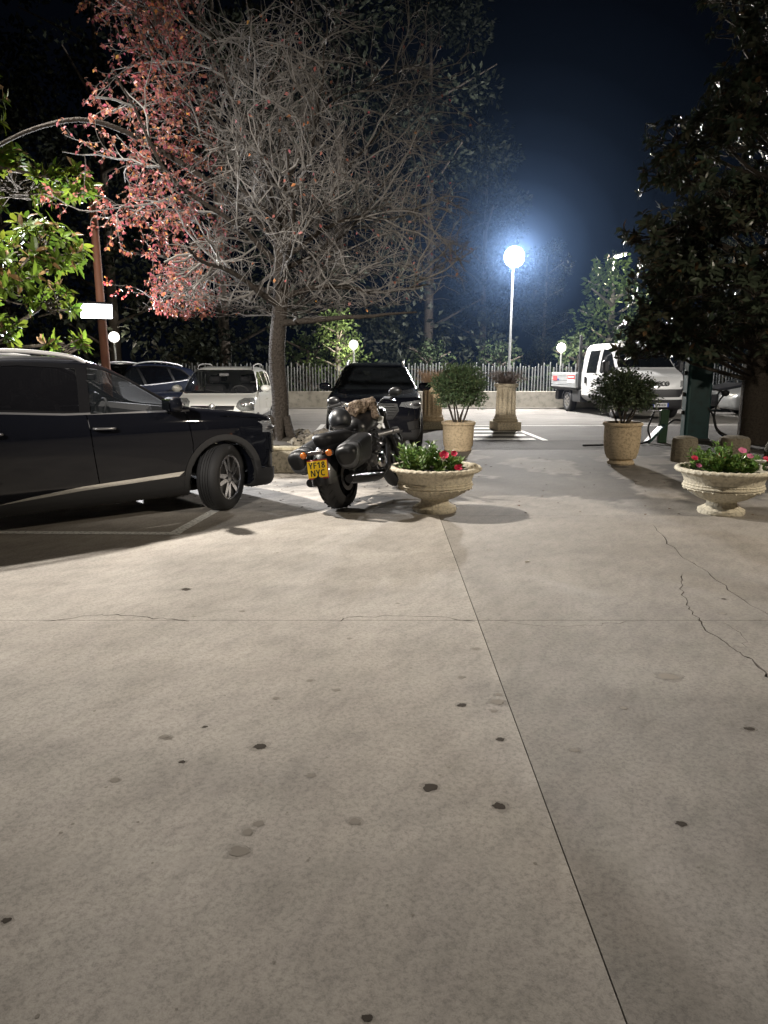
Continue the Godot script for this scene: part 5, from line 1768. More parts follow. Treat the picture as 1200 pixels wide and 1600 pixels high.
	blob(func(p: Vector3) -> float: return smin(smax(capsule(p, Vector3(-0.18, 0.8, 0), Vector3(0.15, 0.77, 0), 0.125, 0.15), p.y - 0.84, 0.06), smax(capsule(p, Vector3(0.22, 0.74, 0), Vector3(0.5, 0.72, 0), 0.17, 0.13), p.y - 0.8, 0.06), 0.08), Vector3(-0.35, 0.6, -0.22), Vector3(0.68, 0.95, 0.22), 0.026, g)
	part("seat", g, mat(0.01, 0.01, 0.011, 0.5, 0.0, 0.35), b)
	g = Geo.new()
	blob(func(p: Vector3) -> float: return smin(capsule(p * Vector3(1, 1, 0.85), Vector3(0.68, 0.83, 0), Vector3(1.0, 0.93, 0), 0.13, 0.155), capsule(p, Vector3(1.0, 0.92, 0), Vector3(1.16, 0.95, 0), 0.12, 0.09), 0.08), Vector3(0.5, 0.62, -0.22), Vector3(1.3, 1.12, 0.22), 0.028, g)
	part("fuel_tank", g, gloss, b)
	g = Geo.new()
	g.box(Vector3(0.5, 0.24, 0.3), Transform3D(Basis(), Vector3(0.8, 0.38, 0)), 0.05)
	g.box(Vector3(0.34, 0.24, 0.2), Transform3D(Basis(), Vector3(0.85, 0.6, 0)), 0.04)
	g.box(Vector3(0.5, 0.22, 0.22), Transform3D(Basis(), Vector3(0.4, 0.58, 0)), 0.05)
	part("engine_block", g, mat(0.03, 0.03, 0.032, 0.4, 0.6), b)
	g = Geo.new()
	for s in [-1, 1]:
		g.tube(smooth_line([Vector3(1.25, 0.9, s * 0.05), Vector3(1.2, 0.55, s * 0.14), Vector3(1.08, 0.25, s * 0.13), Vector3(0.6, 0.22, s * 0.13), Vector3(0.45, 0.5, s * 0.12)], 5), 0.018, 8)
	part("frame", g, matt, b).set_meta("kind", "stuff")
	g = Geo.new()
	g.lathe([Vector2(0.0, 0.0), Vector2(0.07, 0.01), Vector2(0.1, 0.06), Vector2(0.105, 0.14), Vector2(0.09, 0.16), Vector2(0.0, 0.17)], 24, Transform3D(Basis(Vector3.BACK, -PI / 2), Vector3(1.3, 0.93, 0)))
	part("headlamp", g, gloss, b)
	g = Geo.new()
	g.box(Vector3(0.16, 0.05, 0.24), Transform3D(Basis(), Vector3(1.25, 1.01, 0)), 0.02)
	g.lathe([Vector2(0.0, 0.05), Vector2(0.055, 0.045), Vector2(0.06, 0.0)], 18, Transform3D(Basis(Vector3.BACK, 0.5), Vector3(1.2, 1.05, 0)))
	part("instruments", g, gloss, b)
	g = Geo.new()
	g.tube(smooth_line([Vector3(0.62, 0.3, -0.14), Vector3(0.6, 0.15, -0.24), Vector3(0.57, 0.0, -0.33)], 4), 0.014, 7)
	part("side_stand", g, matt, b)
	g = Geo.new()
	for k in 3:
		g.tube([Vector3(0.55 + k * 0.02, 0.84 + k * 0.035, -0.22 - k * 0.012), Vector3(0.72 + k * 0.02, 0.93 + k * 0.035, -0.25 - k * 0.012)], 0.01, 7)
	part("chrome_bars", g, chrome, b).set_meta("kind", "stuff")
	g = Geo.new()
	g.box(Vector3(0.02, 0.09, 0.065), Transform3D(Basis(Vector3.RIGHT, 0.3), Vector3(0.95, 0.88, 0.21)), 0.006)
	g.tube([Vector3(0.95, 0.82, 0.2), Vector3(0.93, 0.79, 0.17)], 0.025, 8)
	part("white_tag", g, mat(0.6, 0.6, 0.57, 0.6), b)
	# what lies on the bike
	g = Geo.new()
	blob(func(p: Vector3) -> float:
		var d := (p / Vector3(0.15, 0.135, 0.128)).length() - 1.0
		return smax(d * 0.13, -p.y - 0.085 - p.x * 0.25, 0.02), Vector3(-0.18, -0.15, -0.16), Vector3(0.18, 0.17, 0.16), 0.02, g)
	var hel := tag(part("crash_helmet", g, mat(0.014, 0.015, 0.017, 0.42), self, place * Transform3D(Basis(Vector3.UP, 0.5), Vector3(0.33, 0.95, -0.02))), "matt black crash helmet resting on the motorcycle seat", "helmet")
	g = Geo.new()
	g.tube(smooth_line([Vector3(-0.1, -0.11, -0.12), Vector3(0.0, -0.1, -0.135), Vector3(0.12, -0.02, -0.1)], 4), 0.008, 6)
	part("rim_seal", g, mat(0.01, 0.01, 0.01, 0.7), hel)
	var camo := StandardMaterial3D.new()
	camo.roughness = 0.9
	rough_surface(camo, noise_tex(noise(77, 0.05, FastNoiseLite.TYPE_SIMPLEX, 3), 256, [[0.0, Color(0.16, 0.13, 0.1)], [0.42, Color(0.2, 0.16, 0.12)], [0.44, lin(0.2, 0.135, 0.09)], [0.54, lin(0.22, 0.15, 0.1)], [0.56, lin(0.06, 0.04, 0.028)], [0.7, lin(0.25, 0.2, 0.15)], [1.0, lin(0.12, 0.09, 0.06)]]), 2.2)
	g = Geo.new()
	var crumple := noise(91, 6.5, FastNoiseLite.TYPE_SIMPLEX_SMOOTH, 2)
	blob(func(p: Vector3) -> float: return smin(capsule(p, Vector3(-0.14, 0.0, -0.02), Vector3(0.16, 0.03, 0.06), 0.085, 0.075), capsule(p, Vector3(0.08, 0.05, 0.1), Vector3(0.02, -0.13, 0.17), 0.06, 0.04), 0.05) + 0.04 * crumple.get_noise_3dv(p * 1.3), Vector3(-0.28, -0.24, -0.17), Vector3(0.3, 0.18, 0.26), 0.018, g)
	tag(part("camouflage_jacket", g, camo, self, place * Transform3D(Basis(), Vector3(0.82, 1.06, 0.03))), "crumpled brown camouflage cloth bundled on the motorcycle tank", "jacket")
func leaf(length: float, width: float, fold: float, fine := false) -> ArrayMesh:  # grows along +z from its stalk, upper face +y
	var g := Geo.new()
	g.coloured = true
	var stops := [[0.0, 0.0], [0.18, 0.55], [0.45, 1.0], [0.75, 0.75], [1.0, 0.0]] if fine else [[0.0, 0.05], [0.45, 1.0], [1.0, 0.0]]
	for i in stops.size() - 1:
		for s in [-1.0, 1.0]:
			var z0: float = stops[i][0] * length
			var z1: float = stops[i + 1][0] * length
			var d0: float = -0.35 * stops[i][0] * stops[i][0] * length * 0.6
			var d1: float = -0.35 * stops[i + 1][0] * stops[i + 1][0] * length * 0.6
			var w0: float = stops[i][1] * width * 0.5
			var w1: float = stops[i + 1][1] * width * 0.5
			var a := Vector3(0, d0, z0)
			var b := Vector3(0, d1, z1)
			var c := Vector3(s * w1, d1 + w1 * fold, z1)
			var d := Vector3(s * w0, d0 + w0 * fold, z0)
			if w0 > 0.0 and w1 > 0.0:
				g.poly([a, b, c, d], Vector3.UP)
			elif w1 > 0.0:
				g.poly([a, b, c], Vector3.UP)
			else:
				g.poly([a, b, d], Vector3.UP)
	return g.mesh()

func leaf_material(r: float, gg: float, b: float, rough: float, through: float, spec := 0.5) -> StandardMaterial3D:
	var m := StandardMaterial3D.new()
	m.albedo_color = lin(r, gg, b)
	m.roughness = rough
	m.metallic_specular = spec
	m.vertex_color_use_as_albedo = true
	if through > 0.0:
		m.backlight_enabled = true
		m.backlight = Color(through, through, through)
	return m

func facing(dir: Vector3, roll: float, size: float) -> Basis:  # +z along dir
	var up := Vector3.UP if absf(dir.y) < 0.95 else Vector3.RIGHT
	var x := up.cross(dir).normalized()
	var y := dir.cross(x)
	return (Basis(x, y, dir) * Basis(Vector3.BACK, roll)).scaled(Vector3.ONE * size)

func rand_dir(r: RandomNumberGenerator, low := -1.0) -> Vector3:
	var y := r.randf_range(low, 1.0)
	var a := r.randf() * TAU
	var k := sqrt(1.0 - y * y)
	return Vector3(cos(a) * k, y, sin(a) * k)

var stone_tex := []

func stone(r: float, g: float, b: float, sd: int, scale := 3.0, relief := 0.6) -> StandardMaterial3D:
	if stone_tex.is_empty():
		for k in 3:
			stone_tex.append([noise_tex(noise(101 + k * 7, 0.02, FastNoiseLite.TYPE_SIMPLEX, 5), 512, [[0.0, 0.35], [0.3, 0.72], [0.5, 0.95], [1.0, 1.0]]), noise_tex(noise(102 + k * 7, 0.06, FastNoiseLite.TYPE_SIMPLEX, 5), 256, [])])
	var pair: Array = stone_tex[sd % 3]
	var m := StandardMaterial3D.new()
	m.albedo_color = lin(r, g, b)
	m.roughness = 0.85
	m.metallic_specular = 0.3
	return rough_surface(m, pair[0], scale, pair[1], relief)

func urn(label: String, at: Vector3, turn: float, m: Material) -> void:
	var u := thing("stone_urn", label, "planter", at, turn, "wide stone urns with flowers")
	var g := Geo.new()
	g.lathe([Vector2(0.0, 0.0), Vector2(0.228, 0.0), Vector2(0.238, 0.018), Vector2(0.234, 0.048), Vector2(0.205, 0.064), Vector2(0.175, 0.075), Vector2(0.152, 0.1), Vector2(0.148, 0.13), Vector2(0.165, 0.145)], 48)
	part("pedestal", g, m, u)
	var gadroon := func(a: float, y: float) -> float: return 1.0 + 0.022 * absf(sin(a * 12.0)) * clampf((y - 0.14) / 0.05, 0.0, 1.0)
	g = Geo.new()
	g.lathe([Vector2(0.15, 0.14), Vector2(0.185, 0.145), Vector2(0.25, 0.172), Vector2(0.315, 0.212), Vector2(0.36, 0.258)], 192, Transform3D(), gadroon)
	part("gadrooned_bowl", g, m, u)
	g = Geo.new()
	var wave := func(a: float, y: float) -> float: return 1.0 + 0.006 * sin(a * 9.0 + y * 40.0)
	g.lathe([Vector2(0.355, 0.256), Vector2(0.388, 0.26), Vector2(0.397, 0.27), Vector2(0.388, 0.279), Vector2(0.392, 0.283), Vector2(0.408, 0.292), Vector2(0.404, 0.304), Vector2(0.392, 0.31), Vector2(0.4, 0.322), Vector2(0.39, 0.332)], 96, Transform3D(), wave)
	part("moulded_band", g, m, u)
	g = Geo.new()
	for k in 24:
		var a := TAU * k / 24
		g.ball(Vector3(cos(a) * 0.372, 0.262, sin(a) * 0.372), Vector3(0.032, 0.016, 0.022), 10, 6, Basis(Vector3.UP, -a))
	part("gadroon_tips", g, m, u).set_meta("kind", "stuff")
	g = Geo.new()
	g.lathe([Vector2(0.388, 0.33), Vector2(0.405, 0.38), Vector2(0.432, 0.43), Vector2(0.452, 0.452), Vector2(0.44, 0.462)], 72)
	g.lathe([Vector2(0.43, 0.47), Vector2(0.425, 0.43), Vector2(0.4, 0.4)], 72)
	part("upper_bowl", g, m, u)
	g = Geo.new()
	var rows := []
	for k in 144:
		var a := TAU * k / 144
		var row := []
		for j in 12:
			var b := TAU * j / 12
			var twist := 1.0 + 0.13 * sin(a * 36.0 + b * 1.0)
			row.append(Vector3(cos(a) * (0.464 + cos(b) * 0.032 * twist), 0.468 + sin(b) * 0.026 * twist, sin(a) * (0.464 + cos(b) * 0.032 * twist)))
		rows.append(row)
	rows.append(rows[0])
	g.grid(rows, true)
	part("rope_rim", g, m, u)
	g = Geo.new()
	var pts := []
	for k in 24:
		pts.append(Vector3(cos(TAU * k / 24) * 0.425, 0.425, sin(TAU * k / 24) * 0.425))
	g.poly(pts, Vector3.UP)
	part("soil", g, mat(0.025, 0.018, 0.012, 0.95), u)

func flower(at: Transform3D, m: Material, parent: Node3D) -> void:
	var g := Geo.new()
	g.coloured = true
	for k in 5:
		var a := TAU * k / 5
		var rows := []
		for i in 4:
			var t := i / 3.0
			var w: float = [0.006, 0.024, 0.028, 0.006][i]
			var row := []
			for j in 3:
				row.append(Basis(Vector3.UP, a) * Vector3((j - 1) * w, 0.012 * t * t + absf(j - 1) * 0.004, 0.006 + 0.04 * t))
			rows.append(row)
		g.grid(rows, false, Vector3(0, -1, 0))
	part("flower", g, m, parent, at)

func flowering_plant(label: String, at: Vector3, sd: int, red: Material, spots: Array) -> void:
	var r := RandomNumberGenerator.new()
	r.seed = sd
	var t := thing("flowering_plant", label, "plant", at, 0.0, "flowers planted in the stone urns")
	var stems := Geo.new()
	var places := []
	var tint := []
	for k in 120:
		var a := r.randf() * TAU
		var d := sqrt(r.randf()) * 0.3
		var base := Vector3(cos(a) * d, 0.0, sin(a) * d)
		var tip := base * 1.2 + Vector3(r.randf_range(-0.05, 0.05), r.randf_range(0.12, 0.29) * (1.0 - d * 0.9) * (1.25 if base.x < 0.02 else 0.85), r.randf_range(-0.05, 0.05))
		stems.tube([base, tip], 0.003, 4, false)
		for m in 17:
			var u := 0.25 + 0.75 * m / 17.0
			var dir := (rand_dir(r, -0.1) + (tip - base).normalized() * 0.5).normalized()
			places.append(Transform3D(facing(dir, r.randf_range(-0.6, 0.6), r.randf_range(0.75, 1.35)), base.lerp(tip, u)))
			var v := r.randf_range(0.6, 1.25)
			tint.append(Color(v * r.randf_range(0.8, 1.25), v, v * 0.9))
	part("stems", stems, mat(0.05, 0.08, 0.025, 0.7), t).set_meta("kind", "stuff")
	scatter("foliage", leaf(0.066, 0.028, 0.3), leaf_material(0.14, 0.24, 0.06, 0.38, 0.5), places, t, tint)
	for s in spots:
		flower(Transform3D(Basis(Vector3.RIGHT, 0.9 + r.randf_range(-0.4, 0.3)) * Basis(Vector3.UP, r.randf() * 3.0), s[0]).scaled_local(Vector3.ONE * s[1]), s[2] if s.size() > 2 else red, t)

func round_bush(called: String, label: String, at: Vector3, radius: Vector3, stem: float, sd: int, count: int, colour: Material, group: String) -> void:
	var r := RandomNumberGenerator.new()
	r.seed = sd
	var t := thing(called, label, "bush", at, 0.0, group)
	var wood := Geo.new()
	var twig := Geo.new()
	var places := []
	var tint := []
	var bump := noise(sd, 1.6, FastNoiseLite.TYPE_SIMPLEX_SMOOTH, 2)
	var mid := Vector3(0, stem + radius.y * 0.92, 0)
	for k in 7:
		var a := TAU * k / 7 + r.randf_range(-0.3, 0.3)
		var out := Vector3(cos(a) * radius.x * 0.42, stem + radius.y * 0.6, sin(a) * radius.z * 0.42)
		wood.tube(smooth_line([Vector3(cos(a) * 0.03, 0, sin(a) * 0.03), Vector3(cos(a) * 0.08 + r.randf_range(-0.03, 0.03), stem * 0.55, sin(a) * 0.08), out], 4), [0.022, 0.021, 0.02, 0.019, 0.018, 0.016, 0.014, 0.013, 0.012], 6)
		for m in 14:
			var d := rand_dir(r, -0.5)
			twig.tube([out.lerp(Vector3(0, stem * 0.7, 0), r.randf() * 0.4), mid + d * radius * r.randf_range(0.5, 0.95)], [0.007, 0.002], 4, false)
	part("stem", wood, mat(0.05, 0.04, 0.03, 0.85), t)
	part("twigs", twig, mat(0.06, 0.05, 0.035, 0.85), t).set_meta("kind", "stuff")
	for k in count:
		var d := rand_dir(r, -0.75)
		var reach := 0.82 + 0.5 * bump.get_noise_3dv(d * 1.1)
		var p := mid + d * radius * reach * pow(r.randf(), 0.3)
		if p.y < stem * 0.55:
			continue
		var dir := (d + rand_dir(r) * 0.9 + Vector3.UP * 0.3).normalized()
		places.append(Transform3D(facing(dir, r.randf_range(-1.0, 1.0), r.randf_range(0.7, 1.3)), p))
		var v := r.randf_range(0.6, 1.35)
		tint.append(Color(v * r.randf_range(0.85, 1.2), v, v * r.randf_range(0.8, 1.1)))
	scatter("foliage", leaf(0.052, 0.027, 0.25), colour, places, t, tint)

func dry_plant(label: String, at: Vector3, sd: int, brown: Color, w: float) -> void:
	var r := RandomNumberGenerator.new()
	r.seed = sd
	var t := thing("dry_plant", label, "plant", at, 0.0, "withered plants on the column planters")
	var g := Geo.new()
	for k in 170:
		var a := r.randf() * TAU
		var d := Vector3(cos(a), 0, sin(a))
		var h := r.randf_range(0.08, 0.3)
		var p0 := d * r.randf() * 0.12
		var p1 := p0 + d * r.randf_range(0.05, w) * 0.6 + Vector3.UP * h
		var p2 := p1 + d * r.randf_range(0.02, 0.14) + Vector3(r.randf_range(-0.1, 0.1), r.randf_range(-0.08, 0.12), r.randf_range(-0.1, 0.1))
		g.tube([p0, p1, p2], [0.006, 0.004, 0.002], 4, false)
		for m in 4:
			var q := p1.lerp(p2, r.randf())
			g.tube([q, q + rand_dir(r, -0.2) * r.randf_range(0.04, 0.12)], [0.004, 0.002], 3, false)
	var o := part("dry_stems", g, mat(brown.r, brown.g, brown.b, 0.9), t)
	o.set_meta("kind", "stuff")

func clay_pot(label: String, at: Vector3, prof: Array, soil_y: float, soil_r: float, m: Material) -> void:
	var t := thing("terracotta_pot", label, "pot", at, 0.0, "terracotta pots with round bushes")
	var g := Geo.new()
	g.lathe(prof, 48)
	part("pot", g, m, t)
	g = Geo.new()
	var pts := []
	for k in 24:
		pts.append(Vector3(cos(TAU * k / 24) * soil_r, soil_y, sin(TAU * k / 24) * soil_r))
	g.poly(pts, Vector3.UP)
	part("soil", g, mat(0.025, 0.018, 0.012, 0.95), t)

func column_planter(label: String, at: Vector3, m: Material, base: Material) -> void:
	var t := thing("column_planter", label, "planter", at, 0.2, "fluted column planters")
	var g := Geo.new()
	g.box(Vector3(0.62, 0.2, 0.62), Transform3D(Basis(), Vector3(0, 0.1, 0)), 0.015)
	part("plinth", g, base, t)
	g = Geo.new()
	g.lathe([Vector2(0.26, 0.2), Vector2(0.3, 0.205), Vector2(0.315, 0.235), Vector2(0.3, 0.265), Vector2(0.275, 0.27), Vector2(0.275, 0.29), Vector2(0.29, 0.3), Vector2(0.285, 0.33), Vector2(0.26, 0.335)], 48)
	part("base_moulding", g, m, t)
	g = Geo.new()
	var prof := [Vector2(0.262, 0.33), Vector2(0.262, 0.36), Vector2(0.262, 0.4), Vector2(0.25, 0.98), Vector2(0.25, 1.02), Vector2(0.25, 1.06)]
	var flute := func(a: float, y: float) -> float: return 1.0 - 0.16 * pow(absf(sin(a * 7.0)), 0.6) * smoothstep(0.35, 0.4, y) * smoothstep(1.03, 0.98, y)
	g.lathe(prof, 160, Transform3D(), flute)
	part("fluted_shaft", g, m, t)
	g = Geo.new()
	g.lathe([Vector2(0.25, 1.055), Vector2(0.29, 1.065), Vector2(0.305, 1.09), Vector2(0.3, 1.13), Vector2(0.28, 1.14), Vector2(0.24, 1.135), Vector2(0.23, 1.09), Vector2(0.0, 1.09)], 48)
	part("rim", g, m, t)

func planters() -> void:
	var cream := stone(0.67, 0.605, 0.47, 101, 2.2, 0.5)
	var clay := stone(0.6, 0.48, 0.32, 111, 1.6, 0.5)
	var dull := stone(0.3, 0.27, 0.2, 121, 2.0, 0.6)
	var fawn := stone(0.68, 0.59, 0.44, 112, 1.6, 0.5)
	urn("stone urn of flowers beside the motorcycle, standing on the slab joint", Vector3(0.55, 0, -7.85), 0.1, cream)
	urn("stone urn of flowers at the right edge of the yard, by the stone blocks", Vector3(3.6, 0, -7.72), 0.4, stone(0.62, 0.57, 0.45, 103, 1.7, 0.7))
	var red := leaf_material(0.55, 0.012, 0.06, 0.5, 0.4)
	var pink := leaf_material(0.62, 0.16, 0.3, 0.5, 0.4)
	var pale := leaf_material(0.75, 0.66, 0.62, 0.5, 0.4)
	flowering_plant("leafy green plant with red flowers in the urn by the motorcycle", Vector3(0.5, 0.42, -7.85), 5, red, [[Vector3(0.13, 0.2, 0.16), 1.15], [Vector3(0.24, 0.21, 0.1), 0.8], [Vector3(0.27, 0.08, 0.27), 1.0], [Vector3(0.12, 0.165, 0.19), 0.6, pale], [Vector3(0.3, 0.1, 0.2), 0.5]])
	flowering_plant("darker flowering plant with pink and red blooms in the right-hand urn", Vector3(3.62, 0.42, -7.74), 9, red, [[Vector3(-0.14, 0.19, 0.17), 1.0], [Vector3(0.12, 0.25, 0.08), 0.95, pink], [Vector3(0.17, 0.2, 0.15), 0.8, pink], [Vector3(-0.36, 0.17, 0.05), 0.8], [Vector3(0.35, 0.17, 0.14), 0.8], [Vector3(-0.34, 0.1, 0.12), 0.7, pink], [Vector3(0.05, 0.12, 0.28), 0.5, pale]])
	clay_pot("smaller clay pot with a straight side, behind the left urn", Vector3(1.38, 0, -13.7), [Vector2(0.0, 0.0), Vector2(0.24, 0.0), Vector2(0.255, 0.02), Vector2(0.25, 0.06), Vector2(0.27, 0.09), Vector2(0.285, 0.3), Vector2(0.29, 0.46), Vector2(0.3, 0.475), Vector2(0.318, 0.49), Vector2(0.318, 0.53), Vector2(0.29, 0.54), Vector2(0.27, 0.53), Vector2(0.265, 0.45)], 0.46, 0.265, clay)
	clay_pot("larger clay pot with a foot ring, left of the teal column", Vector3(3.8, 0, -11.75), [Vector2(0.0, 0.0), Vector2(0.2, 0.0), Vector2(0.212, 0.02), Vector2(0.205, 0.05), Vector2(0.18, 0.065), Vector2(0.19, 0.085), Vector2(0.225, 0.1), Vector2(0.258, 0.18), Vector2(0.278, 0.32), Vector2(0.285, 0.48), Vector2(0.282, 0.59), Vector2(0.285, 0.61), Vector2(0.308, 0.62), Vector2(0.312, 0.645), Vector2(0.3, 0.665), Vector2(0.275, 0.665), Vector2(0.265, 0.58)], 0.6, 0.265, clay)
	var olive := leaf_material(0.085, 0.13, 0.065, 0.4, 0.3)
	round_bush("potted_bush", "rounded dense green bush in the smaller clay pot", Vector3(1.38, 0.46, -13.7), Vector3(0.58, 0.5, 0.55), 0.22, 31, 8500, olive, "round bushes in clay pots")
	round_bush("potted_bush", "wide dark green bush in the larger clay pot, before the truck", Vector3(3.8, 0.6, -11.75), Vector3(0.56, 0.4, 0.52), 0.16, 37, 7000, leaf_material(0.075, 0.105, 0.06, 0.4, 0.3), "round bushes in clay pots")
	column_planter("fluted stone column planter on the hatched paint", Vector3(3.05, -0.024, -18.6), fawn, fawn)
	column_planter("second fluted column planter, half hidden behind the left potted bush", Vector3(1.22, -0.024, -18.8), clay, dull)
	dry_plant("withered grey brown plant on the free-standing fluted column", Vector3(3.05, 1.08, -18.6), 51, Color(0.2, 0.16, 0.14), 0.6)
	dry_plant("withered tan plant on the column behind the left bush", Vector3(1.22, 1.08, -18.8), 53, Color(0.36, 0.25, 0.16), 0.5)
	# raised bed round the bare tree
	var w := thing("planter_wall", "low concrete wall of the raised bed under the bare tree", "wall", Vector3.ZERO)
	var pale_stone := stone(0.37, 0.34, 0.27, 131, 1.0, 0.8)
	var g := Geo.new()
	g.box(Vector3(4.3, 0.34, 0.2), Transform3D(Basis(), Vector3(-2.3, 0.17, -10.75)), 0.02)
	part("front_wall", g, pale_stone, w)
	for k in 5:
		g = Geo.new()
		g.box(Vector3(0.855, 0.045, 0.25), Transform3D(Basis(Vector3.UP, rng.randf_range(-0.012, 0.012)), Vector3(-4.02 + k * 0.86, 0.362, -10.75 + rng.randf_range(-0.008, 0.008))), 0.012)
		part("coping_stone", g, stone(0.42, 0.37, 0.26, 135, 1.3, 0.8) if k == 0 else w.get_child(1).material_override, w)
	g = Geo.new()
	g.box(Vector3(0.18, 0.33, 2.1), Transform3D(Basis(), Vector3(-0.27, 0.165, -11.9)), 0.02)
	part("end_wall", g, pale_stone, w)
	g = Geo.new()
	g.box(Vector3(4.3, 0.28, 0.14), Transform3D(Basis(), Vector3(-2.3, 0.14, -12.95)), 0.02)
	part("back_wall", g, pale_stone, w)
	var soil := Geo.new()
	var rows := []
	var lump := noise(141, 1.4, FastNoiseLite.TYPE_SIMPLEX_SMOOTH, 3)
	for i in 20:
		var row := []
		for k in 36:
			var x := -4.4 + k * 4.1 / 35.0
			var z := -10.86 - i * 2.05 / 19.0
			row.append(Vector3(x, 0.3 + 0.07 * lump.get_noise_2d(x, z) + 0.14 * exp(-Vector2(x + 1.62, z + 11.4).length_squared() / 0.5), z))
		rows.append(row)
	soil.grid(rows, false, Vector3(-2.3, -20, -12))
	tag(part("planter_soil", soil, rough_surface(mat(0.06, 0.05, 0.038, 0.95), noise_tex(noise(143, 0.08), 256, [[0.0, 0.4], [1.0, 1.0]]), 1.5), self), "", "", "", "structure")
	var rock_mats := [stone(0.2, 0.18, 0.145, 151, 2.0, 1.0), stone(0.26, 0.235, 0.19, 155, 2.0, 1.0), stone(0.15, 0.135, 0.115, 157, 2.0, 1.0)]
	var spots := [[-1.3, -11.05, 0.1], [-1.08, -11.1, 0.12], [-0.86, -11.05, 0.11], [-0.68, -11.2, 0.15], [-0.45, -11.05, 0.1], [-1.2, -11.4, 0.12], [-0.9, -11.45, 0.15], [-0.55, -11.5, 0.13], [-1.0, -11.85, 0.14], [-0.6, -11.95, 0.12], [-2.05, -11.05, 0.11], [-2.3, -11.15, 0.12], [-1.35, -12.1, 0.13], [-2.5, -11.5, 0.15]]
	for k in spots.size():
		g = Geo.new()
		var nz := noise(200 + k, 1.3, FastNoiseLite.TYPE_SIMPLEX_SMOOTH, 3)
		var rr: float = spots[k][2] * 1.25
		var sq := Vector3(1.25, 0.72, 1.0)
		blob(func(p: Vector3) -> float: return (p / sq).length() - rr * (1.0 + 0.5 * nz.get_noise_3dv(p / rr * 0.9)), -sq * rr * 1.5, sq * rr * 1.5, rr * 0.2, g)
		tag(part("rock", g, rock_mats[k % 3], self, Transform3D(Basis(Vector3.UP, k * 1.7), Vector3(spots[k][0], 0.34 + rr * 0.42, spots[k][1]))), "rough grey brown rock lying in the raised bed beside the bare trunk", "rock", "rocks in the raised bed")
var tree_r := RandomNumberGenerator.new()
var lowest := -100.0

func limb(g: Geo, from: Vector3, dir: Vector3, length: float, rad: float, segs: int, sides: int, wander: float, lift: float, tip := 0.3) -> Array:  # [points, directions]
	var pts := [from]
	var dirs := [dir]
	var radii := [rad]
	var d := dir
	for k in segs:
		d = (d + rand_dir(tree_r) * wander + Vector3.UP * lift).normalized()
		if pts[k].y + d.y * length / segs < lowest:
			d = Vector3(d.x, absf(d.y) * 0.4, d.z).normalized()
		if lowest > -50.0 and k > 1 and (absf(pts[k].x) > 2.85 or pts[k].z > 1.6):
			break
		pts.append(pts[k] + d * length / segs)
		dirs.append(d)
		radii.append(lerpf(rad, rad * tip, float(k + 1) / segs))
	g.tube(pts, radii, sides, false)
	return [pts, dirs]

func split_dir(d: Vector3, spread: float) -> Vector3:
	var s := d.cross(rand_dir(tree_r)).normalized()
	return (d * cos(spread) + s * sin(spread)).normalized()

func in_crown(p: Vector3, slack: float) -> bool:
	var low := 2.35 if p.x < -2.1 else 1.95
	return p.x > -2.85 + slack and p.x < 3.0 - slack and p.z < 1.6 and p.y > low - maxf(0.0, 0.9 - Vector2(p.x, p.z).length()) * 0.5

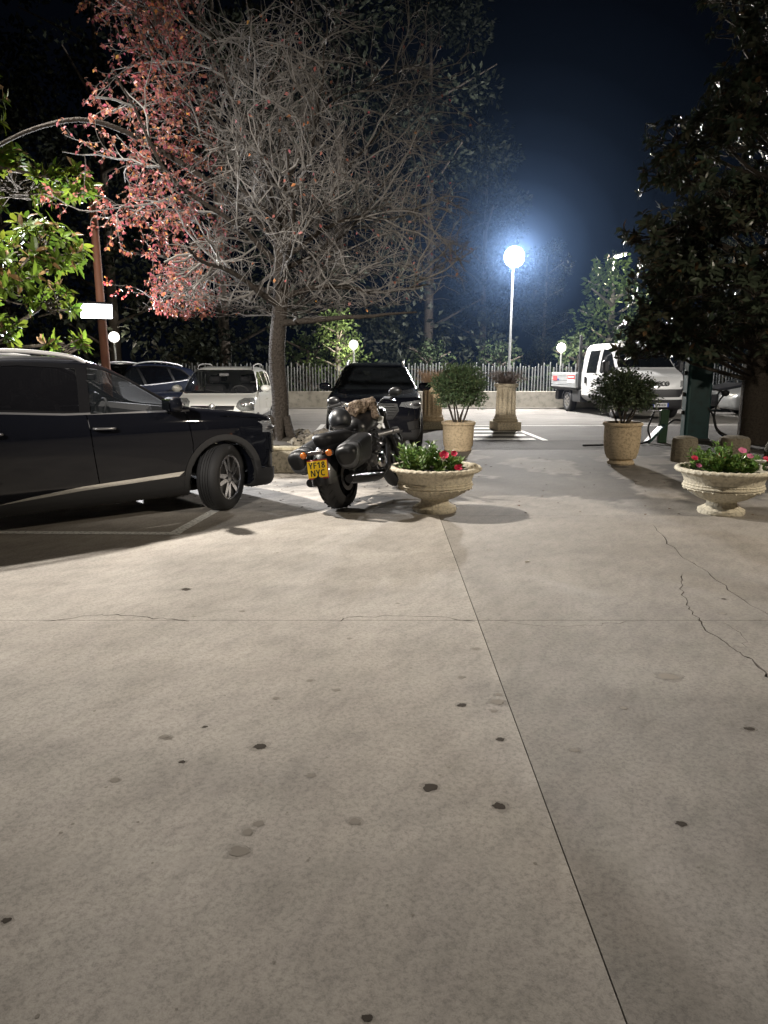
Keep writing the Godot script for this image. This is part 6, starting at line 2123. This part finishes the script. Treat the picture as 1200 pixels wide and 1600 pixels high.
func bare_tree(at: Vector3) -> void:
	tree_r.seed = 71
	lowest = 1.95
	var t := thing("bare_tree", "large nearly bare tree in the raised bed, red leaves clinging to its left side", "tree", at)
	var bark := stone(0.034, 0.028, 0.023, 301, 1.6, 2.2)
	var twig_bark := mat(0.11, 0.101, 0.092, 0.85)
	var g := Geo.new()
	g.tube(smooth_line([Vector3(-0.05, -0.12, 0.0), Vector3(0.0, 0.12, 0.0), Vector3(0.03, 0.6, 0.0), Vector3(0.0, 1.3, 0.02), Vector3(0.08, 2.1, 0.0), Vector3(0.1, 2.9, -0.03), Vector3(0.16, 3.8, -0.1)], 5), [0.25, 0.22, 0.19, 0.165, 0.15, 0.142, 0.136, 0.132, 0.13, 0.128, 0.127, 0.126, 0.125, 0.124, 0.123, 0.122, 0.121, 0.12, 0.119, 0.118, 0.117, 0.115, 0.112, 0.108, 0.104, 0.102, 0.096, 0.09, 0.083, 0.075, 0.065], 14)
	for k in 6:
		var a := TAU * k / 6 + 0.4
		g.tube(smooth_line([Vector3(cos(a) * 0.1, 0.35, sin(a) * 0.1), Vector3(cos(a) * 0.2, 0.08, sin(a) * 0.2), Vector3(cos(a) * 0.36, -0.1, sin(a) * 0.36)], 3), [0.09, 0.085, 0.08, 0.07, 0.06, 0.05, 0.035], 8, false)
	part("trunk", g, bark, t)
	var fine := Geo.new()
	var leaves := []
	var tint := []
	for k in 18:
		var a := TAU * k * 0.618 + 0.6
		var h := 1.75 + 2.0 * k / 17.0
		var up: float = -0.05 + 0.075 * k
		g = Geo.new()
		var d := Vector3(cos(a), up, sin(a) * 0.9).normalized()
		var l := limb(g, Vector3(0.06 + 0.02 * k / 4.0, h, 0), d, tree_r.randf_range(2.5, 3.3) * (0.86 if d.x > 0.3 else 1.0) + 0.04 * k, 0.056 - 0.0015 * k, 10, 7, 0.3, 0.05, 0.2)
		part("limb", g, bark, t)
		for m in 11:
			var i := mini(1 + int(m * 9.0 / 11.0), l[0].size() - 2)
			var from: Vector3 = l[0][i].lerp(l[0][i + 1], tree_r.randf())
			if not in_crown(from, 0.1):
				continue
			var b := limb(fine, from, split_dir(l[1][i], tree_r.randf_range(0.5, 1.15)), tree_r.randf_range(0.9, 1.7), 0.017, 6, 5, 0.36, 0.01, 0.35)
			for n in 8:
				var j := mini(int(n * 6.0 / 8.0), b[0].size() - 2)
				from = b[0][j].lerp(b[0][j + 1], tree_r.randf())
				if not in_crown(from, 0.25):
					continue
				var c := limb(fine, from, split_dir(b[1][j], tree_r.randf_range(0.5, 1.2)), tree_r.randf_range(0.4, 0.85), 0.0075, 5, 4, 0.36, -0.02, 0.5)
				for o in 5:
					var q := mini(1 + int(o * 4.0 / 5.0), c[0].size() - 2)
					from = c[0][q].lerp(c[0][q + 1], tree_r.randf())
					if not in_crown(from, 0.0):
						continue
					var e := limb(fine, from, split_dir(c[1][q], tree_r.randf_range(0.5, 1.2)), tree_r.randf_range(0.14, 0.36), 0.0038, 3, 3, 0.4, -0.04, 0.6)
					var x: float = from.x
					var keep := clampf((-0.9 - x) / 1.3, 0.0, 1.0) * clampf(1.25 - (from.y - 2.6) * 0.16, 0.3, 1.0) + 0.0015
					if from.y < 2.2 and x > -2.0:
						keep *= 0.3
					for s in 8:
						if tree_r.randf() < keep * 6.0:
							var p: Vector3 = e[0][tree_r.randi_range(1, e[0].size() - 1)]
							leaves.append(Transform3D(facing((rand_dir(tree_r) + Vector3.DOWN * 0.5).normalized(), tree_r.randf_range(-1.5, 1.5), tree_r.randf_range(0.7, 1.25)), p))
							var v := tree_r.randf_range(0.55, 1.3)
							var red := clampf((3.6 - p.y) * 0.5, 0.0, 1.0) * clampf((-1.6 - x) / 1.2, 0.0, 1.0)  # floodlight on the lower left leaves, painted in as a brighter red
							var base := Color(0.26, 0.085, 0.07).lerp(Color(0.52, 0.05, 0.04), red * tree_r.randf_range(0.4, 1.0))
							if tree_r.randf() < 0.08:
								base = Color(0.45, 0.17, 0.06)
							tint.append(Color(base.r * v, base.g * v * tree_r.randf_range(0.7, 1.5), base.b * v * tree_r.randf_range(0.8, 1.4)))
	lowest = -100.0
	# one long bare bough reaching to the left edge
	g = Geo.new()
	var bough := smooth_line([Vector3(0.1, 2.9, 0), Vector3(-0.9, 3.7, 0.3), Vector3(-2.1, 4.3, 0.7), Vector3(-2.95, 4.22, 0.85), Vector3(-3.9, 3.75, 0.95), Vector3(-4.7, 3.3, 1.0)], 5)
	var rad := []
	for k in bough.size():
		rad.append(lerpf(0.05, 0.012, float(k) / bough.size()))
	g.tube(bough, rad, 7)
	part("limb", g, bark, t)
	part("twigs", fine, twig_bark, t).set_meta("kind", "stuff")
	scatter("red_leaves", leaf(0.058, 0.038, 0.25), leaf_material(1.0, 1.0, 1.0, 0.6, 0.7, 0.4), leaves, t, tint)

func magnolia(t: Node3D, clumps: Array, sd: int, length: float, density: float, bright: Color, singles: int, bark: Material, trunk_top: Vector3, low := 0.0, through := 0.4, brown := 0.12, gloss := 0.42) -> void:
	# clumps: [centre, radii]; rosettes of broad leaves at the branch tips
	tree_r.seed = sd
	var wood := Geo.new()
	var all := []
	var tint := []
	for c in clumps:
		var r: Vector3 = c[1]
		var count := int(density * (r.x * r.y + r.y * r.z + r.x * r.z) * 4.2)
		var root := Vector3(trunk_top.x * 0.5, clampf(c[0].y - 0.3 - tree_r.randf() * 0.8, 1.2, 6.5), trunk_top.z * 0.5)
		wood.tube(smooth_line([root, root.lerp(c[0], 0.5) + rand_dir(tree_r) * 0.25, c[0]], 4), [0.05, 0.046, 0.042, 0.038, 0.034, 0.03, 0.026, 0.022, 0.018], 6, false)
		for k in count:
			var d := rand_dir(tree_r, -0.8)
			var tip: Vector3 = c[0] + d * r * tree_r.randf_range(0.55, 1.0)
			if tip.y < low:
				continue
			var axis := (d * Vector3(1, 0.6, 1) + Vector3.UP * 0.55 + rand_dir(tree_r) * 0.35).normalized()
			wood.tube([tip - axis * 0.3 - d * r * 0.25, tip - axis * 0.12, tip], [0.012, 0.009, 0.006], 4, false)
			var n := tree_r.randi_range(6, 10)
			var v0 := tree_r.randf_range(0.65, 1.25)
			for m in n:
				var a := TAU * m / n + tree_r.randf_range(-0.3, 0.3)
				var s := axis.cross(Vector3(0.31, 0.2, 0.93)).normalized()
				var out := (s * cos(a) + axis.cross(s) * sin(a))
				var tiltv := tree_r.randf_range(0.1, 1.1)
				var dir := (out + axis * tiltv + Vector3.DOWN * 0.15).normalized()
				var x := axis.cross(dir).normalized()
				var y := dir.cross(x)
				all.append(Transform3D(Basis(x, y, dir).scaled(Vector3.ONE * tree_r.randf_range(0.7, 1.15)), tip - axis * 0.08 * tree_r.randf()))
				var v := v0 * tree_r.randf_range(0.75, 1.25)
				if tree_r.randf() < brown:
					tint.append(Color(0.16, 0.1, 0.05) * v)
				else:
					tint.append(Color(bright.r * v * tree_r.randf_range(0.8, 1.35), bright.g * v, bright.b * v))
	part("branches", wood, bark, t).set_meta("kind", "stuff")
	var shape := leaf(length, length * 0.4, 0.22, true)
	var cool := leaf_material(1.0, 1.0, 1.0, gloss, through, 0.4)
	# the leaves nearest the camera one by one, the rest as one mass
	var order := range(all.size())
	var eye := Vector3(0, 1.54, 0) - t.position
	order.sort_custom(func(p, q): return all[p].origin.distance_squared_to(eye) < all[q].origin.distance_squared_to(eye))
	var toned := []
	for k in 5:
		var b := bright * (0.7 + 0.15 * k)
		toned.append(leaf_material(b.r, b.g, b.b, gloss, through, 0.4) if k < 4 or brown < 0.1 else leaf_material(0.2, 0.12, 0.05, 0.4, through, 0.5))
	var rest := []
	var rest_tint := []
	var made := 0
	for i in order:
		var p: Vector3 = all[i].origin + t.position
		var u := 600.0 + 1150.0 * p.x / -p.z
		if made < singles and u > -5.0 and u < 1205.0:
			part_mesh("leaf", shape, toned[made % 5 if made % 3 else 2], t, all[i])
			made += 1
		else:
			rest.append(all[i])
			rest_tint.append(tint[i])
	if rest.size():
		scatter("foliage", shape, cool, rest, t, rest_tint)

func far_tree(sd: int, height: float, radius: float, count: int, size: float, colour: Color, base_gap: float) -> Node3D:
	tree_r.seed = sd
	var t := Node3D.new()
	var g := Geo.new()
	g.tube(smooth_line([Vector3.ZERO, Vector3(0.1, height * 0.4, 0), Vector3(0, height * 0.9, 0)], 4), [0.24, 0.23, 0.21, 0.19, 0.16, 0.13, 0.1, 0.07, 0.04], 8)
	for k in 12:
		var a := TAU * k * 0.618
		var h := height * (base_gap + (0.85 - base_gap) * k / 12.0)
		g.tube([Vector3(0, h, 0), Vector3(cos(a), 0.45, sin(a)) * radius * 0.75 + Vector3(0, h, 0)], [0.08, 0.025], 5, false)
	t.set_meta("wood", g)
	var places := []
	var tint := []
	var clumps := []
	for k in 46:
		var y := pow(tree_r.randf(), 0.85)
		var a := tree_r.randf() * TAU
		var w := radius * (1.0 - pow(absf(y * 1.15 - 0.3), 2.2)) * tree_r.randf_range(0.45, 1.0)
		clumps.append([Vector3(cos(a) * w, height * (base_gap + (1.0 - base_gap) * y), sin(a) * w), tree_r.randf_range(0.5, 1.05) * radius * 0.42, tree_r.randf_range(0.6, 1.3)])
	for k in count:
		var c: Array = clumps[k % 46]
		var d := rand_dir(tree_r)
		var p: Vector3 = c[0] + d * Vector3(1, 0.75, 1) * c[1] * pow(tree_r.randf(), 0.4)
		places.append(Transform3D(facing((d + rand_dir(tree_r) * 0.8).normalized(), tree_r.randf_range(-2, 2), size * tree_r.randf_range(0.6, 1.4)), p))
		var v: float = c[2] * tree_r.randf_range(0.6, 1.4)
		tint.append(Color(colour.r * v, colour.g * v, colour.b * v))
	t.set_meta("places", places)
	t.set_meta("tint", tint)
	return t

func place_far(proto: Node3D, called: String, label: String, at: Vector3, turn: float, scale_by: Vector3, foliage: Material, bark: Material, shape: Mesh) -> void:
	var t := thing(called, label, "tree" if called.ends_with("tree") else "shrub", at, turn, "trees beyond the fence")
	part("trunk", proto.get_meta("wood"), bark, t)
	scatter("crown", shape, foliage, proto.get_meta("places"), t, proto.get_meta("tint"))
	t.scale = scale_by

func trees() -> void:
	bare_tree(Vector3(-1.62, 0.42, -11.4))
	var bark := stone(0.1, 0.085, 0.07, 311, 1.5, 1.6)
	var t := thing("magnolia_tree", "magnolia at the left edge with broad leaves lit bright yellow green", "tree", Vector3(-6.7, 0, -9.9))
	var g := Geo.new()
	g.tube(smooth_line([Vector3(0, -0.05, 0), Vector3(0.02, 1.5, 0), Vector3(0.1, 3.5, 0), Vector3(0.2, 5.0, 0)], 4), [0.2, 0.18, 0.165, 0.155, 0.145, 0.14, 0.13, 0.12, 0.11, 0.1, 0.09, 0.08, 0.05], 12)
	part("trunk", g, bark, t)
	magnolia(t, [[Vector3(1.75, 2.65, 0.2), Vector3(0.62, 0.55, 0.5)], [Vector3(2.2, 3.05, -0.2), Vector3(0.6, 0.45, 0.45)], [Vector3(1.1, 3.2, 0.5), Vector3(0.65, 0.6, 0.6)], [Vector3(2.25, 2.4, -0.3), Vector3(0.34, 0.2, 0.3)], [Vector3(1.5, 1.95, 0.0), Vector3(0.5, 0.3, 0.4)], [Vector3(1.1, 4.3, -2.0), Vector3(0.7, 0.5, 0.6)], [Vector3(1.9, 4.3, -2.2), Vector3(0.45, 0.3, 0.4)], [Vector3(0.2, 5.6, -2.4), Vector3(0.7, 0.7, 0.6)], [Vector3(2.3, 1.85, -0.5), Vector3(0.3, 0.18, 0.25)], [Vector3(0.2, 2.9, -0.2), Vector3(0.9, 1.0, 0.8)]], 401, 0.19, 13.0, Color(0.075, 0.12, 0.014), 290, bark, Vector3(0.1, 3.0, 0), 1.55, 1.0)
	t = thing("magnolia_tree", "big dark magnolia at the right with low branches of glossy leaves over the truck", "tree", Vector3(7.6, 0, -15.2))
	g = Geo.new()
	g.tube(smooth_line([Vector3(0.05, -0.1, 0), Vector3(0, 0.3, 0), Vector3(-0.02, 1.3, 0), Vector3(0.08, 2.6, 0), Vector3(0.1, 5.5, 0)], 4), [0.42, 0.37, 0.33, 0.31, 0.3, 0.29, 0.285, 0.28, 0.275, 0.27, 0.26, 0.25, 0.24, 0.22, 0.19, 0.16, 0.12], 14)
	g.tube(smooth_line([Vector3(-0.1, 1.9, 0.1), Vector3(-0.9, 2.05, 0.4), Vector3(-2.0, 2.2, 0.7), Vector3(-2.7, 2.5, 0.8)], 4), [0.1, 0.09, 0.085, 0.08, 0.07, 0.065, 0.06, 0.055, 0.05, 0.045, 0.04, 0.03, 0.02], 8)
	part("trunk", g, bark, t)
	var clumps := []
	tree_r.seed = 77
	for k in 30:
		var y := 1.95 + 7.3 * k / 29.0
		var spread := 2.75 * (1.0 - pow(maxf(0.0, (y - 3.2) / 8.5), 1.4))
		for m in (3 if y < 6.0 else 2):
			var a := tree_r.randf() * TAU
			var w := spread * sqrt(tree_r.randf_range(0.25, 1.0))
			clumps.append([Vector3(cos(a) * w, y + tree_r.randf_range(-0.25, 0.25), sin(a) * w * 0.8 + 0.5), Vector3(0.75, 0.5, 0.7) * tree_r.randf_range(0.75, 1.15)])
	for c in [[Vector3(-2.5, 2.3, 0.9), Vector3(0.6, 0.5, 0.6)], [Vector3(-2.2, 1.95, 0.6), Vector3(0.55, 0.35, 0.5)], [Vector3(-1.5, 1.9, 0.9), Vector3(0.6, 0.35, 0.5)], [Vector3(-2.4, 3.0, 0.6), Vector3(0.6, 0.6, 0.6)], [Vector3(-2.0, 3.7, 0.4), Vector3(0.65, 0.6, 0.6)], [Vector3(-0.7, 2.1, 1.1), Vector3(0.7, 0.4, 0.6)], [Vector3(-1.0, 2.05, 0.2), Vector3(0.6, 0.4, 0.4)], [Vector3(-1.7, 2.6, 0.9), Vector3(0.7, 0.5, 0.6)], [Vector3(-1.4, 4.4, 0.4), Vector3(0.7, 0.6, 0.6)]]:
		clumps.append(c)
	magnolia(t, clumps, 403, 0.19, 7.0, Color(0.062, 0.08, 0.052), 290, bark, Vector3(0.1, 3.4, 0), 1.6, 0.3, 0.04, 0.28)
	# the belt of trees beyond the fence
	var dark := leaf_material(1.0, 1.0, 1.0, 0.65, 0.3, 0.3)
	var shape := leaf(0.3, 0.17, 0.2)
	var oak := far_tree(501, 17.0, 3.6, 8500, 0.75, Color(0.016, 0.02, 0.013), 0.05)
	var cypress := far_tree(502, 14.0, 2.7, 6500, 0.72, Color(0.014, 0.019, 0.013), 0.04)
	var airy := far_tree(503, 5.2, 1.7, 1500, 0.7, Color(0.08, 0.12, 0.035), 0.3)
	var shrub := far_tree(504, 2.6, 1.3, 900, 0.55, Color(0.03, 0.045, 0.018), 0.1)
	var kinds := {"oak": oak, "cypress": cypress, "airy": airy, "shrub": shrub}
	var list := [
		["oak", "evergreen_tree", "dark evergreen behind the fence at the far left, beyond the magnolia", Vector3(-16.5, 0, -33), 0.3, 1.1], ["oak", "evergreen_tree", "dark evergreen rising behind the dark blue car", Vector3(-11.4, 0, -32), 1.9, 1.05], ["oak", "evergreen_tree", "dark evergreen behind the white car, seen through the bare twigs", Vector3(-6.6, 0, -31.5), 3.6, 1.12],
		["oak", "evergreen_tree", "dark evergreen behind the black crossover, tallest of the belt", Vector3(-1.9, 0, -32.5), 5.1, 1.15], ["oak", "evergreen_tree", "dark evergreen whose right edge meets the open night sky", Vector3(1.9, 0, -33.0), 0.9, 1.0], ["cypress", "evergreen_tree", "narrower dark tree left of the brightest lamp post", Vector3(4.4, 0, -33.5), 2.0, 0.8],
		["cypress", "evergreen_tree", "low dark tree right of the brightest lamp post", Vector3(7.2, 0, -34.0), 4.0, 0.5], ["oak", "evergreen_tree", "dark evergreen far behind the right magnolia", Vector3(15.5, 0, -34.0), 2.7, 0.55], ["oak", "evergreen_tree", "dark evergreen beyond the grey saloon", Vector3(20.5, 0, -33.0), 0.2, 0.7],
		["airy", "leafy_tree", "light green leafy tree lit by the distant lamp above the truck", Vector3(10.0, 0, -33.4), 1.0, 1.12], ["airy", "leafy_tree", "small leafy tree with pale stems lit by the globe lamp over the black crossover", Vector3(-1.75, 0, -28.6), 2.2, 0.66],
		["shrub", "green_shrub", "green shrub behind the globe lamp near the truck bed", Vector3(7.6, 0, -29.5), 0.4, 1.0], ["shrub", "green_shrub", "shrub behind the fence right of the black crossover", Vector3(1.8, 0, -29.6), 1.4, 0.9], ["shrub", "green_shrub", "shrub behind the fence between bare trunk and black crossover", Vector3(-2.9, 0, -29.4), 2.4, 1.0], ["shrub", "green_shrub", "shrub behind the fence under the brightest lamp", Vector3(4.6, 0, -29.8), 3.4, 0.9],
	]
	for q in list:
		place_far(kinds[q[0]], q[1], q[2], q[3], q[4], Vector3.ONE * q[5], dark, mat(0.22, 0.2, 0.15, 0.8) if q[0] == "airy" else bark, shape)
	for k in kinds:
		kinds[k].free()
func small_things() -> void:
	var g := Geo.new()
	# ornaments in the urns
	g = Geo.new()
	blob(func(p: Vector3) -> float: return smin(smax((p / Vector3(0.062, 0.05, 0.05)).length() * 0.05 - 0.05, -minf((p - Vector3(0.0, 0.02, 0.045)).length() - 0.014, minf((p - Vector3(0.035, 0.012, 0.042)).length() - 0.011, (p - Vector3(-0.035, 0.005, 0.04)).length() - 0.012)), 0.008), capsule(p, Vector3(0.04, -0.03, 0), Vector3(0.075, -0.02, 0.02), 0.02, 0.012), 0.015), Vector3(-0.08, -0.07, -0.07), Vector3(0.1, 0.07, 0.07), 0.009, g)
	tag(part("shell_ornament", g, stone(0.6, 0.54, 0.42, 161, 6.0, 0.4), self, Transform3D(Basis(Vector3.UP, 0.3), Vector3(0.93, 0.5, -7.64))), "pale shell-like ornament on the rim of the left urn", "ornament")
	g = Geo.new()
	g.lathe([Vector2(0.0, 0.0), Vector2(0.07, 0.0), Vector2(0.085, 0.012), Vector2(0.03, 0.022), Vector2(0.017, 0.05), Vector2(0.022, 0.075), Vector2(0.014, 0.09), Vector2(0.05, 0.115), Vector2(0.056, 0.125), Vector2(0.0, 0.118)], 20)
	tag(part("fountain_ornament", g, mat(0.62, 0.6, 0.55, 0.7), self, Transform3D(Basis(), Vector3(3.83, 0.475, -7.44))), "tiny white fountain ornament among the right urn's flowers", "ornament")
	# teal charging column with its cables, green post, stone blocks
	var t := thing("charging_column", "tall teal charging column standing among the low magnolia branches", "column", Vector3(6.62, -0.024, -15.75), -0.12)
	var teal := rough_surface(mat(0.012, 0.06, 0.065, 0.5), noise_tex(noise(171, 0.02), 256, [[0.0, 0.6], [0.5, 0.95], [1.0, 1.0]]), 0.8)
	g = Geo.new()
	g.box(Vector3(0.5, 2.1, 0.34), Transform3D(Basis(), Vector3(0, 1.05, 0)), 0.025)
	part("housing", g, teal, t)
	g = Geo.new()
	g.box(Vector3(0.56, 0.06, 0.4), Transform3D(Basis(), Vector3(0, 0.03, 0)), 0.012)
	part("base", g, mat(0.04, 0.04, 0.04, 0.7), t)
	g = Geo.new()
	g.box(Vector3(0.035, 1.9, 0.012), Transform3D(Basis(), Vector3(-0.2, 1.05, 0.176)), 0.003)
	part("edge_panel", g, mat(0.03, 0.1, 0.105, 0.45), t)
	for y in [1.42, 0.98, 0.6]:
		g = Geo.new()
		g.box(Vector3(0.07, 0.09, 0.05), Transform3D(Basis(), Vector3(-0.27, y, 0.05)), 0.012)
		part("socket", g, mat(0.012, 0.012, 0.012, 0.5), t)
	var black := mat(0.01, 0.01, 0.011, 0.55)
	var cables := [[[Vector3(6.76, 0.75, -15.6), Vector3(6.9, 0.5, -15.5), Vector3(7.0, 0.22, -15.45), Vector3(7.35, 0.04, -15.4)], "thin black cable trailing from the teal column toward the magnolia trunk"], [[Vector3(6.24, 0.42, -15.6), Vector3(6.05, 0.42, -15.5), Vector3(5.85, 0.25, -15.42), Vector3(5.78, 0.0, -15.4)], "short black cable looping off the teal column's left side"], [[Vector3(7.12, 0.98, -15.55), Vector3(6.95, 0.75, -15.5), Vector3(6.9, 0.4, -15.45), Vector3(7.1, 0.1, -15.4), Vector3(7.6, 0.02, -15.0)], "black cable hanging from the plug right of the teal column"], [[Vector3(5.58, 0.62, -15.3), Vector3(5.4, 0.3, -15.1), Vector3(5.35, 0.04, -14.9), Vector3(4.6, 0.015, -14.6), Vector3(3.9, 0.015, -14.4)], "black cable running from the green post along the gutter"]]
	for c in cables:
		g = Geo.new()
		g.tube(smooth_line(c[0], 6), 0.02, 7)
		tag(part("charging_cable", g, black, self), c[1], "cable")
	g = Geo.new()
	g.ball(Vector3(7.12, 0.99, -15.55), Vector3(0.09, 0.07, 0.07), 14, 8)
	g.tube([Vector3(6.74, 1.1, -15.65), Vector3(7.1, 1.02, -15.56)], 0.02, 6)
	tag(part("charging_plug", g, black, self), "dark plug hung on a bracket at the column's right side", "plug")
	t = thing("green_post", "short green metal post with a slanted plate, left of the teal column", "post", Vector3(5.78, -0.024, -15.3), 0.1)
	var green := mat(0.025, 0.075, 0.035, 0.5)
	g = Geo.new()
	g.box(Vector3(0.18, 0.68, 0.1), Transform3D(Basis(Vector3.BACK, -0.03), Vector3(0, 0.34, 0)), 0.012)
	part("post", g, green, t)
	g = Geo.new()
	g.box(Vector3(0.05, 0.5, 0.22), Transform3D(Basis(Vector3.BACK, -0.75), Vector3(-0.19, 0.2, 0.06)), 0.01)
	part("slanted_plate", g, mat(0.03, 0.09, 0.085, 0.45), t)
	var blocks := [[Vector3(4.95, 0, -12.1), 0.21, 0.4, "round stone block at the left of the two beside the right urn"], [Vector3(6.0, 0, -12.6), 0.26, 0.36, "round pale stone block showing above the right urn's flowers"], [Vector3(6.5, 0, -11.9), 0.3, 0.34, "stone block at the far right edge behind the right urn"]]
	for b in blocks:
		g = Geo.new()
		var nn := noise(int(b[1] * 1000), 2.2, FastNoiseLite.TYPE_SIMPLEX_SMOOTH, 2)
		var knobbly := func(a: float, y: float) -> float: return 1.0 + 0.07 * nn.get_noise_3d(cos(a), sin(a), y * 1.5)
		g.lathe([Vector2(b[1] * 0.97, 0.0), Vector2(b[1], 0.06), Vector2(b[1] * 0.97, b[2] - 0.07), Vector2(b[1] * 0.9, b[2] - 0.02), Vector2(b[1] * 0.5, b[2] + 0.012), Vector2(0.0, b[2] + 0.018)], 36, Transform3D(), knobbly)
		tag(part("stone_block", g, stone(0.27, 0.24, 0.18, 181, 1.6, 0.9), self, Transform3D(Basis(), b[0])), b[3], "stone block")
	# fallen leaves, a cigarette end
	var r := RandomNumberGenerator.new()
	r.seed = 404
	var places := []
	var tint := []
	for k in 230:
		var p := Vector3(r.randf_range(-2.0, 4.5), 0.004, r.randf_range(-12.5, -7.6)) if k > 60 else Vector3(r.randf_range(-2.6, 0.2), 0.004, r.randf_range(-10.5, -8.2))
		if k > 150:
			p = Vector3(r.randf_range(-4.2, -0.4), 0.36, r.randf_range(-12.6, -10.95))
		places.append(Transform3D(Basis(Vector3.UP, r.randf() * TAU) * Basis(Vector3.RIGHT, r.randf_range(-0.3, 0.1)) * Basis.from_scale(Vector3.ONE * r.randf_range(0.5, 1.1)), p))
		var v := r.randf_range(0.4, 1.2)
		tint.append(Color(v, v * r.randf_range(0.6, 0.9), v * 0.6))
	var o := scatter("fallen_leaves", leaf(0.05, 0.03, 0.35), leaf_material(0.09, 0.055, 0.035, 0.8, 0.1), places, self, tint)
	o.name = "fallen_leaves"
	g = Geo.new()
	g.tube([Vector3(1.13, 0.004, -5.7), Vector3(1.165, 0.004, -5.715)], 0.004, 6)
	tag(part("cigarette_end", g, mat(0.6, 0.57, 0.5, 0.8), self), "small white cigarette end lying on the right-hand slab", "cigarette end")
